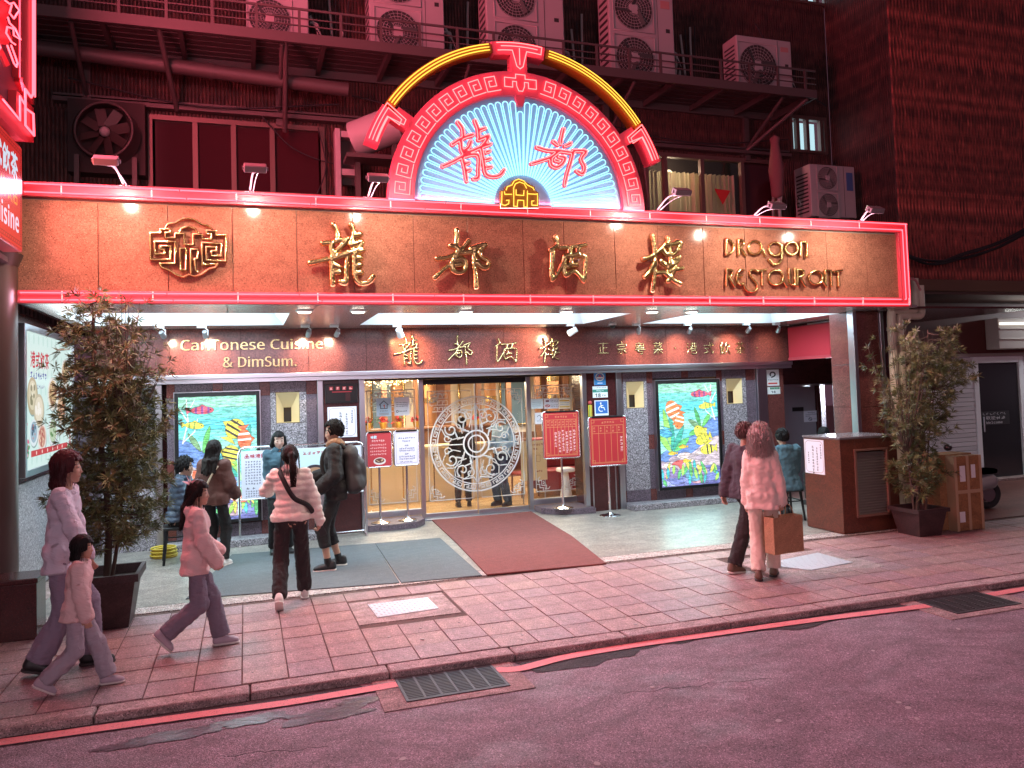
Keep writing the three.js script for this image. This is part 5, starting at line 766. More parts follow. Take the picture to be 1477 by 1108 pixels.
// ---- plates and papers on the piers -------------------------------------------------------------------------------------------------------
{
  const on = (u0, v0, u1, v1, z) => { const a = onZ(u0, v1, z), b = onZ(u1, v0, z); return [a.x, b.x, a.y, b.y, z]; }, Z = WZ + 0.022;
  const led = thing('led_sign', 'black panel with four small red lit characters on the pier', 'sign', [1.38, 2, Z]), r = on(469, 553, 515, 582, Z);
  part('housing', rbx(r[0], r[1], r[2], r[3], Z, Z + 0.04, 0.006), M.black, led); part('display', faceZ(r[0] + 0.01, r[1] - 0.01, r[2] + 0.01, r[3] - 0.01, Z + 0.042), backlit(256, 160, (g, w, h) => { g.fillStyle = '#050303'; g.fillRect(0, 0, w, h); for (let k = 0; k < 4; k++) { g.fillStyle = '#b03038'; g.fillRect(28 + k * 54, 20, 30, 30); g.strokeStyle = '#ffd0d0'; scrawl(g, 31 + k * 54, 23, 24, 3); } g.fillStyle = '#a02830'; g.fillRect(50, 62, 160, 10); g.fillStyle = '#3a1010'; g.fillRect(160, 80, 40, 70); }, 0.9), led);
  sheet('paper_notice', 'white paper notice with columns of writing under the red lit panel', 'notice', ...on(473, 586, 514, 632, Z + 0.002), noticePaper);
  sheet('round_badge_plate', 'blue plate with a round badge high on the dark pier', 'plate', ...on(857, 536, 873, 556, Z), printed(128, 160, (g, w, h) => { g.fillStyle = '#2f86c8'; g.fillRect(0, 0, w, h); g.beginPath(); g.arc(64, 62, 48, 0, 7); g.fillStyle = '#e8e0c8'; g.fill(); g.beginPath(); g.arc(64, 62, 40, 0, 7); g.fillStyle = '#5a7aa8'; g.fill(); g.fillStyle = '#e8e4da'; g.fillRect(30, 64, 68, 16); g.fillStyle = '#c84040'; g.beginPath(); g.moveTo(44, 60); g.lineTo(64, 34); g.lineTo(84, 60); g.fill(); g.fillStyle = '#fff'; g.fillRect(36, 132, 56, 8); }));
  sheet('house_number_plate', 'white and green house number plate reading 18 on the dark pier', 'number plate', ...on(855, 557, 876, 574, Z), printed(160, 128, (g, w, h) => { g.fillStyle = '#e8eef0'; g.fillRect(0, 0, w, h); g.fillStyle = '#2f8a78'; g.fillRect(0, 34, w, 34); g.strokeStyle = '#27405a'; row(g, 12, 8, 8, 15); g.strokeStyle = '#fff'; row(g, 40, 42, 4, 17); g.fillStyle = '#1c3a34'; g.font = 'bold 58px sans-serif'; g.fillText('18', 22, 122); g.strokeStyle = '#1c3a34'; row(g, 98, 94, 2, 20); }));
  sheet('wheelchair_sign', 'blue square wheelchair access sign on the dark pier', 'sign', ...on(858, 577, 877, 600, Z), printed(160, 176, (g, w, h) => { g.fillStyle = '#e6ecf2'; g.fillRect(0, 0, w, h); g.fillStyle = '#2f6fc0'; g.fillRect(10, 10, w - 20, h - 34); g.strokeStyle = '#fff'; g.fillStyle = '#fff'; g.lineWidth = 9; g.beginPath(); g.arc(72, 34, 9, 0, 7); g.fill(); g.beginPath(); g.moveTo(72, 46); g.lineTo(76, 84); g.lineTo(106, 84); g.lineTo(118, 116); g.moveTo(74, 62); g.lineTo(100, 62); g.stroke(); g.beginPath(); g.arc(76, 98, 30, 1.0, 4.4); g.stroke(); }));
  const pen = thing('pencil_decoration', 'little bunch of yellow and red pencils fixed beside the wheelchair sign', 'decoration', [5.5, 1.58, Z]); for (let k = 0; k < 4; k++) { const p = onZ(849 + k * 1.6, 601, Z + 0.02), q = onZ(849 + k * 1.4, 584, Z + 0.02); part('pencil', cyl(p, q, 0.009, 0.009, 6), std([[0.7, 0.55, 0.05], [0.3, 0.5, 0.1], [0.75, 0.6, 0.08], [0.6, 0.4, 0.05]][k], 0.5), pen); } { const q = onZ(851, 581, Z + 0.02); part('pencil_top', sph(q.x, q.y, q.z, 0.035, 8), std([0.6, 0.08, 0.08], 0.5), pen); }
  sheet('logo_plate', 'white plate with a dark ring mark and a red bar', 'plate', ...on(1105, 533, 1123, 557, Z), printed(128, 176, (g, w, h) => { g.fillStyle = '#e6e8ea'; g.fillRect(0, 0, w, h); g.strokeStyle = '#2c3034'; g.lineWidth = 13; g.beginPath(); g.arc(66, 52, 24, 2.4, 7.6); g.lineTo(52, 84); g.stroke(); g.strokeStyle = '#6a6e7a'; row(g, 18, 104, 6, 15); g.fillStyle = '#c84a48'; g.fillRect(20, 142, 88, 16); }));
  sheet('house_number_plate', 'white and green house number plate beside the passage', 'number plate', ...on(1106, 558, 1125, 569, Z), printed(160, 112, (g, w, h) => { g.fillStyle = '#e8eef0'; g.fillRect(0, 0, w, h); g.fillStyle = '#2f8a68'; g.fillRect(40, 4, w - 46, 32); g.strokeStyle = '#e8f4f0'; row(g, 50, 10, 6, 16); g.fillStyle = '#28384a'; g.font = 'bold 50px sans-serif'; g.fillText('18', 50, 96); }));
}
// ---- menu stands --------------------------------------------------------------------------------------------------------------------------
function menuStand(label, cx, cz, y0, w, h, y1, tilt, face, foot = 0.17) {
  const t = thing('menu_stand', label, 'menu stand', [cx, y0, cz], null, true);
  t.rotation.y = tilt;
  part('base', new THREE.LatheGeometry([[0, 0.06], [0.025, 0.06], [0.035, 0.045], [foot * 0.55, 0.024], [foot, 0.012], [foot, 0], [0, 0]].map(([a, b]) => new THREE.Vector2(a, b)), 28), M.chrome, t);
  part('pole', cyl(V(0, 0.04, 0), V(0, y1 + 0.03, 0), 0.018, 0.018, 14), M.chrome, t);
  const brd = part('board', rbx(-w / 2, w / 2, y1, y1 + h, 0.02, 0.035, 0.006), M.white, t);
  part('print', faceZ(-w / 2 + 0.01, w / 2 - 0.01, y1 + 0.01, y1 + h - 0.01, 0.038), face, t);
  const fr = [[-w / 2, y1 + 0.03], [-w / 2 + 0.03, y1], [w / 2 - 0.03, y1], [w / 2, y1 + 0.03], [w / 2, y1 + h - 0.03], [w / 2 - 0.03, y1 + h], [-w / 2 + 0.03, y1 + h], [-w / 2, y1 + h - 0.03]].map(([x, y]) => [x, y, 0.028]);
  part('frame', tube(fr, 0.011, { closed: true, sides: 8 }), M.chrome, t); part('clip', rbx(-w * 0.42, w * 0.42, y1 + h - 0.015, y1 + h + 0.012, 0.02, 0.05, 0.006), M.blackMetal, t);
  return t;
}
const redCard = (cols, filled) => printed(256, 320, (g, w, h) => { g.fillStyle = '#c02c34'; g.fillRect(0, 0, w, h); g.strokeStyle = '#d8a060'; g.lineWidth = 2.5; g.strokeRect(14, 14, w - 28, h - 28); for (const [x, y] of [[14, 14], [w - 34, 14], [14, h - 34], [w - 34, h - 34]]) g.strokeRect(x, y, 20, 20); g.strokeRect(20, 54, w - 40, h - 74); g.strokeRect(20, 54, w - 40, 52); for (let i = 1; i < cols; i++) { g.beginPath(); g.moveTo(20 + i * (w - 40) / cols, 54); g.lineTo(20 + i * (w - 40) / cols, h - 20); g.stroke(); } g.strokeStyle = '#d89a6a'; row(g, 84, 26, 5, 16); for (let i = 0; i < cols; i++) { scrawl(g, 27 + i * (w - 40) / cols, 62, 16); scrawl(g, 27 + i * (w - 40) / cols, 82, 16); } g.strokeStyle = '#f4e2dc'; for (let i = 0; i < filled; i++) column(g, w - 44 - i * (w - 40) / cols, 128 + (i % 3) * 6, i === filled - 1 ? 5 : 7, 19); });
menuStand('red menu card stand on the curved step before the glass', 4.96, -12.2, 0.1, 0.63, 0.77, 0.83, -0.08, redCard(8, 6));
menuStand('red menu card stand on the floor before the dark pier', 5.56, -11.68, 0, 0.66, 0.79, 0.81, -0.04, redCard(5, 1));
menuStand('small stand with red price card on the curved step', 1.95, -12.28, 0.1, 0.39, 0.54, 0.86, 0.05, printed(192, 256, (g, w, h) => { g.fillStyle = '#c23a40'; g.fillRect(0, 0, w, h); g.strokeStyle = '#bfe4f0'; ['wei', 'yin'].forEach((k, i) => glyph(g, KAI[k], 28 + i * 26, 22, 22, 4)); g.strokeStyle = '#f6dcd6'; row(g, 34, 54, 6, 16); for (let k = 0; k < 4; k++) row(g, 20, 86 + k * 24, 9, 13); g.fillStyle = '#e6dcd6'; g.beginPath(); g.ellipse(96, 216, 50, 28, 0, 0, 7); g.fill(); g.fillStyle = '#6a3a2c'; g.beginPath(); g.ellipse(96, 212, 38, 18, 0, 0, 7); g.fill(); g.fillStyle = '#d8b890'; for (let k = 0; k < 7; k++) { g.beginPath(); g.ellipse(rr(70, 122), rr(204, 220), 7, 3, rnd(), 0, 7); g.fill(); } }), 0.15);
menuStand('small stand with white price card on the curved step', 2.38, -12.3, 0.1, 0.4, 0.54, 0.86, 0.05, printed(192, 256, (g, w, h) => { g.fillStyle = '#e6dcf0'; g.fillRect(0, 0, w, h); g.strokeStyle = '#8a6a70'; g.lineWidth = 2; g.strokeRect(12, 12, w - 24, h - 24); g.strokeStyle = '#3a3048'; row(g, 30, 44, 8, 15); row(g, 60, 68, 4, 15); row(g, 80, 102, 2, 15); row(g, 34, 124, 8, 14); row(g, 34, 142, 8, 14); row(g, 80, 166, 2, 15); row(g, 34, 186, 8, 14); row(g, 34, 204, 8, 14); row(g, 40, 228, 8, 11); }), 0.15);
{ // wide steel framed menu board on two legs
  const t = thing('menu_board', 'wide steel framed menu board standing behind the smiling woman', 'menu board', [0.78, 0, -12]), x0 = -0.1, x1 = 1.67, y0 = 0.64, y1 = 1.38, z = -11.98, R = 0.09;
  part('frame', tube([[x0, 0.02, z], [x0, y1 - R, z], [x0 + R * 0.3, y1 - R * 0.3, z], [x0 + R, y1, z], [x1 - R, y1, z], [x1 - R * 0.3, y1 - R * 0.3, z], [x1, y1 - R, z], [x1, 0.02, z]], 0.017, { sides: 10 }), M.chrome, t);
  part('lower_rail', [cyl(V(x0, y0, z), V(x1, y0, z), 0.012), cyl(V(x0, 0.06, z), V(x1, 0.06, z), 0.012)], M.chrome, t);
  for (const x of [x0, x1]) part('foot', cyl(V(x, 0.018, z - 0.2), V(x, 0.018, z + 0.2), 0.016), M.chrome, t);
  part('board', bx(x0 + 0.03, x1 - 0.03, y0 + 0.01, y1 - 0.05, z - 0.01, z + 0.006), M.white, t);
  part('print', faceZ(x0 + 0.04, x1 - 0.04, y0 + 0.02, y1 - 0.06, z + 0.01), printed(768, 320, (g, w, h) => {
    g.fillStyle = '#e2e2f0'; g.fillRect(0, 0, w, h); g.fillStyle = '#d6eef0'; g.fillRect(w * 0.47, 0, w * 0.33, h);
    g.strokeStyle = '#b0303c'; ['pin', 'wei', 'gang', 'yin'].forEach((k, i) => glyph(g, KAI[k], 18 + i * 34, 18, 28, 4)); row(g, 170, 18, 4, 28);
    g.strokeStyle = '#40384c'; for (let k = 0; k < 9; k++) row(g, 20, 64 + k * 19, 6, 13, 1.3), row(g, 140, 64 + k * 19, 3, 9), row(g, 200, 64 + k * 19, 6, 12, 1.3); row(g, 26, 246, 2, 18, 2); for (let k = 0; k < 3; k++) row(g, 20, 268 + k * 17, 6, 12, 1.3);
    g.strokeStyle = '#a83440'; row(g, w * 0.5, 20, 6, 26); g.fillStyle = '#3a3038'; g.beginPath(); g.ellipse(w * 0.6, 150, 60, 34, 0, 0, 7); g.fill(); g.fillStyle = '#b88a6a'; g.beginPath(); g.ellipse(w * 0.6, 156, 46, 22, 0, 0, 7); g.fill();
    g.strokeStyle = '#38304a'; row(g, w * 0.84, 18, 3, 16); g.strokeStyle = '#a02848'; row(g, w * 0.83, 52, 3, 36, 1.2); g.fillStyle = '#a86a4a'; g.beginPath(); g.ellipse(w * 0.92, 140, 44, 22, 0.3, 0, 7); g.fill(); g.fillStyle = '#8a9a6a'; g.beginPath(); g.ellipse(w * 0.9, 235, 40, 22, 0, 0, 7); g.fill();
  }), t);
}
// ---- passage behind the pillar: red box sign, grey door, tiled wall, blue door ---------------------------------------------------------------
{
  const z = -12.92, X = (u) => onZ(u, 640, z).x;
  part('passage_wall', [bx(9.43, 12.6, 1.98, 3.09, z - 0.2, z), bx(9.43, X(1131), 0, 1.979, z - 0.2, z), bx(X(1182), X(1186), 0, 1.979, z - 0.2, z + 0.02), bx(X(1246), 12.6, 0, 1.979, z - 0.2, z)], M.darkWine, house);
  part('passage_header', bx(9.43, 12.6, 1.975, 2.01, z + 0.001, z + 0.04), M.steelDull, house);
  part('corridor_tile', rbx(X(1187), X(1221), 0, 0.98, z - 0.6, z - 0.55, 0.004), M.greyGranite, house); part('corridor_tile', rbx(X(1187), X(1221), 0.984, 1.975, z - 0.6, z - 0.55, 0.004), M.greyGranite, house);
  const d = thing('steel_door', 'dull grey steel door in the side passage', 'door', [X(1156), 0, z]); part('leaf', rbx(X(1131) + 0.01, X(1182) - 0.01, 0.01, 1.97, z - 0.1, z - 0.05, 0.006), std([0.3, 0.27, 0.33], 0.4, { metalness: 0.2 }), d);
  { const a = onZ(1143, 590, z - 0.04), b = onZ(1159, 587, z - 0.04); part('mail_slot', rbx(a.x, b.x, a.y - 0.05, a.y + 0.03, z - 0.05, z - 0.035, 0.006), M.blackMetal, d); }
  { const a = onZ(1160, 609, z - 0.045), b = onZ(1180, 592, z - 0.045); sheet('no_smoking_notice', 'pale paper notice with a no smoking symbol on the grey door', 'notice', a.x, b.x, a.y, b.y, z - 0.046, printed(160, 136, (g, w, h) => { g.fillStyle = '#d4d2e4'; g.fillRect(0, 0, w, h); g.strokeStyle = '#3a4468'; row(g, 42, 14, 5, 14); row(g, 16, 38, 9, 12); row(g, 16, 58, 4, 12); g.lineWidth = 6; g.beginPath(); g.arc(68, 102, 18, 0, 7); g.moveTo(56, 90); g.lineTo(80, 114); g.stroke(); g.lineWidth = 3; row(g, 104, 98, 3, 10); })); }
  const e = thing('blue_door', 'blue painted door with a coloured sticker in the corridor', 'door', [X(1235), 0, z]); part('leaf', rbx(X(1224), X(1246), 0.01, 1.9, z - 0.3, z - 0.25, 0.006), std([0.06, 0.14, 0.36], 0.4), e); part('frame', [bx(X(1220), X(1224), 0, 1.96, z - 0.3, z - 0.2), bx(X(1224), X(1246), 1.9, 1.96, z - 0.3, z - 0.2)], M.steel, e);
  { const a = onZ(1225, 618, z - 0.24), b = onZ(1229, 603, z - 0.24); part('sticker', bx(a.x, b.x, a.y, b.y, z - 0.249, z - 0.244), std([0.6, 0.5, 0.12], 0.5), e); const c = onZ(1228, 592, z - 0.24), f = onZ(1233, 589, z - 0.24); part('sticker', bx(c.x, f.x, c.y, f.y, z - 0.249, z - 0.244), M.white, e); }
  bulb('corridor_lamp_light', [0.8, 0.9, 1], 9, [X(1215), 1.9, z - 0.2], 4, part('corridor_lamp', bx(X(1200), X(1215), 2.02, 2.04, z - 0.5, z - 0.3), glow([0.8, 0.92, 1], 2), house));
  const r = thing('red_box_sign', 'plain red box sign hanging beside the sign wall', 'sign', [9.4, 2.45, -11.1]);
  const rf = std([0.5, 0.03, 0.05], 0.4); part('face', rbx(9.3, 9.32, 2.5, 3.03, -10.78, -11.84, 0.003), rf, r); part('face', rbx(9.3, 9.32, 2.52, 3.04, -10.42, -10.776, 0.003), rf, r); part('box', bx(9.32, 9.55, 2.47, 3.05, -11.86, -10.41), std([0.3, 0.03, 0.045], 0.5), r); part('lower_edge', rbx(9.29, 9.32, 2.45, 2.498, -11.85, -10.41, 0.004), std([0.5, 0.06, 0.08], 0.4), r); part('top_strip', bx(9.29, 9.34, 3.05, 3.07, -11.3, -10.4), M.steelDull, r);
}
// ---- ribbed upper wall: real corrugation, openings left for the windows --------------------------------------------------------------------
function ribbed(x0, x1, y0, y1, z, pitch = 0.05, depth = 0.016) {
  const n = Math.max(1, Math.round((x1 - x0) / pitch)), pos = [], idx = [], w = (x1 - x0) / n; let k = 0;
  for (let i = 0; i < n; i++) for (const [a, d] of [[0, 0], [0.22, depth], [0.72, depth], [0.94, 0]]) { const x = x0 + (i + a) * w; pos.push(x, y0, z + d, x, y1, z + d); k++; }
  pos.push(x1, y0, z, x1, y1, z); k++;
  for (let i = 0; i + 1 < k; i++) idx.push(i * 2, i * 2 + 2, i * 2 + 1, i * 2 + 1, i * 2 + 2, i * 2 + 3);
  const g = new THREE.BufferGeometry(); g.setAttribute('position', new THREE.Float32BufferAttribute(pos, 3)); g.setIndex(idx); const q = g.toNonIndexed(); q.computeVertexNormals(); return metres(q);
}
const UZ = -12.02, CX = 10.63;
{
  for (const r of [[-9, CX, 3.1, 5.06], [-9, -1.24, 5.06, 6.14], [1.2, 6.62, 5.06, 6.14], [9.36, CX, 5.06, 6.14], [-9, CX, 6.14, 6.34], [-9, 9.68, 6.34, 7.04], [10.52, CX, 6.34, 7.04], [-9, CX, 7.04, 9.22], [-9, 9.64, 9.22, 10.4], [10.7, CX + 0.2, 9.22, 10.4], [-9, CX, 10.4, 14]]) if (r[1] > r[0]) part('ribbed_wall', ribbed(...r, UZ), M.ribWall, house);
  part('wall_core', bx(-9, CX, 3.1, 14, UZ - 1.3, UZ - 1.1), std([0.02, 0.012, 0.012], 0.9), house); part('end_wall', bx(-9, -8.9, 0, 14, -18, UZ), M.ribWall, house);
  part('wall_ledge', bx(-2.4, 9.6, 6.2, 6.26, UZ + 0.02, UZ + 0.16), M.iron, house); part('wall_ledge', bx(-2.4, 9.6, 6.3, 6.33, UZ + 0.02, UZ + 0.1), M.iron, house);
  // steel framed windows
  const win = (x0, x1, y0, y1, xs, label, panes) => {
    const t = thing('window', label, 'window', [(x0 + x1) / 2, y0, UZ]), fm = std([0.16, 0.1, 0.09], 0.45, { metalness: 0.5 });
    const fr = part('frame', [bx(x0, x1, y1 - 0.07, y1, UZ - 0.05, UZ + 0.05), bx(x0, x1, y0, y0 + 0.05, UZ - 0.05, UZ + 0.05), bx(x0, x0 + 0.06, y0 + 0.05, y1 - 0.07, UZ - 0.05, UZ + 0.05), bx(x1 - 0.06, x1, y0 + 0.05, y1 - 0.07, UZ - 0.05, UZ + 0.05)], fm, t);
    for (const x of xs) part('mullion', bx(x - 0.035, x + 0.035, y0 + 0.05, y1 - 0.07, UZ - 0.04, UZ + 0.045), fm, t);
    const e = [x0 + 0.06, ...xs, x1 - 0.06]; for (let i = 0; i + 1 < e.length; i++) part('pane', bx(e[i] + 0.03, e[i + 1] - 0.03, y0 + 0.05, y1 - 0.07, UZ - 0.02, UZ - 0.014), panes[i] ?? M.glass, t);
    return t;
  };
  const dim = std([0.05, 0.012, 0.016], 0.08, { metalness: 0.1 });
  win(-1.24, 1.2, 5.06, 6.14, [-0.62, -0.1, 0.44], 'dark four part window below the platform above the emblem', [dim, dim, dim, dim]);
  const w2 = win(6.62, 9.36, 5.06, 6.14, [7.02, 7.76, 8.6], 'lit window with pale curtains beside the neon fan', [M.glass, M.glass, M.glass, dim]);
  const curtain = std([0.62, 0.54, 0.38], 1, { transmission: 0.4, thickness: 0 });
  { const l = thing('room_lamp', 'warm ceiling lamp in the room behind the pale curtains', 'lamp', [7.5, 6.0, UZ - 0.7]); part('lamp_shade', sph(7.5, 5.98, UZ - 0.7, 0.09), glow([1, 0.8, 0.5], 2, 0xccbbaa), l); bulb('room_lamp_light', [1, 0.82, 0.55], 2.4, [7.5, 5.98, UZ - 0.7], 4, l); }
  const cpts = []; for (let i = 0; i <= 160; i++) cpts.push([6.66 + i * 1.9 / 160, UZ - 0.22 + 0.05 * Math.sin(i * 0.8) + 0.02 * Math.sin(i * 0.37)]);
  const folds = new THREE.BufferGeometry(), fp = [], fi = []; cpts.forEach(([x, z], i) => { fp.push(x, 5.06, z, x, 5.88, z); if (i) fi.push(i * 2 - 2, i * 2, i * 2 - 1, i * 2 - 1, i * 2, i * 2 + 1); }); folds.setAttribute('position', new THREE.Float32BufferAttribute(fp, 3)); folds.setIndex(fi); folds.computeVertexNormals(); metres(folds);
  const cur = single('curtain', folds, curtain, 'pale beige pleated curtain behind the lit upper window', 'curtain');
  const tri = [onZ(1031, 272, UZ + 0.0), onZ(1054, 275, UZ), onZ(1043, 295, UZ)].map((p) => [p.x, p.y]); part('red_triangle_sticker', plate(tri, UZ - 0.008, 0.004), std([0.5, 0.03, 0.03], 0.5), w2);
  const lit = (x0, x1, y0, y1, mid, label) => { const t = win(x0, x1, y0, y1, mid, label, mid.map(() => M.glass).concat([M.glass])); part('lit_window_blind', bx(x0 + 0.02, x1 - 0.02, y0 + 0.02, y1 - 0.02, UZ - 0.3, UZ - 0.28), glow([0.5, 0.78, 0.86], 0.95, 0x99aaaa), t); rect('window_light', x1 - x0 - 0.1, y1 - y0 - 0.1, [0.6, 0.85, 0.95], 0.7, [(x0 + x1) / 2, (y0 + y1) / 2, UZ - 0.1], [(x0 + x1) / 2, (y0 + y1) / 2, 0], t); };
  lit(9.68, 10.52, 6.34, 7.04, [9.86, 10.08, 10.4], 'small bluish lit window above the two fan air conditioner');
  lit(9.64, 10.7, 9.22, 10.4, [9.95, 10.2, 10.45], 'bluish lit window high up near the corner');
  // fire escape platform
  const pf = thing('steel_platform', 'long rusty steel platform with low railing carrying the air conditioners', 'platform', [3.4, 6.88, -11.4]), Z0 = -10.8, Z1 = UZ + 0.03, A = -9, B = 9.32;
  part('front_beam', bx(A, B, 6.88, 7.02, Z0 - 0.05, Z0), M.iron, pf); part('back_beam', bx(A, B, 6.88, 7.02, Z1, Z1 + 0.05), M.iron, pf); part('end_beam', bx(B - 0.05, B, 6.881, 7.019, Z1 + 0.051, Z0 - 0.051), M.iron, pf);
  for (let k = 0; k < 7; k++) { const z = Z0 - 0.08 - k * 0.16; part('floor_plank', bx(A, B - 0.06, 7.0, 7.025, z - 0.125, z), M.iron, pf); }
  for (let x = -2.6; x < B; x += 0.92) part('joist', bx(x, x + 0.06, 6.9, 6.995, Z1 + 0.06, Z0 - 0.06), M.iron, pf);
  for (let x = -2.55; x < B + 0.1; x += 0.555) part('rail_post', bx(x - 0.018, x + 0.018, 7.02, 7.36, Z0 - 0.035, Z0 - 0.005), M.iron, pf);
  for (const y of [7.34, 7.22, 7.12]) part('rail_bar', bx(A, B, y, y + (y > 7.3 ? 0.03 : 0.015), Z0 - 0.03, Z0 - 0.01), M.iron, pf);
  for (const x of [-2.0, 0.55, 3.2, 5.9, 8.7]) part('bracket', [cyl(V(x, 6.88, Z0 - 0.1), V(x, 6.3, Z1), 0.03), bx(x - 0.05, x + 0.05, 6.1, 6.9, Z1 - 0.005, Z1 + 0.05)], M.iron, pf);
  for (const [a, b] of [[[-1.0, 7.0, Z0 - 0.02], [-0.85, 6.2, Z1 + 0.1]], [[0.6, 7, Z0 - 0.05], [0.62, 6.0, Z1 + 0.1]], [[9.2, 6.9, Z0 - 0.1], [8.6, 6.2, Z1]]]) part('strut', cyl(V(...a), V(...b), 0.035), M.iron, pf);
  const pipe = thing('drain_pipe', 'thick slanting pipe under the platform', 'pipe', [-0.5, 6.6, -11.5]); part('pipe_run', cyl(V(-3.2, 6.78, -11.5), V(1.5, 6.56, -11.5), 0.1, 0.1, 18), M.iron, pipe); part('pipe_collar', cyl(V(-0.4, 6.65, -11.5), V(-0.34, 6.647, -11.5), 0.112, 0.112, 18), M.iron, pipe);
  seedTo(55);
  const wires = [[[0.3, 6.2], [0.75, 5.75], [1.5, 5.55], [2.2, 5.7]], [[1.1, 6.1], [1.2, 5.5], [1.05, 5.05]], [[1.25, 6.0], [1.4, 5.4], [1.2, 5.0]], [[6.2, 6.1], [5.9, 5.5], [6.1, 4.4]]];
  wires.forEach((w, i) => single('wall_cable', tube(smooth(w.map(([x, y]) => [x, y, UZ + 0.12]), 8), 0.01, { sides: 5 }), M.rubber, ['thin cable sagging across the dark upper window', 'thin black cable hanging beside the window frame', 'black cable looping down beside the wall rack', 'black cable hanging behind the neon fan'][i], 'cable'));
}
// ---- air conditioners -------------------------------------------------------------------------------------------------------------------------
function airCon(label, x0, x1, y0, y1, z, fans, opt = {}) {
  const t = thing('air_conditioner', label, 'air conditioner', [(x0 + x1) / 2, y0, z], 'outdoor air conditioner units'), d = 0.42, h = y1 - y0, w = x1 - x0;
  part('casing', rbx(x0, x1, y0 + 0.03, y1, z - d, z, 0.02), opt.mat ?? M.acWhite, t);
  for (const x of [x0 + 0.1, x1 - 0.1]) part('foot', bx(x - 0.03, x + 0.03, y0, y0 + 0.031, z - d, z + 0.02), M.acDark, t);
  for (let f = 0; f < fans; f++) {
    const r = Math.min(w * 0.33, h / fans * 0.42), cx = x0 + w * 0.37, cy = y0 + h * (f + 0.5) / fans;
    const g = part('fan_grille', new THREE.CylinderGeometry(r, r, 0.02, 36).rotateX(Math.PI / 2).translate(cx, cy, z + 0.002), M.acDark, t), rings = [];
    for (let k = 1; k <= 7; k++) rings.push(new THREE.TorusGeometry(r * k / 7, 0.004, 4, 36).translate(cx, cy, z + 0.016));
    for (let k = 0; k < 28; k++) { const a = k / 28 * 6.2832; rings.push(cyl(V(cx + 0.05 * Math.cos(a), cy + 0.05 * Math.sin(a), z + 0.018), V(cx + r * Math.cos(a + 0.25), cy + r * Math.sin(a + 0.25), z + 0.018), 0.003, 0.003, 4)); }
    part('guard_wire', rings, M.acGrey, t);
    const bl = []; for (let k = 0; k < 3; k++) { const a = k * 2.094 + f, q = new THREE.BoxGeometry(r * 0.75, r * 0.5, 0.008); q.rotateX(0.4); q.translate(r * 0.5, 0, 0); q.rotateZ(a); q.translate(cx, cy, z + 0.006); bl.push(q); } part('fan_blade', bl, std([0.06, 0.06, 0.06], 0.6), t);
    part('fan_hub', rbx(cx - r * 0.22, cx + r * 0.22, cy - r * 0.22, cy + r * 0.22, z + 0.012, z + 0.028, r * 0.08), M.acWhite, t);
    part('grille_rim', tube([[cx - r * 1.08, cy - r * 1.08, z + 0.006], [cx + r * 1.08, cy - r * 1.08, z + 0.006], [cx + r * 1.08, cy + r * 1.08, z + 0.006], [cx - r * 1.08, cy + r * 1.08, z + 0.006]], 0.012, { closed: true }), opt.mat ?? M.acWhite, t);
  }
  for (let k = 0; k < 11; k++) part('side_slot', bx(x0 - 0.003, x0 + 0.004, y0 + h * (0.12 + k * 0.07), y0 + h * (0.12 + k * 0.07) + h * 0.03, z - d + 0.06, z - 0.06), M.acDark, t);
  part('panel_seam', bx(x0 + w * 0.74, x0 + w * 0.746, y0 + 0.05, y1 - 0.02, z - 0.002, z + 0.003), M.acDark, t);
  part('handle', bx(x0 + w * 0.87, x0 + w * 0.93, y0 + h * 0.55, y0 + h * 0.59, z, z + 0.004), M.acDark, t);
  part('badge', bx(x1 - w * 0.2, x1 - w * 0.06, y1 - h * (opt.badge ? 0.46 : 0.2), y1 - h * 0.12, z, z + 0.006), opt.badge ?? std([0.45, 0.2, 0.2], 0.5), t);
  return t;
}
airCon('tall air conditioner on the platform at the end away from the lit windows', 0.1, 0.95, 7.06, 8.5, -11.35, 2, {});
airCon('tall air conditioner on the platform next to the dark gap', 1.82, 2.95, 7.06, 8.6, -11.35, 2);
airCon('tall air conditioner on the platform directly above the neon arch', 3.62, 4.92, 7.06, 8.6, -11.35, 2);
airCon('tall air conditioner on the platform beside the single fan unit', 5.72, 6.92, 7.06, 8.7, -11.35, 2);
airCon('single fan air conditioner at the end of the platform', 8.14, 9.28, 7.06, 8.1, -11.35, 1);
airCon('pale two fan air conditioner with blue badge on the canopy roof', 9.44, 10.42, 4.92, 5.88, -11.22, 2, { badge: std([0.06, 0.12, 0.3], 0.5) });
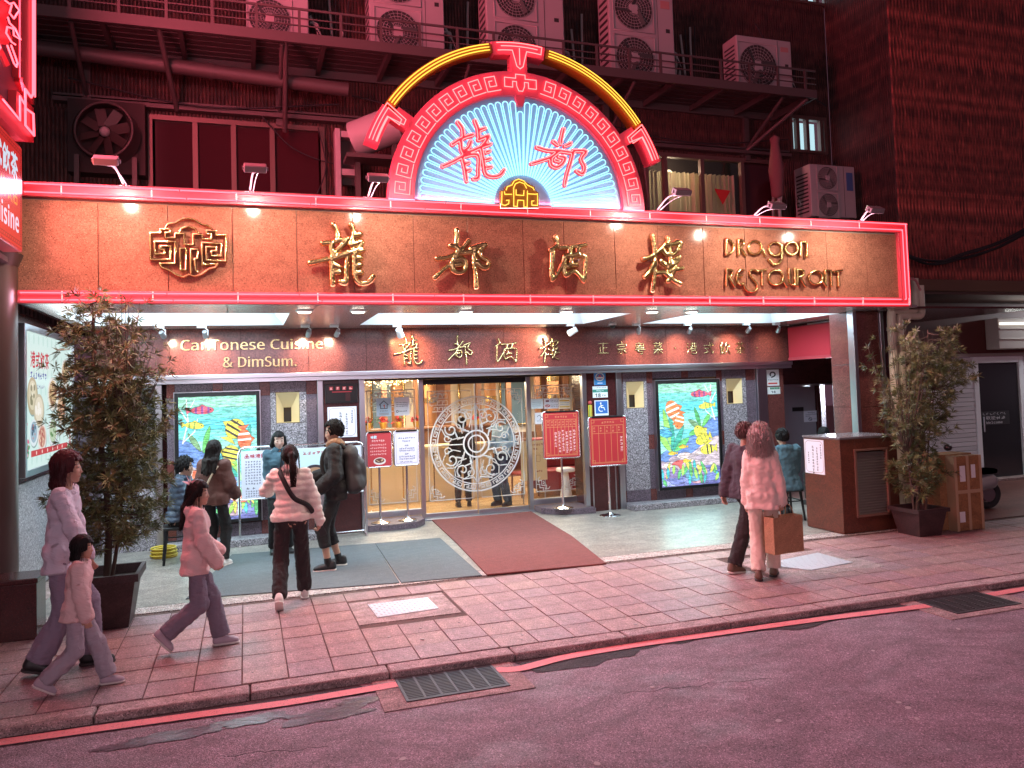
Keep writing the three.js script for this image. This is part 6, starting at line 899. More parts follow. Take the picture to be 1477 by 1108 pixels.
{
  const stand = thing('unit_rack', 'pair of metal feet under the pale two fan air conditioner', 'rack', [9.9, 4.2, -11.4]); part('leg', [bx(9.5, 9.56, 4.2, 4.92, -11.62, -11.24), bx(10.28, 10.34, 4.2, 4.92, -11.62, -11.24), bx(9.4, 10.4, 4.86, 4.919, -11.62, -11.24)], M.iron, stand); part('rail', bx(8.9, 10.5, 4.2, 4.26, -11.7, -11.2), M.iron, stand);
  const rk = thing('white_rack', 'white metal wall rack beside the dark window', 'rack', [1.45, 4.2, -11.6]); part('upright', rbx(1.3, 1.38, 4.2, 5.98, -11.7, -11.5, 0.01), M.acWhite, rk); for (const y of [5.3, 5.86]) part('arm', bx(1.38, 1.62, y, y + 0.09, -11.7, -11.52), M.acWhite, rk); part('back_plate', bx(1.3, 1.65, 5.2, 5.98, -11.78, -11.71), M.iron, rk);
  // drum shaped duct beside the arch
  const d = thing('exhaust_duct', 'round metal exhaust duct with a cap beside the neon arch', 'duct', [1.9, 5.2, -11.2]); part('drum', cyl(V(1.55, 5.75, -11.3), V(2.15, 5.95, -11.0), 0.26, 0.26, 24), M.acGrey, d); part('cap', cyl(V(2.16, 5.953, -10.995), V(2.24, 5.98, -10.955), 0.22, 0.12, 24), M.acWhite, d); part('stand', [bx(1.55, 1.62, 4.2, 5.6, -11.35, -11.25), bx(2.05, 2.12, 4.2, 5.75, -11.15, -11.05), bx(1.4, 2.2, 5.42, 5.48, -11.4, -11.0)], M.iron, d);
  // big exhaust fan
  const f = thing('exhaust_fan', 'large dark round exhaust fan at the wall beside the red signs', 'fan', [-1.72, 5.1, -11.6]), c = V(-1.72, 5.71, -11.5), dir = V(-0.12, 0, 1).normalize();
  const shell = new THREE.CylinderGeometry(0.37, 0.4, 0.3, 40, 1, true).rotateX(Math.PI / 2); shell.rotateY(-0.25); shell.translate(c.x, c.y, c.z - 0.12); part('shell', shell, M.iron, f);
  part('rim', new THREE.TorusGeometry(0.37, 0.018, 8, 44).rotateY(-0.25).translate(c.x, c.y, c.z + 0.03), M.iron, f);
  for (let k = 0; k < 8; k++) { const b = new THREE.BoxGeometry(0.24, 0.13, 0.008); b.rotateX(0.5); b.translate(0.2, 0, 0); b.rotateZ(k * 0.785 + 0.2); b.rotateY(-0.25); b.translate(c.x, c.y, c.z - 0.06); part('blade', b, std([0.06, 0.04, 0.038], 0.5), f); }
  part('hub', sph(c.x, c.y, c.z - 0.05, 0.07), M.acGrey, f); part('back_box', bx(-2.2, -1.25, 5.2, 6.2, -12.0, -11.75), std([0.04, 0.025, 0.025], 0.8), f); for (const a of [-2.1, -1.4]) part('support', bx(a, a + 0.06, 4.2, 5.4, -11.7, -11.6), M.iron, f);
  const ub = thing('folded_parasol', 'folded reddish cloth on a pole standing on the canopy roof', 'pole', [8.85, 4.2, -11.3]); part('pole', cyl(V(8.85, 4.2, -11.3), V(8.8, 6.35, -11.3), 0.03), M.acGrey, ub); { const q = new THREE.LatheGeometry([[0.02, 0], [0.1, 0.05], [0.13, 0.5], [0.07, 0.95], [0.09, 1.05], [0.03, 1.1]].map(([a, b]) => new THREE.Vector2(a, b)), 12); q.translate(8.8, 5.25, -11.3); part('cloth', q, std([0.2, 0.08, 0.09], 0.9), ub); }
}
{ // hoses and cables between the units
  seedTo(811); const lag = std([0.3, 0.27, 0.27], 0.8), dk = M.rubber;
  [[0.98, 7.5, 1.3], [2.98, 7.6, 3.3], [4.95, 7.5, 5.3], [6.95, 7.7, 7.4], [9.3, 7.5, 9.5], [9.4, 5.2, 9.2]].forEach(([x, y, e], i) => { const h = thing('hose_bundle', ['lagged hoses beside the unit farthest from the lit windows', 'lagged hoses between the two tall units before the dark gap', 'lagged hoses beside the unit above the neon arch', 'lagged hoses beside the tall unit nearest the single fan unit', 'lagged hoses at the end of the platform', 'lagged hoses beside the pale two fan unit'][i], 'hoses', [x, y - 0.5, -11.6], 'hoses beside the air conditioners'); for (let k = 0; k < 4; k++) part('hose', tube(smooth([[x, y + k * 0.05, -11.5], [x + 0.1 + k * 0.03, y - 0.1 * k, -11.52], [x + 0.12 + k * 0.04, y - 0.4, -11.6], [e + k * 0.05, y - 0.42 + rr(-0.05, 0.1), -11.85], [e + 0.1 * k, y + rr(0.1, 0.9), -11.93]], 5), k % 2 ? 0.012 : 0.022, { sides: 6 }), k % 2 ? dk : lag, h); });
  [[[-2.2, 6.5], [-0.5, 6.25], [1.4, 6.45]], [[1.6, 6.6], [3.5, 6.35], [5.5, 6.6]], [[5.4, 6.55], [7.5, 6.3], [9.5, 6.5]], [[8.9, 8.6], [9.6, 7.6], [10.4, 7.2]]].forEach((w, i) => single('wall_cable', tube(smooth(w.map(([x, y]) => [x, y, UZ + 0.2]), 10), 0.013, { sides: 5 }), dk, ['black cable sagging under the platform above the dark window', 'black cable sagging behind the neon arch', 'black cable sagging above the lit curtains', 'black cable running to the small bluish window'][i], 'cable'));
}
// ---- the red projecting signs at the left ------------------------------------------------------------------------------------------------------
{
  const x = -1.95, t = thing('vertical_neon_sign', 'tall projecting sign with red neon outlines and stepped border', 'neon sign', [x - 0.1, 4.7, -7.8]);
  part('sign_box', bx(x - 0.22, x - 0.07, 4.86, 10, -6.6, -8.7), std([0.12, 0.04, 0.06], 0.5), t);
  const P = (a, b, o = 0) => { const p = onX(a / 6.154, b / 6.154, x + o); return [p.z, p.y]; };
  const face = (pts, o, d, mat, name) => { const s = new THREE.Shape(pts.map(([a, b]) => new THREE.Vector2(-a, b))), g = new THREE.ExtrudeGeometry(s, { depth: d, bevelEnabled: false }); g.rotateY(Math.PI / 2); g.translate(x + o - d, 0, 0); return part(name, metres(g), mat, t); };
  const redF = std([0.62, 0.06, 0.08], 0.35), q = (l) => l.map(([a, b]) => P(a, b));
  face([...q([[180, -1800], [302, -1800], [302, 930], [200, 730], [200, 690], [182, 690]])], 0, 0.12, std([0.4, 0.05, 0.06], 0.4), 'border_panel');
  face(q([[0, 830], [148, 1010], [148, 800], [302, 960], [302, 1268], [205, 1250], [0, 1030]]), -0.003, 0.14, redF, 'border_panel');
  const tubeX = (l, r = 0.009) => part('neon_tube', tube(l.map(([a, b]) => { const p = P(a, b); return [x + 0.02, p[1], p[0]]; }), r, { ref: V(1, 0, 0) }), M.neonPink, t);
  tubeX([[272, -1800], [272, 835], [255, 862], [203, 790], [203, 1110], [280, 1200], [274, 1010], [212, 965]], 0.011); tubeX([[290, -1800], [290, 860]], 0.007); tubeX([[0, 880], [155, 1065], [155, 855], [200, 930]]);
  for (const l of [[[20, 0], [62, 32], [100, 22], [150, 90], [100, 162], [60, 112], [80, 42]], [[45, 150], [60, 200], [112, 252], [162, 350], [100, 312], [95, 252], [40, 236], [30, 290], [80, 372], [112, 392]], [[40, 400], [100, 560], [125, 590], [135, 560], [75, 400]], [[-160, -300], [-60, -120], [40, -60], [120, -200], [20, -320], [-40, -420]], [[-200, 100], [-80, 300], [-20, 420], [-100, 520]]]) tubeX(l, 0.008);
  face(q([[0, 60], [40, 0], [110, 0], [165, 100], [110, 175], [165, 350], [120, 405], [60, 400], [145, 580], [110, 600], [30, 410], [0, 300]]), -0.05, 0.02, redF, 'character_body');
  rect('vertical_sign_light', 1.6, 4.4, [1, 0.13, 0.2], LIT.leftSign, [x + 0.05, 7.0, -7.8], [5, 7.0, -8.6], t);
  rect('vertical_sign_lower_light', 1.2, 0.5, [1, 0.2, 0.27], LIT.leftSign, [x + 0.05, 4.95, -8.2], [5, 4.4, -8.2], t);
  const y0 = 3.54, y1 = 4.49, l = thing('red_sign_panel', 'lit red sign panel with white and orange writing under the neon sign', 'sign', [x - 0.1, y0, -7.6]);
  part('panel_box', rbx(x - 0.16, x, y0 - 0.02, y1 + 0.02, -8.38, -6.7, 0.01), std([0.35, 0.03, 0.03], 0.4), l);
  part('sign_screen', faceX(-6.72, -8.36, y0, y1, x + 0.003), backlit(768, 440, (g, w, h) => {
    g.fillStyle = '#d8302c'; g.fillRect(0, 0, w, h); g.strokeStyle = '#7a1816'; g.lineWidth = 3; for (let i = 0; i < 26; i++) for (const y of [12, h - 30]) g.strokeRect(8 + i * 30, y, 22, 16); for (let i = 0; i < 14; i++) g.strokeRect(w - 26, 34 + i * 27, 14, 20);
    g.strokeStyle = '#dfeeff'; ['gang', 'shi', 'yin', 'cha'].forEach((k, i) => glyph(g, KAI[k], w - 52 - (4 - i) * 118, 52, 104, 15)); g.strokeStyle = '#ff9a2c'; ['zheng', 'dai', 'biao', 'dian'].forEach((k, i) => glyph(g, KAI[k], w - 52 - (4 - i) * 92, 186, 80, 9)); g.fillStyle = '#efe6ff'; g.font = 'bold 118px sans-serif'; g.textAlign = 'right'; g.fillText('Cuisine', w - 44, h - 62);
  }, 0.75), l);
  rect('red_panel_light', 1.5, 0.8, [1, 0.16, 0.12], LIT.leftSign * 0.35, [x + 0.03, 4.0, -7.55], [5, 3.6, -7.55], l);
  const b = thing('sign_bracket', 'dark steel bracket frame holding the red signs at the column', 'bracket', [-2.2, 3.4, -8.5]); part('post', bx(-2.24, -2.18, 3.35, 6, -8.8, -8.74), M.iron, b); for (const y of [3.46, 4.56]) part('arm', bx(-2.2, -2.12, y, y + 0.05, -8.74, -6.8), M.iron, b);
}
// ---- the neighbouring building ---------------------------------------------------------------------------------------------------------------------
{
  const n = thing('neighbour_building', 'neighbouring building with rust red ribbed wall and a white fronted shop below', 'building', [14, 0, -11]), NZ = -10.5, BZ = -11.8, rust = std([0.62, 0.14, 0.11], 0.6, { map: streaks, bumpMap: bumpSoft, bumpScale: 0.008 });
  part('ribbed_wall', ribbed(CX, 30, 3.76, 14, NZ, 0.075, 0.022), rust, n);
  { const s = ribbed(0, 1.5, 3.76, 14, 0, 0.05, 0.016); s.rotateY(-Math.PI / 2); s.translate(CX, 0, -12.0); part('ribbed_side_wall', s, M.ribWall, n); }
  part('wall_core', bx(CX + 0.03, 30, 3.76, 14, NZ - 1.4, NZ - 0.02), M.darkWine, n);
  part('eave', rbx(CX - 0.25, 30, 3.55, 3.755, NZ - 0.3, NZ + 0.05, 0.02), std([0.14, 0.08, 0.05], 0.5), n);
  part('arcade_ceiling', bx(CX - 0.2, 30, 3.5, 3.549, BZ - 0.2, NZ), std([0.12, 0.07, 0.06], 0.8), n);
  part('upper_panel', bx(11.2, 30, 2.5, 3.5, BZ - 0.1, BZ), std([0.1, 0.022, 0.018], 0.55), n);
  part('pier', bx(11.2, 12.3, 0, 2.5, BZ - 0.1, BZ + 0.01), M.darkWine, n); part('pier_side', bx(11.15, 11.199, 0, 3.5, -12.9, BZ), M.darkWine, n);
  part('lintel', bx(12.3, 30, 2.44, 2.5, BZ + 0.001, BZ + 0.05), std([0.3, 0.24, 0.22], 0.7), n);
  const whiteBoard = [0.62, 0.58, 0.65].map((v) => std([v, v * 0.98, v * 1.02], 0.6));
  for (let k = 0; k < 28; k++) part('white_board', rbx(12.305, 13.6, k * 0.0865 + 0.004, k * 0.0865 + 0.082, BZ - 0.06, BZ + 0.012 + rr(0, 0.004), 0.006, 1), whiteBoard[k % 3], n);
  for (let k = 0; k < 28; k++) part('white_board', rbx(14.93, 16.5, k * 0.0865 + 0.004, k * 0.0865 + 0.082, BZ - 0.06, BZ + 0.012 + rr(0, 0.004), 0.006, 1), whiteBoard[(k + 1) % 3], n);
  part('board_backing', bx(12.3, 30, 0, 2.43, BZ - 0.12, BZ - 0.062), std([0.3, 0.28, 0.3], 0.8), n);
  const d = thing('dark_glass_door', 'dark glass shop door with small white welcome lettering', 'door', [14.26, 0, BZ]);
  part('frame', [rbx(13.602, 13.72, 0, 2.43, BZ - 0.05, BZ + 0.03, 0.006), rbx(14.8, 14.928, 0, 2.43, BZ - 0.05, BZ + 0.03, 0.006), rbx(13.722, 14.798, 2.31, 2.43, BZ - 0.05, BZ + 0.03, 0.006)], M.white, d);
  part('leaf', rbx(13.724, 14.796, 0.05, 2.305, BZ - 0.04, BZ - 0.01, 0.004), std([0.03, 0.03, 0.035], 0.1), d);
  const a = onZ(1417, 614, BZ), b2 = onZ(1456, 592, BZ); part('lettering', new THREE.PlaneGeometry(b2.x - a.x, b2.y - a.y).translate((a.x + b2.x) / 2, (a.y + b2.y) / 2, BZ - 0.006), printed(256, 150, (g, w, h) => { g.fillStyle = '#2c2b30'; g.fillRect(0, 0, w, h); g.strokeStyle = '#c8c8cc'; g.lineWidth = 4; [[20, 0.2], [52, 0.6], [84, 0.1], [116, 0.7], [148, 0.4], [180, 0.9], [212, 0.3]].forEach(([x, s]) => { g.beginPath(); g.arc(x + 6, 28, 10, s * 3, s * 3 + 3.6); g.stroke(); }); ['huan', 'ying'].forEach((k, i) => glyph(g, KAI[k], 40 + i * 46, 52, 40, 4)); row(g, 132, 52, 2, 40); g.fillStyle = '#c8c8cc'; g.font = 'bold 36px monospace'; g.fillText('Welcome', 40, 136); }), d);
  part('door_handle', cyl(V(13.8, 0.95, BZ + 0.02), V(13.8, 1.25, BZ + 0.02), 0.014), M.steel, d); part('door_step', rbx(13.5, 18, 0, 0.05, BZ + 0.032, BZ + 0.25, 0.01), M.concrete, d);
  const s = thing('shutter_box', 'pale roller shutter housing with a lit strip lamp over the shop', 'shutter box', [15, 2.55, BZ]); part('housing', rbx(13.98, 17, 2.57, 3.18, BZ + 0.002, BZ + 0.3, 0.02), std([0.55, 0.5, 0.45], 0.5), s); for (const y of [2.75, 2.95]) part('rib', rbx(13.98, 17, y, y + 0.03, BZ + 0.301, BZ + 0.33, 0.01), std([0.55, 0.5, 0.45], 0.5), s); part('strip_lamp', rbx(14.0, 17, 3.04, 3.09, BZ + 0.301, BZ + 0.35, 0.01), glow([1, 0.96, 0.88], 1.1, 0xcccccc), s);
  rect('strip_lamp_light', 2.8, 0.05, [1, 0.95, 0.88], LIT.neigh * 2, [15.5, 3.06, BZ + 0.37], [15.5, 1.5, 0], s);
  rect('arcade_lamp_light', 1.2, 0.12, [0.9, 0.95, 1], LIT.neigh * 5, [16.2, 3.42, -11.0], [15.4, 0, -11.1], part('arcade_lamp', bx(15.6, 16.8, 3.44, 3.49, -11.07, -10.93), glow([0.9, 0.95, 1], 1.6, 0xcccccc), n));
  seedTo(77);
  for (let k = 0; k < 5; k++) { const p = [onZ(1305, 366 + k, -10.2), onZ(1340, 376 + k * 1.5, -10.2), onZ(1390, 374 - k * 2, -10.2), onZ(1440, 358 - k * 2, -10.2), onZ(1500, 328 - k * 3, -10.2)].map((q) => q.add(V(0, rr(-0.03, 0.03), rr(-0.04, 0.04)))); single('street_cable', tube(smooth(p, 8), 0.018, { sides: 6, ref: V(0, 0, 1) }), M.rubber, 'thick black street cable in a sagging bundle across the ribbed wall', 'cable', 'sagging street cables'); }
}
// ---- potted trees --------------------------------------------------------------------------------------------------------------------------------
const potMat = std(0xffffff, 0.5, { map: speckle([62, 44, 44], 0.3, 0.03, 0.02, 256, 1, 0.12) }), soilMat = std([0.06, 0.045, 0.04], 0.95), barkMat = std([0.09, 0.06, 0.045], 0.9, { bumpMap: bumpSoft, bumpScale: 0.02 });
const leafMat = std(0xffffff, 0.48, { vertexColors: true, side: THREE.DoubleSide, transmission: 0.12, thickness: 0 });
function squarePot(t, x, z, w, h, y = 0) {
  const ringAt = (hw, yy) => [[-hw, yy, -hw], [hw, yy, -hw], [hw, yy, hw], [-hw, yy, hw]], levels = [[w * 0.36, 0], [w * 0.47, h * 0.86], [w * 0.53, h * 0.86], [w * 0.53, h], [w * 0.47, h], [w * 0.45, h * 0.8]], pos = [], idx = [];
  levels.forEach(([hw, yy]) => ringAt(hw, yy).forEach((p) => pos.push(p[0] + x, p[1] + y, p[2] + z)));
  for (let l = 0; l + 1 < levels.length; l++) for (let k = 0; k < 4; k++) { const a = l * 4 + k, b = l * 4 + (k + 1) % 4; idx.push(a, a + 4, b, b, a + 4, b + 4); }
  idx.push(0, 1, 2, 0, 2, 3); const g = new THREE.BufferGeometry(); g.setAttribute('position', new THREE.Float32BufferAttribute(pos, 3)); g.setIndex(idx); const q = g.toNonIndexed(); q.computeVertexNormals();
  return part('pot', metres(q), potMat, t);
}
function leaves(list) { // list of [position, direction, size, tone]; each a whorl of narrow folded blades
  const pos = [], col = [], nor = [];
  for (const [p, d, s, tone, n] of list) {
    const up = d.clone().normalize(), a = V(0, 1, 0.2).cross(up); if (a.lengthSq() < 1e-4) a.set(1, 0, 0); a.normalize(); const b = V(0, 0, 0).crossVectors(up, a);
    for (let k = 0; k < n; k++) {
      const w = k * 2.4 + rnd() * 0.8, open = rr(0.55, 1.35), out = a.clone().multiplyScalar(Math.cos(w)).addScaledVector(b, Math.sin(w)), dir = out.clone().multiplyScalar(Math.sin(open)).addScaledVector(up, Math.cos(open)).normalize();
      const L = s * rr(0.7, 1.2), side = V(0, 0, 0).crossVectors(dir, up).normalize().multiplyScalar(s * 0.068), base = p.clone().addScaledVector(up, -s * 0.35 * rnd()), mid = base.clone().addScaledVector(dir, L * 0.5).addScaledVector(up, -0.02 * L), tip = base.clone().addScaledVector(dir, L); tip.y -= L * 0.12;
      const l = mid.clone().add(side).addScaledVector(up, L * 0.03), r = mid.clone().sub(side).addScaledVector(up, L * 0.03), nn = V(0, 0, 0).crossVectors(side, dir).normalize(), t = tone * rr(0.75, 1.25), c = [0.13 * t, 0.14 * t, 0.05 * t];
      for (const tri of [[base, l, tip], [base, tip, r]]) for (const q of tri) { pos.push(q.x, q.y, q.z); nor.push(nn.x, nn.y, nn.z); const e = q === tip ? 1.15 : 1; col.push(c[0] * e, c[1] * e, c[2] * e); }
    }
  }
  const g = new THREE.BufferGeometry(); g.setAttribute('position', new THREE.Float32BufferAttribute(pos, 3)); g.setAttribute('normal', new THREE.Float32BufferAttribute(nor, 3)); g.setAttribute('color', new THREE.Float32BufferAttribute(col, 3)); g.setAttribute('uv', new THREE.Float32BufferAttribute(new Float32Array(pos.length / 3 * 2), 2)); return g;
}
function pottedTree(label, x, z, pot, stems, y0, y1, reach, count, seed, size) {
  seedTo(seed);
  const t = thing('potted_tree', label, 'potted tree', [x, 0, z]), wood = [], whorls = [], trunks = [];
  squarePot(t, x, z, pot[0], pot[1]); part('soil', bx(x - pot[0] * 0.44, x + pot[0] * 0.44, pot[1] * 0.72, pot[1] * 0.82, z - pot[0] * 0.44, z + pot[0] * 0.44), soilMat, t);
  for (const s of stems) { const c = smooth(s.map((q) => V(x + q[0], q[1], z + q[2])), 8); trunks.push(new THREE.CatmullRomCurve3(c)); part('trunk', tube(c, c.map((_, i) => s.r * (1 - 0.75 * i / c.length)), { sides: 8, ref: V(1, 0, 0.3) }), barkMat, t); }
  for (let k = 0; k < count; k++) {
    const f = (k + rnd() * 0.8) / count, y = y0 + (y1 - y0) * f, tr = trunks[k % trunks.length], pts = tr.getPoints(40), b = pts.reduce((m, q) => (Math.abs(q.y - y) < Math.abs(m.y - y) ? q : m)).clone();
    const R = reach(f) * rr(0.55, 1.1), a = k * 2.399 + rr(-0.5, 0.5), e = V(b.x + R * Math.cos(a), y + rr(0.0, 0.22) * (R / 0.5), b.z + R * Math.sin(a)), mid = b.clone().lerp(e, 0.5).add(V(0, -0.04, 0));
    wood.push(tube(smooth([b, mid, e], 4), Array.from({ length: 9 }, (_, i) => 0.009 - i * 0.0008), { sides: 5, ref: V(0.3, 1, 0.2) }));
    const n = Math.max(2, Math.round(R * 19));
    for (let q = 0; q < n; q++) { const u = rr(0.35, 1.04), base = u < 0.5 ? b.clone().lerp(mid, u * 2) : mid.clone().lerp(e, (u - 0.5) * 2), d = V(Math.cos(a) + rr(-0.9, 0.9), rr(0.1, 1.0), Math.sin(a) + rr(-0.9, 0.9)).normalize(), p = base.addScaledVector(d, rr(0.02, 0.14)); whorls.push([p, d, size * rr(0.85, 1.15), rr(0.6, 1.5), 14]); }
  }
  part('branch', wood, barkMat, t); part('crown', leaves(whorls), leafMat, t);
  return t;
}
const stem = (r, ...p) => { p.r = r; return p; };
pottedTree('bushy narrow leaved tree in a dark square pot beside the lit poster', -1.27, -8.42, [0.58, 0.5], [stem(0.04, [0, 0.35, 0], [0.02, 1.0, 0.02], [-0.06, 1.9, 0], [-0.1, 3.05, 0.02]), stem(0.022, [0.04, 0.35, 0.05], [0.13, 1.0, 0.06], [0.16, 1.7, 0.05])], 0.72, 3.1, (f) => (f < 0.2 ? 0.4 : f < 0.62 ? 0.41 : 0.42 - (f - 0.62) * 0.72) * (0.78 + 0.3 * Math.abs(Math.sin(f * 17))), 240, 301, 0.088);
pottedTree('slim narrow leaved tree in a dark square pot before the cardboard package', 8.47, -8.3, [0.5, 0.36], [stem(0.026, [-0.02, 0.25, 0], [0.06, 1.2, 0.02], [0.3, 2.1, 0], [0.34, 2.72, 0]), stem(0.02, [0.08, 0.25, 0.04], [0.14, 1.0, 0.06], [0.34, 1.9, 0.05]), stem(0.02, [0.04, 0.25, -0.05], [0.2, 1.1, -0.08], [0.46, 2.0, -0.06]), stem(0.016, [-0.1, 0.25, 0.03], [-0.16, 0.8, 0.05], [-0.2, 1.05, 0.06])], 0.5, 2.72, (f) => (f < 0.2 ? 0.34 * (0.4 + 0.6 * Math.abs(Math.sin(f * 14))) : f < 0.34 ? 0.1 : f < 0.6 ? 0.3 : f < 0.88 ? 0.44 : 0.44 - (f - 0.88) * 1.6), 180, 177, 0.088);

// ---- equipment cabinet --------------------------------------------------------------------------------------------------------------------------
{
  const t = thing('equipment_cabinet', 'brown granite equipment cabinet with louvred front beside the potted tree', 'cabinet', [8.06, 0, -9.05]), x0 = 7.58, x1 = 8.55, z0 = -9.42, z1 = -8.69, h = 1.27, m = std(0xffffff, 0.3, { map: speckle([96, 52, 40], 0.35, 0.04, 0.02, 256, 0.9, 0.08) });
  const vx0 = 7.83, vx1 = 8.36, vy0 = 0.24, vy1 = 1.1;
  part('front_panel', [rbx(x0 + 0.02, vx0, 0.01, h, z1 - 0.02, z1, 0.003), rbx(vx1, x1, 0.01, h, z1 - 0.02, z1, 0.003), rbx(vx0, vx1, vy1, h, z1 - 0.02, z1 - 0.0005, 0.003), rbx(vx0, vx1, 0.01, vy0, z1 - 0.02, z1 - 0.0005, 0.003)], m, t);
  part('side_panel', rbx(x0, x0 + 0.019, 0.01, h, z0, z1 + 0.001, 0.003), m, t); part('side_panel', rbx(x1 - 0.019, x1 - 0.001, 0.01, h - 0.001, z0, z1 - 0.021, 0.003), m, t);
  part('back_panel', bx(x0 + 0.02, x1 - 0.02, 0, h - 0.002, z0, z0 + 0.02), m, t); part('inner_wall', bx(vx0 - 0.02, vx1 + 0.02, vy0 - 0.02, vy1 + 0.02, z1 - 0.5, z1 - 0.48), m, t);
  part('top_slab', rbx(x0 - 0.015, x1 + 0.01, h, h + 0.03, z0 - 0.01, z1 + 0.015, 0.006), std([0.16, 0.14, 0.15], 0.25), t);
  part('vent_frame', [rbx(vx0 - 0.025, vx0 + 0.012, vy0, vy1, z1 - 0.05, z1 + 0.012, 0.005), rbx(vx1 - 0.012, vx1 + 0.025, vy0, vy1, z1 - 0.05, z1 + 0.012, 0.005), rbx(vx0 - 0.025, vx1 + 0.025, vy1, vy1 + 0.03, z1 - 0.05, z1 + 0.0125, 0.005), rbx(vx0 - 0.025, vx1 + 0.025, vy0 - 0.03, vy0, z1 - 0.05, z1 + 0.0125, 0.005)], std([0.2, 0.1, 0.075], 0.4), t);
  for (let k = 0; k < 23; k++) { const q = bx(vx0 + 0.012, vx1 - 0.012, -0.003, 0.003, -0.022, 0.022); q.rotateX(0.65); q.translate(0, vy0 + 0.02 + k * (vy1 - vy0 - 0.02) / 23, z1 - 0.03); part('louvre_slat', q, std([0.3, 0.24, 0.22], 0.4, { metalness: 0.3 }), t); }
  const p = thing('paper_notice', 'white paper notice with columns of writing taped to the cabinet side', 'notice', [x0, 0.77, -9.2]); part('backing', bx(x0 - 0.004, x0 - 0.001, 0.77, 1.25, -9.4, -9.0), M.paper, p);
  part('print', new THREE.PlaneGeometry(0.398, 0.478).rotateY(-Math.PI / 2).translate(x0 - 0.006, 1.01, -9.2), noticePaper, p);
}
// ---- drain pipes at the canopy end -------------------------------------------------------------------------------------------------------------------
for (const [pts, r, label, m] of [[[[1318, 402], [1317, 445], [1286, 449.5], [1286, 467], [1298, 620], [1310, 742]], 0.062, 'cream drain pipe with elbows at the canopy end, the one against the pillar', M.pvc], [[[1327, 412], [1326, 454.5], [1297, 457], [1297, 470], [1309, 620], [1321, 738]], 0.055, 'cream drain pipe with elbows at the canopy end, the outer one', M.pvc], [[[1314, 480], [1322, 600], [1332, 735]], 0.035, 'thin brown pipe behind the potted tree', M.iron]]) {
  const P = pts.map(([u, v], i) => onZ(u, v, r > 0.04 ? -9.2 : -9.45)); P[P.length - 1].y = 0; P[P.length - 1].x = P[P.length - 2].x = P[P.length - 3].x;
  const t = thing('drain_pipe', label, 'pipe', [P[P.length - 1].x, 0, P[0].z]); if (P.length > 3) { P[1].x = P[0].x; P[2].y = P[1].y = (P[1].y + P[2].y) / 2; }
  const round = []; P.forEach((p, i) => { if (i === 0 || i === P.length - 1 || P.length < 4) return round.push(p); const a = P[i - 1].clone().sub(p).normalize(), b = P[i + 1].clone().sub(p).normalize(), d = Math.min(0.07, P[i - 1].distanceTo(p) * 0.4, P[i + 1].distanceTo(p) * 0.4); for (const s of [0, 0.25, 0.5, 0.75, 1]) { const q1 = p.clone().addScaledVector(a, d * (1 - s)), q2 = p.clone().addScaledVector(b, d * s); round.push(q1.lerp(q2, s)); } });
  part('pipe_run', tube(round, r, { sides: 16, ref: V(0, 0, 1) }), m, t);
  if (P.length > 3) for (const [i, f] of [[0, 0.75], [3, 0.05], [4, 0.2], [4, 0.75]]) { const a = P[i].clone().lerp(P[i + 1] ?? P[i], f); part('pipe_collar', new THREE.CylinderGeometry(r * 1.13, r * 1.13, 0.05, 18).translate(a.x, a.y, a.z), m, t); }
}
single('end_flashing', tube(smooth([onZ(1311, 402, -9.0), onZ(1320, 404, -9.0), onZ(1328, 419, -9.0)], 6), 0.022, { flat: 0.5 }), std([0.5, 0.2, 0.2], 0.4), 'curved pinkish metal strip over the drain pipes', 'flashing');
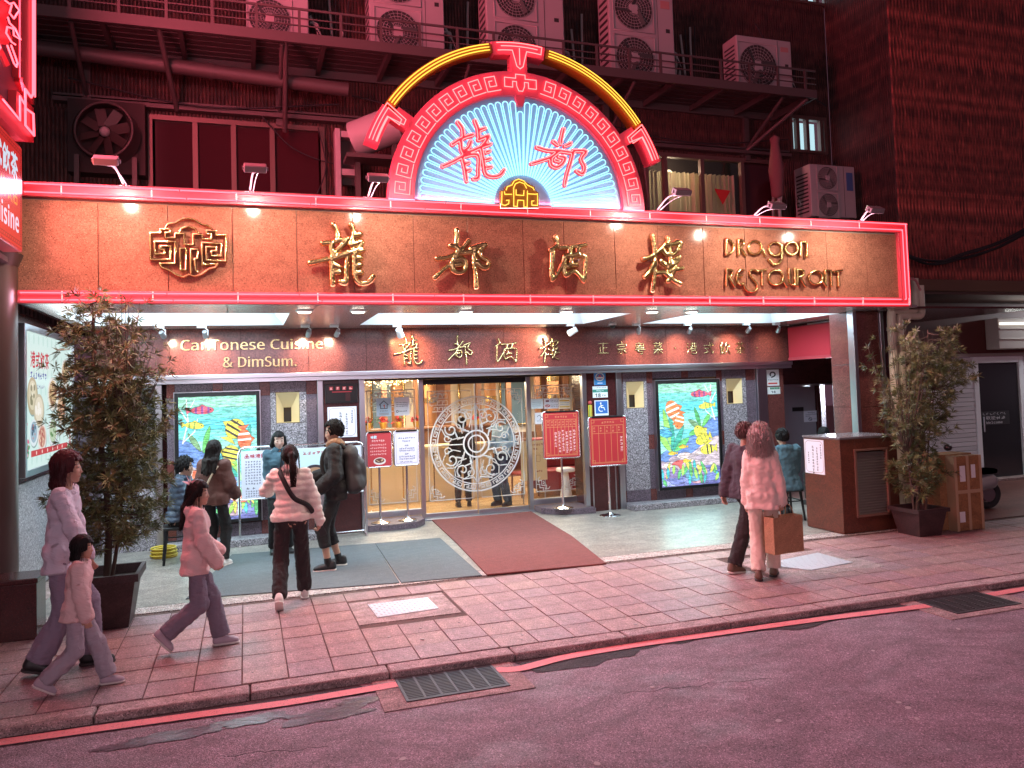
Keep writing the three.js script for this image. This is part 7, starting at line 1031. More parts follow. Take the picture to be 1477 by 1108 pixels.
// ---- cardboard package and scooter ---------------------------------------------------------------------------------------------------------------------
{
  const card = std(0xffffff, 0.85, { map: speckle([150, 106, 70], 0.18, 0.02, 0.01, 256, 0.9, 0.08) }), tape = std([0.5, 0.33, 0.2], 0.35);
  const t = thing('cardboard_package', 'tall taped cardboard package leaning behind the potted tree', 'cardboard box', [9.15, 0, -8.4]);
  part('carton', rbx(8.86, 9.46, 0.002, 1.02, -8.62, -8.3, 0.012), card, t); part('carton_panel', rbx(8.98, 9.455, 0.004, 1.0, -8.295, -8.16, 0.012), card, t);
  part('packing_tape', [bx(9.19, 9.235, 0.003, 1.003, -8.297, -8.157), bx(8.979, 9.457, 0.5, 0.545, -8.297, -8.1565), bx(8.978, 9.02, 0.002, 1.001, -8.297, -8.1563), bx(9.415, 9.458, 0.002, 1.001, -8.297, -8.1563)], tape, t);
  for (const [a, b, c, d] of [[9.07, 9.16, 0.66, 0.87], [9.27, 9.34, 0.7, 0.88], [9.03, 9.12, 0.12, 0.26]]) part('shipping_label', bx(a, b, c, d, -8.16, -8.153), M.paper, t);
  const s = thing('scooter', 'dark motor scooter mostly hidden behind the cardboard package', 'scooter', [10.1, 0, -9.3]), X = -10.3, Z = -9.35, blk = std([0.02, 0.02, 0.022], 0.3);
  for (const dx of [-0.62, 0.55]) { part('wheel', new THREE.TorusGeometry(0.2, 0.06, 10, 28).translate(X + dx, 0.26, Z), M.rubber, s); part('wheel_rim', new THREE.CylinderGeometry(0.13, 0.13, 0.08, 20).rotateX(Math.PI / 2).translate(X + dx, 0.26, Z), M.steelDull, s); }
  part('body_shell', nets(bones([[X - 0.62, 0.5, Z, X - 0.1, 0.42, Z, 0.16, 0.14], [X - 0.1, 0.36, Z, X + 0.3, 0.36, Z, 0.12, 0.12], [X + 0.3, 0.4, Z, X + 0.46, 0.85, Z, 0.13, 0.1], [X + 0.55, 0.45, Z, X + 0.6, 0.3, Z, 0.1, 0.06]], 0.1), [X - 0.95, 0.1, Z - 0.3], [X + 0.85, 1.1, Z + 0.3], 0.02), std([0.28, 0.27, 0.28], 0.3), s);
  part('seat', rbx(X - 0.75, X - 0.05, 0.64, 0.74, Z - 0.13, Z + 0.13, 0.05), blk, s); part('handlebar', [tube(smooth([[X + 0.4, 1.0, Z - 0.34], [X + 0.46, 0.98, Z], [X + 0.4, 1.0, Z + 0.34]], 6), 0.018, { ref: V(0, 1, 0) }), rbx(X + 0.38, X + 0.56, 0.84, 1.0, Z - 0.12, Z + 0.12, 0.04)], blk, s); for (const e of [-1, 1]) part('mirror', sph(X + 0.42, 1.2, Z + e * 0.28, 0.06), blk, s);
  for (const m of s.children) { m.geometry.scale(-1, 0.85, 1); const ix = m.geometry.index; if (ix) { for (let i = 0; i < ix.count; i += 3) { const a = ix.getX(i); ix.setX(i, ix.getX(i + 1)); ix.setX(i + 1, a); } } }
}
// ---- stools and hose -----------------------------------------------------------------------------------------------------------------------------------
function stool(label, x, z, y, turn) {
  const t = thing('black_stool', label, 'stool', [x, 0, z], null, true); t.rotation.y = turn;
  part('seat', rbx(-0.19, 0.19, y - 0.04, y, -0.19, 0.19, 0.018), M.black, t);
  for (const [a, b] of [[-1, -1], [1, -1], [1, 1], [-1, 1]]) part('leg', cyl(V(a * 0.19, 0, b * 0.19), V(a * 0.15, y - 0.03, b * 0.15), 0.016, 0.022, 8), M.blackMetal, t);
  part('stretcher', [[-1, -1, 1, -1], [1, -1, 1, 1], [1, 1, -1, 1], [-1, 1, -1, -1]].map(([a, b, c, d]) => cyl(V(a * 0.173, y * 0.62, b * 0.173), V(c * 0.173, y * 0.62, d * 0.173), 0.009)), M.blackMetal, t);
}
stool('black four legged stool under the man in the navy puffer jacket', -0.84, -11.2, 0.47, 0.1);
stool('black four legged stool under the man in the teal jacket', 7.72, -10.05, 0.47, -0.15);
stool('black four legged stool behind the equipment cabinet', 8.97, -10.6, 0.45, 0.1);
{ const t = thing('yellow_hose', 'coiled yellow hose lying on the floor behind the stool', 'hose', [-1.06, 0, -11.6]), m = std([0.6, 0.42, 0.04], 0.45); for (let k = 0; k < 6; k++) part('coil', new THREE.TorusGeometry(0.15 + (k % 2) * 0.018 - k * 0.003, 0.012, 8, 40).rotateX(Math.PI / 2 + rr(-0.03, 0.03)).translate(-1.06 + rr(-0.01, 0.01), 0.014 + k * 0.022, -11.62), m, t); }
for (const [x, y, label] of [[5.62, 3.04, 'small dome camera under the soffit before the dark pier']]) { const t = thing('security_camera', label, 'camera', [x, y, -11.3]); part('dome', new THREE.SphereGeometry(0.05, 16, 8, 0, 6.3, Math.PI / 2, Math.PI / 2).translate(x, CEIL - 0.02, -11.45), M.black, t); part('mount', new THREE.CylinderGeometry(0.06, 0.06, 0.02, 18).translate(x, CEIL - 0.011, -11.45), M.white, t); }
// ---- people: a jointed skeleton for each, meshed as one body; clothing, hair and shoes are parts over it -----------------------------------------------
const fabric = (c, o = {}) => std(c, 0.85, { bumpMap: bumpSoft, bumpScale: 0.007, sheen: 0.25, sheenRoughness: 0.6, sheenColor: new THREE.Color(0.3, 0.3, 0.3), ...o });
const skinMat = std(0xffffff, 0.5, { vertexColors: true });
function reach2(a, b, l1, l2, pole) { // middle joint between a and b
  const d = b.clone().sub(a); let L = d.length(); const m = (l1 + l2) * 0.999; if (L > m) { b.copy(a).addScaledVector(d, m / L); d.copy(b).sub(a); L = m; }
  d.normalize(); const x = (l1 * l1 - l2 * l2 + L * L) / (2 * L), h = Math.sqrt(Math.max(0, l1 * l1 - x * x)), p = pole.clone().addScaledVector(d, -pole.dot(d)).normalize();
  return a.clone().addScaledVector(d, x).addScaledVector(p, h);
}
const arr = (a, b, r0, r1) => [a.x, a.y, a.z, b.x, b.y, b.z, r0, r1];
function person(o) {
  const S = o.h / 1.7, t = thing('person', o.label, 'person', [o.x, 0, o.z], o.group, true); t.rotation.y = o.face * D2R;
  const sw = (o.sw ?? 0.155) * S, hw = 0.088 * S, L1 = 0.435 * S, L2 = 0.42 * S, AY = 0.085 * S;
  const ank = o.feet.map((f) => V(f[0], AY + f[1], f[2]));
  let hipY = o.hipY ?? 0.905 * S; const hipZ = o.hipZ ?? 0;
  if (!o.hipY) ank.forEach((a, i) => { const d = Math.hypot(a.x - (i ? -hw : hw), a.z - hipZ); hipY = Math.min(hipY, Math.sqrt(Math.max(0.04, ((L1 + L2) * 0.997) ** 2 - d * d)) + a.y); });
  const lean = o.lean ?? [0, 0], up = (x, y, z) => { const f = (y - hipY) / (0.49 * S); return V(x + lean[0] * f, y, z + hipZ + lean[1] * f); };
  const shY = hipY + 0.485 * S, nkY = hipY + 0.535 * S, hips = [V(hw, hipY, hipZ), V(-hw, hipY, hipZ)];
  const knee = hips.map((h, i) => reach2(h, ank[i], L1, L2, V(o.kneeOut ? (i ? -o.kneeOut : o.kneeOut) : 0, o.hipY ? 0.6 : 0, 1)));
  const sh = [up(sw, shY, 0), up(-sw, shY, 0)], wr = o.hands.map((h) => up(...h.p.map((v) => v * S)).setZ(h.p[2] * S + hipZ)), elb = sh.map((s, i) => reach2(s, wr[i], 0.285 * S, 0.25 * S, V(...(o.hands[i].pole ?? [i ? -0.28 : 0.28, -0.2, -1]))));
  const hc = up(0, hipY + 0.678 * S, 0.012 * S), hy = (o.head?.yaw ?? 0) * D2R, hp = (o.head?.pitch ?? 0) * D2R;
  const E = new THREE.Matrix4().makeRotationFromEuler(new THREE.Euler(hp, hy, 0, 'YXZ')).elements;
  const toHead = (x, y, z) => { const a = (x - hc.x) / S, b = (y - hc.y) / S, c = (z - hc.z) / S; return [E[0] * a + E[1] * b + E[2] * c, E[4] * a + E[5] * b + E[6] * c, E[8] * a + E[9] * b + E[10] * c]; };
  const ell = (x, y, z, cx, cy, cz, rx, ry, rz) => { const a = (x - cx) / rx, b = (y - cy) / ry, c = (z - cz) / rz; return (Math.sqrt(a * a + b * b + c * c) - 1) * Math.min(rx, ry, rz); };
  // body
  const skin = o.skin ?? [0.5, 0.29, 0.2], dark = [0.025, 0.018, 0.016];
  const B = [arr(up(-sw * 0.7, shY - 0.03 * S, 0), up(sw * 0.7, shY - 0.03 * S, 0), 0.05 * S, 0.05 * S), arr(up(-0.05 * S, hipY + 0.36 * S, 0), up(0.05 * S, hipY + 0.36 * S, 0), 0.085 * S, 0.085 * S), arr(up(-0.04 * S, hipY + 0.16 * S, 0), up(0.04 * S, hipY + 0.16 * S, 0), 0.075 * S, 0.075 * S), arr(hips[0], hips[1], 0.075 * S, 0.075 * S), arr(up(0, nkY - 0.06 * S, -0.005), hc, 0.05 * S, 0.045 * S)];
  for (const i of [0, 1]) B.push(arr(sh[i], elb[i], 0.04 * S, 0.034 * S), arr(elb[i], wr[i], 0.034 * S, 0.025 * S), arr(hips[i], knee[i], 0.068 * S, 0.05 * S), arr(knee[i], knee[i].clone().lerp(ank[i], 0.35), 0.05 * S, 0.05 * S), arr(knee[i].clone().lerp(ank[i], 0.35), ank[i], 0.05 * S, 0.034 * S));
  const geo = [nets(bones(B, 0.04 * S), ...boundsOf(B, 0.03), 0.016, () => skin)];
  const headF = (x, y, z) => { // head-local metres
    let d = ell(x, y, z, 0, 0.022, -0.012, 0.073, 0.098, 0.09); const ax = Math.abs(x);
    d = smin(d, ell(x, y, z, 0, -0.045, 0.03, 0.054, 0.066, 0.056), 0.03); d = smin(d, ell(ax, y, z, 0.033, -0.028, 0.05, 0.028, 0.026, 0.026), 0.02); d = smin(d, ell(x, y, z, 0, -0.1, 0.055, 0.022, 0.018, 0.022), 0.02);
    d = Math.max(d, -ell(ax, y, z, 0.031, 0.004, 0.096, 0.02, 0.012, 0.018) * 0.9); d = smin(d, ell(ax, y, z, 0.031, 0.003, 0.07, 0.013, 0.011, 0.013), 0.004);
    const nt = Math.max(0, Math.min(1, (0.014 - y) / 0.05)); d = smin(d, Math.hypot(x, z - (0.077 + 0.016 * nt), Math.max(0, y - 0.014, -0.034 - y)) - (0.006 + 0.005 * nt), 0.012);
    d = smin(d, ell(x, y, z, 0, -0.064, 0.076, 0.022, 0.006, 0.01), 0.008); d = smin(d, ell(x, y, z, 0, -0.073, 0.073, 0.018, 0.006, 0.01), 0.006); d = smin(d, ell(ax, y, z, 0.075, -0.008, -0.008, 0.01, 0.03, 0.019), 0.008);
    return d;
  };
  const hb = 0.15 * S; geo.push(nets((x, y, z) => { const q = toHead(x, y, z); return headF(q[0], q[1], q[2]) * S; }, [hc.x - hb, hc.y - hb, hc.z - hb], [hc.x + hb, hc.y + hb, hc.z + hb], 0.0055, (x, y, z) => {
    const [a, b, c] = toHead(x, y, z), m = Math.abs(a); if (c > 0.05) { if (Math.hypot((m - 0.031) / 1.7, b - 0.003) < 0.0058) return dark; if (Math.abs(b - 0.03 + Math.abs(m - 0.03) * 0.12) < 0.0045 && m > 0.013 && m < 0.05) return [0.05, 0.035, 0.03]; if (Math.hypot(a / 2.6, b + 0.068) < 0.0085) return o.smile && Math.abs(b + 0.069) < 0.003 ? [0.75, 0.7, 0.66] : [skin[0] * 0.9, skin[1] * 0.5, skin[2] * 0.5]; if (m > 0.02 && m < 0.05 && b < -0.015 && b > -0.045) return [skin[0], skin[1] * 0.92, skin[2] * 0.92]; } return skin;
  }));
  o.hands.forEach((h, i) => { // palm, four fingers of unequal length, thumb from the side
    if (h.hide) return; const d = h.dir ? V(...h.dir).normalize() : wr[i].clone().sub(elb[i]).normalize(), n0 = V(...(h.palm ?? [i ? 1 : -1, 0, 0])), n = n0.addScaledVector(d, -n0.dot(d)).normalize(), s = V(0, 0, 0).crossVectors(d, n).multiplyScalar(i ? -1 : 1), k = S, at = (u, v, w) => wr[i].clone().addScaledVector(d, u * k).addScaledVector(s, v * k).addScaledVector(n, w * k), F = [], c = h.curl ?? 0.5;
    F.push(arr(at(0, -0.012, 0), at(0.07, -0.024, 0), 0.019 * k, 0.013 * k), arr(at(0, 0.008, 0), at(0.075, 0.01, 0), 0.019 * k, 0.013 * k), arr(at(0.0, 0.015, 0), at(0.068, 0.026, 0), 0.016 * k, 0.012 * k));
    [[-0.03, 0.055], [-0.011, 0.068], [0.009, 0.072], [0.028, 0.064]].forEach(([v, l]) => { const p0 = at(0.074, v, 0), a1 = c * 0.9, p1 = p0.clone().addScaledVector(d, Math.cos(a1) * l * 0.55 * k).addScaledVector(n, Math.sin(a1) * l * 0.55 * k), a2 = c * 2.2, p2 = p1.clone().addScaledVector(d, Math.cos(a2) * l * 0.5 * k).addScaledVector(n, Math.sin(a2) * l * 0.5 * k); F.push(arr(p0, p1, 0.0092 * k, 0.0085 * k), arr(p1, p2, 0.0085 * k, 0.007 * k)); });
    const t0 = at(0.02, 0.028, 0.004), t1 = at(0.055, 0.052, 0.014), t2 = at(0.08, 0.05, 0.024); F.push(arr(t0, t1, 0.013 * k, 0.0105 * k), arr(t1, t2, 0.0105 * k, 0.008 * k));
    geo.push(nets(bones(F, 0.006), ...boundsOf(F, 0.01), 0.0055, () => skin));
  });
  const merged = mergeGeometries(geo.map((g) => { const q = g.toNonIndexed(); return q; })); part('body', merged, skinMat, t);
  // top
  const T = o.top, q = (T.t ?? 0.016) * S, hem = hipY + (T.hem ?? -0.06) * S, wv = (x, y, z) => noise3(x * 13 + o.x * 9, y * 2.6, z * 13) * 0.008 + noise3(x * 8 + y * 16, y * 9 - x * 7 + o.z * 5, z * 9) * 0.0055;
  const C = [arr(up(-sw * 0.78, shY - 0.035 * S, -0.005), up(sw * 0.78, shY - 0.035 * S, -0.005), 0.052 * S + q, 0.052 * S + q), arr(up(-0.062 * S, hipY + 0.36 * S, 0.004), up(0.062 * S, hipY + 0.36 * S, 0.004), 0.09 * S + q, 0.09 * S + q), arr(up(-0.055 * S, hipY + 0.17 * S, 0), up(0.055 * S, hipY + 0.17 * S, 0), 0.083 * S + q, 0.083 * S + q), arr(up(-0.075 * S, Math.min(hipY, hem), 0), up(0.075 * S, Math.min(hipY, hem), 0), (0.098 + (T.flare ?? 0)) * S + q, (0.098 + (T.flare ?? 0)) * S + q), arr(up(-0.07 * S, hipY + 0.03 * S, 0), up(0.07 * S, hipY + 0.03 * S, 0), 0.1 * S + q, 0.1 * S + q), arr(up(0, hipY, 0), up(0, shY - 0.08 * S, 0), 0.09 * S + q, 0.095 * S + q)];
  const sl = T.sleeve ?? 0; for (const i of [0, 1]) C.push(arr(sh[i], elb[i], 0.044 * S + q, (0.038 + sl * 0.5) * S + q), arr(elb[i], elb[i].clone().lerp(wr[i], T.cuff ?? 0.96), (0.038 + sl * 0.5) * S + q, (0.03 + sl) * S + q));
  if (T.collar) for (let k = 0; k < 7; k++) { const a = k / 7 * 6.283, b = (k + 1) / 7 * 6.283; C.push(arr(up(0.052 * S * Math.cos(a), nkY + (0.0 + T.collar * 0.5) * S, 0.05 * S * Math.sin(a) - 0.006), up(0.052 * S * Math.cos(b), nkY + (0.0 + T.collar * 0.5) * S, 0.05 * S * Math.sin(b) - 0.006), 0.018 * S + T.collar * 0.3, 0.018 * S + T.collar * 0.3)); }
  if (T.hood) C.push(arr(up(-0.05 * S, nkY - 0.01 * S, -0.085 * S), up(0.05 * S, nkY - 0.01 * S, -0.085 * S), 0.05 * S, 0.05 * S), arr(up(-0.08 * S, nkY, -0.03 * S), up(0.08 * S, nkY, -0.03 * S), 0.04 * S, 0.04 * S));
  const cf = bones(C, 0.032 * S), puff = T.puff ?? 0;
  part(T.name ?? 'jacket', nets((x, y, z) => { let d = cf(x, y, z) + wv(x, y, z) * (puff ? 0.6 : 1); if (puff) d -= 0.011 * Math.abs(Math.sin((y + noise3(x * 5, y * 3, z * 5) * 0.012) * Math.PI / puff)) - 0.006; d = Math.max(d, hem - y + noise3(x * 6, 0, z * 6) * 0.006 - (Math.hypot(x, z - hipZ) > 0.24 ? 9 : 0)); const k = (x - hc.x) ** 2 + (z - hc.z) ** 2; return y > nkY - 0.02 * S ? Math.max(d, 0.047 * S - Math.sqrt(k)) : d; }, ...boundsOf(C, 0.03), o.fine ?? 0.012), T.mat, t);
  // legs
  const P = o.legs, lt = (P.t ?? 0.012) * S, G = [arr(V(-0.065 * S, hipY + 0.07 * S, hipZ), V(0.065 * S, hipY + 0.07 * S, hipZ), 0.075 * S, 0.075 * S), arr(hips[0], hips[1], 0.078 * S, 0.078 * S)];
  for (const i of [0, 1]) { const end = knee[i].clone().lerp(ank[i], P.to ?? 0.97); G.push(arr(hips[i], knee[i], 0.07 * S + lt * 0.7, (0.054 + (P.wide ?? 0) * 0.6) * S + lt), arr(knee[i], end, (0.054 + (P.wide ?? 0) * 0.6) * S + lt, (0.044 + (P.wide ?? 0)) * S + lt)); }
  const gf = bones(G, 0.025 * S), low = ank.map((a, i) => [knee[i].clone().lerp(ank[i], P.to ?? 0.97), ank[i].clone().sub(knee[i]).normalize()]);
  part('trousers', nets((x, y, z) => { let d = gf(x, y, z) + wv(x * 1.3, y * 1.6, z * 1.3) * 0.9; for (const [e, n] of low) { const px = x - e.x, py = y - e.y, pz = z - e.z, a = px * n.x + py * n.y + pz * n.z; if (a > -0.05 && px * px + py * py + pz * pz < 0.03) d = Math.max(d, a); } return d; }, ...boundsOf(G, 0.03), o.fine ?? 0.012), P.mat, t);
  // shoes
  o.feet.forEach((f, i) => {
    const U = [[0, 0.05, -0.05, 0, 0.042, 0.1, 0.04, 0.036], [0, 0.036, 0.1, 0, 0.032, 0.135, 0.038, 0.034], [0, 0.06, -0.045, 0, 0.088, -0.05, 0.04, 0.036], [0, 0.085, -0.02, 0, 0.05, 0.06, 0.03, 0.035]].map((b) => b.map((v) => v * S)), uf = bones(U, 0.02 * S);
    const m = new THREE.Matrix4().makeTranslation(f[0], f[1], f[2]).multiply(new THREE.Matrix4().makeRotationFromEuler(new THREE.Euler((f[4] ?? 0) * D2R, (f[3] ?? 0) * D2R, 0, 'YXZ'))), bb = boundsOf(U, 0.02);
    const pivot = new THREE.Matrix4().makeTranslation(0, AY, 0), piv = new THREE.Matrix4().makeTranslation(0, -AY, 0), MX = new THREE.Matrix4().makeTranslation(ank[i].x, ank[i].y, ank[i].z).multiply(new THREE.Matrix4().makeRotationFromEuler(new THREE.Euler((f[4] ?? 0) * D2R, (f[3] ?? 0) * D2R, 0, 'YXZ'))).multiply(piv);
    const shoe = part('shoe', nets((x, y, z) => Math.max(uf(x, y, z), 0.02 * S - y), ...bb, 0.007).applyMatrix4(MX), o.shoes.mat, t);
    part('sole', nets((x, y, z) => Math.max(uf(x, Math.max(y, 0.036 * S), z) - 0.004, y - 0.024 * S, 0.002 - y), [bb[0][0], -0.01, bb[0][2]], [bb[1][0], 0.05, bb[1][2]], 0.006).applyMatrix4(MX), o.shoes.sole, shoe);
  });
  // hair
  const H = o.hair, W = H.wild ?? 0.004, long = H.long ?? 0, HB = [];
  const out = -(H.out ?? 0.185); if (H.pony) HB.push([0, 0.03, -0.1, 0, 0.02, -0.135, 0.03, 0.03], [0, 0.03, -0.13, 0, -0.14, out, 0.03, 0.034], [0, -0.14, out, 0.015, -H.pony, out, 0.034, 0.01]);
  if (long) for (const a of [-1, -0.5, 0, 0.5, 1]) { const x = a * 0.07, z = -0.075 + Math.abs(a) * 0.055; const m = Math.min(0.14, long * 0.8), zo = long > 0.2 ? out + Math.abs(a) * 0.03 : z - 0.02; HB.push([x, 0.03, z + 0.015, x * 1.15, -m, (z + zo) / 2 - 0.02, 0.034, 0.034], [x * 1.15, -m, (z + zo) / 2 - 0.02, x * 1.3, -long + Math.abs(a) * 0.03, zo, 0.034, H.end ?? 0.016]); }
  const hf = HB.length ? bones(HB, 0.02) : null, bot = -0.16 - Math.max(long, H.pony ?? 0);
  const hairF = (a, b, c) => {
    let d = ell(a, b, c, 0, 0.026, -0.016, 0.083, 0.107, 0.102) - (H.full ?? 0);
    const face = Math.max(Math.abs(a) - 0.07, b - (H.brow ?? 0.062) - Math.abs(a) * 0.2, 0.028 - c - Math.max(0, -b) * (H.cover ?? 0)); d = Math.max(d, -face * 0.9); d = Math.max(d, -0.03 - b - Math.max(0, -c) * (H.nape ?? 0.5));
    if (H.side) for (const s of [-1, 1]) d = smin(d, ell(a, b, c, s * 0.068, -0.03, 0.0, 0.022, 0.09, 0.045), 0.02);
    if (hf) d = smin(d, hf(a, b, c), 0.02);
    const ang = Math.atan2(a, -c); return d + W * (Math.sin(ang * 34 + noise3(a * 20, b * 9, c * 20) * 3) * 0.5 + noise3(a * 40, b * 14, c * 40)) * (H.wild ? 1.6 : 1);
  };
  const hx = 0.2 * S + (H.full ?? 0) + (long > 0.2 || H.pony ? 0.06 : 0); part('hair', nets((x, y, z) => { const p = toHead(x, y, z); return hairF(p[0], p[1], p[2]) * S; }, [hc.x - hx, hc.y + bot * S - 0.02, hc.z - hx - 0.04], [hc.x + hx, hc.y + 0.16 * S + (H.full ?? 0), hc.z + hx], 0.0065), H.mat, t);
  if (long > 0.12 || H.pony) { // single locks lying loose over the mass of the hair
    const R = new THREE.Matrix4().fromArray(E), L = [], len = Math.max(long, H.pony ?? 0), n = H.wild ? 150 : 80;
    for (let k = 0; k < n; k++) { const a = rr(-2.0, 2.0), top = rr(-0.02, 0.11), w = H.wild ? 0.022 : 0.007, ro = 0.098 + (H.full ?? 0) + rr(0, w), p = []; const pony = H.pony && k > n * 0.4; for (let s = 0; s <= 5; s++) { const f = s / 5, y = top * (1 - f) - f * len * rr(0.85, 1.06), rad = y > -0.05 ? ro * Math.sqrt(Math.max(0.15, 1 - ((y - 0.02) / 0.125) ** 2 * (y > 0 ? 1 : 0.2))) : ro; p.push(pony ? V(rr(-0.034, 0.034), 0.03 - f * (len + 0.04), out - 0.03 * Math.sin(f * 3) + (f < 0.3 ? 0.05 - f * 0.16 : 0)) : V(Math.sin(a) * rad * 0.86 * (1 + f * 0.25), y, -Math.cos(a) * rad - 0.01 - (long > 0.2 ? f * 0.075 * Math.max(0, Math.cos(a)) : 0)).add(V(rr(-1, 1), 0, rr(-1, 1)).multiplyScalar(w * 0.8))); } L.push(tube(smooth(p, 3), 0.0022, { sides: 3 })); }
    const g = merge(L); g.scale(S, S, S); g.applyMatrix4(R); g.translate(hc.x, hc.y, hc.z); part('loose_hair', g, H.mat, t);
  }
  t.joints = { sh, elb, wr, hips, knee, ank, hc, hipY, shY, nkY, S, up };
  return t;
}
const K = {
  hairBlack: std([0.012, 0.01, 0.01], 0.55, { specularIntensity: 0.35 }), hairBrown: std([0.014, 0.009, 0.008], 0.55, { specularIntensity: 0.35 }), hairRed: std([0.06, 0.014, 0.016], 0.5, { specularIntensity: 0.4 }), hairGrey: std([0.42, 0.33, 0.3], 0.6),
  lilac: fabric([0.62, 0.56, 0.64]), mauve: fabric([0.26, 0.21, 0.28]), pink: fabric([0.74, 0.52, 0.5]), pinkPuff: fabric([0.8, 0.69, 0.62], { roughness: 0.55 }), grey: fabric([0.36, 0.32, 0.37]), plum: fabric([0.2, 0.17, 0.22]), brown: fabric([0.13, 0.055, 0.045]), navy: fabric([0.06, 0.085, 0.13], { roughness: 0.4 }), teal: fabric([0.055, 0.12, 0.16]), black: fabric([0.016, 0.015, 0.016]), darkBrown: fabric([0.025, 0.017, 0.018]), peach: fabric([0.8, 0.63, 0.55]), peachPale: fabric([0.76, 0.6, 0.5]), purple: fabric([0.06, 0.045, 0.06]), blueShirt: fabric([0.3, 0.45, 0.6]), navyCloth: fabric([0.03, 0.04, 0.075]), tan: fabric([0.3, 0.16, 0.09]),
  whiteShoe: std([0.75, 0.68, 0.64], 0.6), blackShoe: std([0.02, 0.02, 0.022], 0.5), brownShoe: std([0.16, 0.09, 0.06], 0.5), greyShoe: std([0.35, 0.33, 0.34], 0.6), lilacShoe: std([0.45, 0.36, 0.42], 0.6), soleWhite: std([0.7, 0.64, 0.6], 0.6), soleDark: std([0.05, 0.04, 0.04], 0.7),
};
const shoesOf = (mat, sole) => ({ mat, sole });
const byside = (s, y = 0.78, z = 0.06, x = 0.24, o = {}) => ({ p: [s * x, y, z], ...o });
seedTo(900);
// the woman and the child passing at the left
person({ label: 'woman with dark red bob in a loose lilac top walking past the potted tree', x: -1.4, z: -7.14, face: 88, h: 1.7, feet: [[0.06, 0, 0.2, 0], [-0.06, 0.02, -0.16, 0, 14]], hands: [{ p: [0.22, 0.86, 0.1] }, { p: [-0.24, 0.88, 0.24], pole: [-0.6, -0.3, -1], curl: 0.9 }], lean: [0, 0.03], top: { name: 'loose_top', mat: K.lilac, t: 0.018, hem: -0.13, flare: 0.0, sleeve: 0.016, cuff: 0.9 }, legs: { mat: K.mauve, t: 0.014, wide: 0.034 }, shoes: shoesOf(K.blackShoe, K.soleDark), hair: { mat: K.hairRed, long: 0.15, full: 0.016, end: 0.03, cover: 0.2, brow: 0.05 } });
person({ label: 'small child in a pale pink jacket and grey trousers walking in front of the planter', x: -1.2, z: -6.6, face: 90, h: 1.12, sw: 0.155, feet: [[0.05, 0, 0.2, 0], [-0.05, 0.05, -0.2, 0, 30]], hands: [{ p: [0.2, 0.84, -0.02] }, { p: [-0.24, 0.84, 0.14], pole: [-0.4, -0.3, -1] }], lean: [0, 0.03], top: { mat: K.pink, t: 0.034, hem: -0.1, flare: 0.01, sleeve: 0.014, collar: 0.03 }, legs: { mat: K.grey, t: 0.02, wide: 0.03 }, shoes: shoesOf(K.lilacShoe, K.soleWhite), hair: { mat: K.hairBlack, long: 0.13, full: 0.02, end: 0.03, cover: 0.2, brow: 0.05 }, head: { yaw: -8 } });
const girl = person({ label: 'girl with long dark hair in a pink hoodie striding past', x: -0.42, z: -7.22, face: 92, h: 1.4, sw: 0.155, feet: [[0.05, 0, 0.2, 0], [-0.05, 0.1, -0.24, 0, 48]], hands: [{ p: [0.16, 0.95, 0.22], hide: true }, { p: [-0.17, 0.9, 0.2], pole: [-1, -0.1, -0.6], curl: 1 }], lean: [0, 0.02], top: { name: 'hoodie', mat: K.pink, t: 0.03, hem: -0.12, flare: 0.012, sleeve: 0.02, hood: true }, legs: { mat: K.plum, t: 0.016, wide: 0.028 }, shoes: shoesOf(K.lilacShoe, K.soleWhite), hair: { mat: K.hairBrown, long: 0.36, full: 0.012, end: 0.014, brow: 0.05, cover: 0.2 }, head: { yaw: -14 } });
{ const j = girl.joints, b = []; for (let k = 0; k < 9; k++) { const q = new THREE.ConeGeometry(0.02, 0.1, 5).scale(1, 1, 0.4); q.translate(0, 0.045, 0); q.rotateX(rr(-1.3, 1.3)); q.rotateZ(rr(-1.5, 1.5)); q.translate(j.hc.x - 0.01, j.hc.y + 0.085, j.hc.z - 0.07); b.push(q); } part('hair_bow', b, std([0.75, 0.5, 0.52], 0.7), girl); }
const brownW = person({ label: 'woman in a brown jacket with long dark hair standing before the seated man', x: -0.38, z: -10.62, face: 155, h: 1.56, feet: [[0.09, 0, 0, 8], [-0.09, 0, 0.04, -8]], hands: [byside(1, 0.92, 0.16, 0.2), { p: [-0.2, 0.95, 0.2], curl: 0.9 }], top: { mat: K.brown, t: 0.034, hem: -0.06, sleeve: 0.016, puff: 0.2 }, legs: { mat: K.black, t: 0.012, wide: 0.01 }, shoes: shoesOf(K.whiteShoe, K.soleWhite), hair: { mat: K.hairBrown, long: 0.32, full: 0.012, end: 0.02 }, head: { yaw: -6 } });
{ const j = brownW.joints, s = V(0, 0, 0), pts = [[-0.13, j.shY + 0.05, -0.01], [-0.06, j.shY - 0.08, -0.14], [0.06, j.shY - 0.3, -0.15], [0.17, j.hipY + 0.12, -0.06], [0.18, j.hipY + 0.06, 0.04]]; part('bag_strap', tube(smooth(pts, 6), 0.014, { ref: V(0, 0, 1), flat: 0.35 }), std([0.6, 0.5, 0.36], 0.6), brownW); }
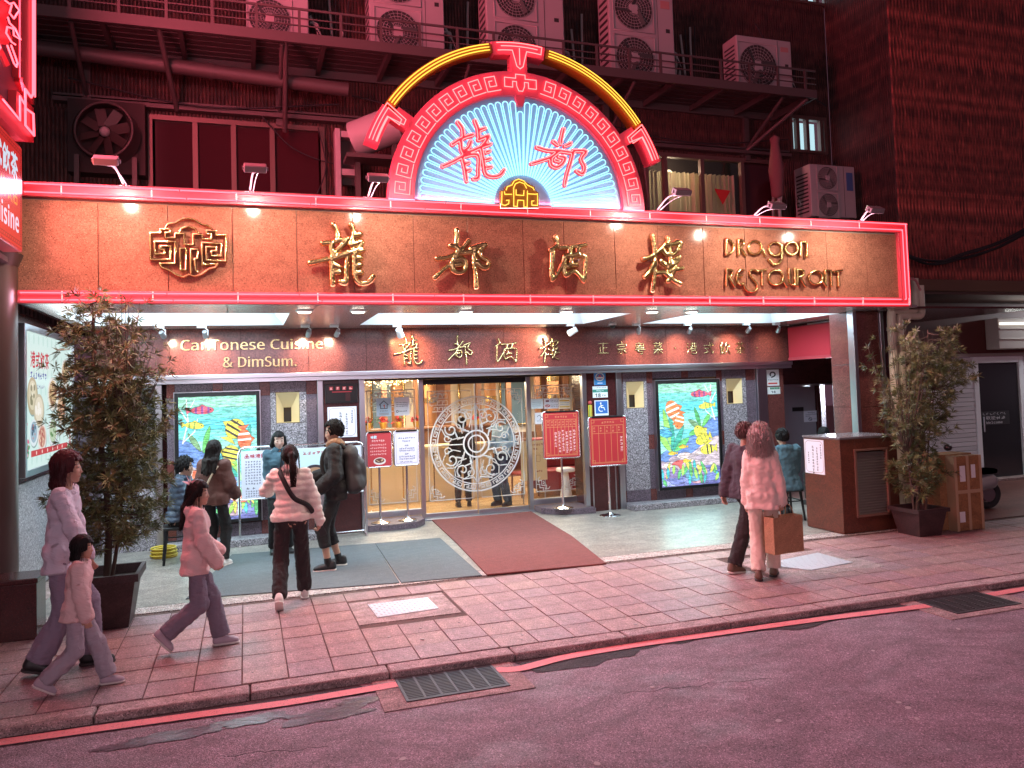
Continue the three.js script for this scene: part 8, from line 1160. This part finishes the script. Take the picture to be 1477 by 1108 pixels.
// man sitting on the stool
person({ label: 'man in a navy puffer jacket sitting on the stool beside the stained glass', x: -0.86, z: -11.2, face: 78, h: 1.72, sw: 0.185, hipY: 0.53, feet: [[0.12, 0.01, 0.36, 6], [-0.12, 0.01, 0.42, -6]], hands: [{ p: [0.08, 0.6, 0.3], palm: [0, -1, 0] }, { p: [-0.1, 0.6, 0.32], palm: [0, -1, 0] }], lean: [0, 0.07], top: { mat: K.navy, t: 0.034, hem: 0.0, puff: 0.075, collar: 0.04, sleeve: 0.014 }, legs: { mat: K.black, t: 0.014 }, shoes: shoesOf(K.greyShoe, K.soleWhite), hair: { mat: K.hairBlack, full: 0.01, wild: 0.009, brow: 0.07 }, head: { yaw: 8, pitch: 4 } });
// staff woman facing the street, smiling
person({ label: 'smiling woman in a dark teal jacket facing the street before the menu board', x: 0.42, z: -11.12, face: 6, h: 1.62, feet: [[0.1, 0, 0.03, 8], [-0.1, 0, 0.0, -8]], hands: [{ p: [0.07, 0.98, 0.18], palm: [-1, 0, 0] }, { p: [-0.07, 0.98, 0.18], palm: [1, 0, 0] }], top: { mat: K.teal, t: 0.03, hem: -0.12, sleeve: 0.012, collar: 0.03 }, legs: { mat: K.black, t: 0.014, wide: 0.01 }, shoes: shoesOf(K.blackShoe, K.soleDark), hair: { mat: K.hairBlack, full: 0.003, brow: 0.05, nape: 0.7, cover: 0.25, long: 0.1, end: 0.03 }, head: { pitch: 6 }, smile: true, skin: [0.58, 0.38, 0.3] });
// woman in pink, seen from behind
const pinkW = person({ label: 'woman in a quilted pink jacket with a ponytail seen from behind', x: 0.42, z: -8.36, face: 176, h: 1.6, feet: [[0.1, 0.0, 0.2, 0], [-0.1, 0.05, -0.22, 0, 36]].reverse().map((f, i) => (i ? [-0.12, 0, 0.24, 0] : [0.12, 0.05, -0.24, 0, 36])), hands: [{ p: [0.08, 1.38, 0.17], pole: [1, -0.9, -0.1], dir: [-0.5, 0.8, 0.1], palm: [-0.6, 0, -1], curl: 0.8 }, { p: [-0.3, 0.84, 0.02], pole: [-0.6, 0, -1], dir: [-0.05, -1, 0.15], palm: [1, 0, 0], curl: 0.9 }], top: { name: 'quilted_jacket', mat: K.pinkPuff, t: 0.028, hem: 0.0, puff: 0.066, sleeve: 0.012, collar: 0.04, flare: 0.012 }, legs: { mat: K.darkBrown, t: 0.016, wide: 0.018 }, shoes: shoesOf(K.whiteShoe, K.soleWhite), hair: { mat: K.hairBrown, pony: 0.3, full: 0.004, nape: 0.9 }, head: { yaw: 10 } });
{
  const j = pinkW.joints; part('cross_strap', tube(smooth([[0.11, j.shY + 0.07, 0.0], [0.07, j.shY - 0.02, -0.135], [-0.04, j.shY - 0.22, -0.165], [-0.16, j.hipY + 0.16, -0.13], [-0.24, j.hipY + 0.02, 0.0]], 6), 0.024, { ref: V(0, 0, 1), flat: 0.3 }), K.black, pinkW);
  const w = j.wr[1].clone().applyEuler(pinkW.rotation).add(pinkW.position); const ph = single('mobile_phone', rbx(-0.035, 0.035, -0.075, 0.075, -0.005, 0.005, 0.006).rotateZ(0.4).translate(w.x + 0.02, w.y - 0.09, w.z - 0.01), M.black, 'dark phone held low by the woman in the quilted pink jacket', 'phone');
}
// man with the backpack
const manB = person({ label: 'man in black jacket and rolled trousers wearing a backpack', x: 1.02, z: -9.8, face: -98, h: 1.77, sw: 0.185, feet: [[0.1, 0, 0.1, 4], [-0.16, 0, -0.02, -6]], hands: [{ p: [0.2, 0.95, 0.18], curl: 0.9 }, { p: [-0.14, 1.05, 0.24], curl: 0.9 }], lean: [0, 0.0], top: { mat: K.black, t: 0.034, hem: -0.1, sleeve: 0.016 }, legs: { mat: K.black, t: 0.02, wide: 0.004, to: 0.55 }, shoes: shoesOf(K.blackShoe, K.soleWhite), hair: { mat: K.hairBlack, full: 0.012, wild: 0.006, brow: 0.075 }, head: { yaw: 10, pitch: 8 } });
{
  const j = manB.joints, y = j.hipY, ring = []; for (let k = 0; k < 10; k++) { const a = k / 10 * 6.283, b = (k + 1) / 10 * 6.283; ring.push([0.075 * Math.cos(a), j.nkY + 0.012 + 0.02 * Math.cos(a * 2), 0.07 * Math.sin(a) - 0.01, 0.075 * Math.cos(b), j.nkY + 0.012 + 0.02 * Math.cos(b * 2), 0.07 * Math.sin(b) - 0.01, 0.04, 0.04]); }
  const rf = bones(ring, 0.03); part('scarf', nets((a, b, c) => rf(a, b, c) + noise3(a * 16, b * 22, c * 16) * 0.008, ...boundsOf(ring, 0.03), 0.01), K.tan, manB);
  part('sock', [0, 1].map((i) => cyl(j.ank[i].clone().add(V(0, -0.03, 0)), j.ank[i].clone().lerp(j.knee[i], 0.16), 0.044, 0.042, 14)), K.black, manB);
  const bp = thing('backpack', 'large black backpack worn by the man with rolled trousers', 'backpack', [manB.position.x, 0, manB.position.z], null, true); bp.rotation.copy(manB.rotation);
  const L = [[-0.09, y + 0.06, -0.23, 0.09, y + 0.06, -0.23, 0.1, 0.1], [-0.09, y + 0.06, -0.22, -0.08, y + 0.42, -0.19, 0.09, 0.08], [0.09, y + 0.06, -0.22, 0.08, y + 0.42, -0.19, 0.09, 0.08], [-0.06, y + 0.46, -0.18, 0.06, y + 0.46, -0.18, 0.08, 0.08], [0, y + 0.1, -0.28, 0, y + 0.3, -0.27, 0.1, 0.09]], bf = bones(L, 0.06);
  part('bag_body', nets((a, b, c) => bf(a, b, c) + noise3(a * 8, b * 6, c * 8) * 0.008, ...boundsOf(L, 0.03), 0.012), std([0.03, 0.024, 0.025], 0.6, { bumpMap: bumpGrain, bumpScale: 0.002 }), bp);
  for (const s of [-1, 1]) part('shoulder_strap', tube(smooth([[s * 0.09, y + 0.48, -0.16], [s * 0.1, j.shY + 0.06, -0.03], [s * 0.1, j.shY - 0.06, 0.13], [s * 0.11, y + 0.2, 0.12], [s * 0.13, y + 0.1, -0.12]], 5), 0.024, { ref: V(1, 0, 0), flat: 0.3 }), K.black, bp);
}
// couple at the right
const lady = person({ label: 'woman with loose curly hair in a peach jacket and trousers carrying a paper bag', x: 5.2, z: -7.16, face: 140, h: 1.6, sw: 0.14, feet: [[0.07, 0, -0.06, 6], [-0.07, 0, 0.16, -4]], hands: [{ p: [0.19, 0.82, 0.04] }, { p: [-0.22, 0.8, 0.02], dir: [0, -1, 0.05], curl: 1.3, palm: [1, 0, 0] }], top: { mat: K.peach, t: 0.014, hem: -0.12, flare: 0.008, sleeve: 0.012, collar: 0.02 }, legs: { mat: K.peachPale, t: 0.014, wide: 0.02 }, shoes: shoesOf(K.brownShoe, K.soleDark), hair: { mat: K.hairGrey, long: 0.2, full: 0.032, end: 0.03, wild: 0.016 }, head: { yaw: 12 } });
{
  const w = lady.joints.wr[1].clone().applyEuler(lady.rotation).add(lady.position), t = thing('paper_bag', 'brown paper shopping bag carried by the woman in peach', 'bag', [w.x, w.y - 0.52, w.z], null, true), kraft = std(0xffffff, 0.8, { map: speckle([172, 128, 96], 0.12, 0.01, 0.01, 256, 1, 0.05) }); t.rotation.y = 0.1;
  const wd = 0.2, hh = 0.38, dd = 0.07, sh = (a, b, c, d, e, f) => bx(a, b, c, d, e, f);
  part('bag_body', [sh(-wd, wd, 0, hh, dd - 0.004, dd), sh(-wd, wd, 0, hh, -dd, -dd + 0.004), sh(-wd, -wd + 0.004, 0, hh, -dd + 0.004, dd - 0.004), sh(wd - 0.004, wd, 0, hh, -dd + 0.004, dd - 0.004), sh(-wd, wd, 0.001, 0.005, -dd + 0.004, dd - 0.004)], kraft, t);
  for (const s of [-1, 1]) part('bag_handle', tube(smooth([[-0.09, hh - 0.02, s * dd], [-0.07, hh + 0.1, s * dd * 0.5], [0, hh + 0.14, 0], [0.07, hh + 0.1, s * dd * 0.5], [0.09, hh - 0.02, s * dd]], 5), 0.005, { ref: V(0, 0, 1) }), kraft, t);
}
person({ label: 'man in dark clothes walking close beside the woman in peach', x: 5.3, z: -7.62, face: 100, h: 1.64, sw: 0.18, feet: [[0.06, 0.06, 0.36, 0, -6], [-0.06, 0, -0.26, 0, 6]], hands: [{ p: [0.22, 0.85, -0.1] }, { p: [-0.22, 0.85, 0.1] }], lean: [0, 0.03], top: { mat: K.purple, t: 0.032, hem: -0.08, sleeve: 0.014 }, legs: { mat: K.darkBrown, t: 0.018, wide: 0.02 }, shoes: shoesOf(K.brownShoe, K.soleWhite), hair: { mat: std([0.1, 0.05, 0.045], 0.5), full: 0.006, wild: 0.007 } });
// seated men at the right
person({ label: 'man in a hooded teal jacket sitting on a stool with his back turned', x: 7.72, z: -10.02, face: 168, h: 1.7, sw: 0.185, hipY: 0.55, feet: [[0.14, 0.01, 0.36, 6], [-0.14, 0.01, 0.34, -6]], hands: [{ p: [0.1, 0.66, 0.3], palm: [0, -1, 0] }, { p: [-0.1, 0.66, 0.3], palm: [0, -1, 0] }], lean: [0, 0.05], top: { mat: K.teal, t: 0.042, hem: -0.1, hood: true, sleeve: 0.016, flare: 0.03 }, legs: { mat: K.black, t: 0.014 }, shoes: shoesOf(K.blackShoe, K.soleDark), hair: { mat: K.hairBlack, full: 0.008, wild: 0.007 }, head: { pitch: 10 } });
person({ label: 'person with dark hair sitting behind the equipment cabinet', x: 8.97, z: -10.58, face: 175, h: 1.64, hipY: 0.53, feet: [[0.14, 0.01, 0.36, 6], [-0.14, 0.01, 0.34, -6]], hands: [{ p: [0.1, 0.64, 0.3], hide: true }, { p: [-0.1, 0.64, 0.3], hide: true }], lean: [0, 0.05], top: { mat: K.black, t: 0.034, hem: -0.06 }, legs: { mat: K.black, t: 0.014 }, shoes: shoesOf(K.blackShoe, K.soleDark), hair: { mat: K.hairBlack, full: 0.008 }, fine: 0.016 });
// staff inside
person({ label: 'member of staff in a pale blue shirt standing behind the glass door', x: 4.42, z: -13.7, face: -60, h: 1.72, feet: [[0.1, 0, 0, 6], [-0.1, 0, 0.05, -6]], hands: [{ p: [0.2, 1.05, 0.2] }, { p: [-0.1, 1.1, 0.26] }], top: { name: 'shirt', mat: K.blueShirt, t: 0.02, hem: 0.02, sleeve: 0.01 }, legs: { mat: K.navyCloth, t: 0.018, wide: 0.015 }, shoes: shoesOf(K.blackShoe, K.soleDark), hair: { mat: std([0.25, 0.22, 0.22], 0.5), full: 0.004 }, fine: 0.015 });
person({ label: 'person in black clothes standing behind the etched medallion', x: 3.72, z: -13.9, face: 170, h: 1.6, feet: [[0.1, 0, 0, 6], [-0.1, 0, 0.05, -6]], hands: [{ p: [0.2, 0.9, 0.12] }, { p: [-0.2, 0.9, 0.12] }], top: { mat: K.black, t: 0.026, hem: -0.1 }, legs: { mat: K.black, t: 0.016 }, shoes: shoesOf(K.blackShoe, K.soleDark), hair: { mat: K.hairBlack, full: 0.006 }, fine: 0.015 });

// ---- across the street, behind the camera: the shop whose lit sign board lights the road and the passers-by from the front -----------------------------
{
  const t = thing('opposite_shop', 'shop building across the street with a long pink lit sign board', 'building', [2, 0, 9]);
  part('wall', bx(-14, 18, 0, 9, 9.2, 9.5), std([0.3, 0.24, 0.23], 0.8), t); part('shutter', bx(-4, 8, 0, 2.8, 9.1, 9.19), M.steelDull, t);
  part('sign_board', rbx(-6, 10, 3.3, 4.7, 8.95, 9.18, 0.02), glow([1, 0.62, 0.76], 1.4, 0x888888), t);
  rect('sign_board_light', 16, 1.4, [1, 0.78, 0.9], LIT.street, [2, 4, 8.9], [2.6, 1.5, -7], t);
}

renderer.render(scene, camera);
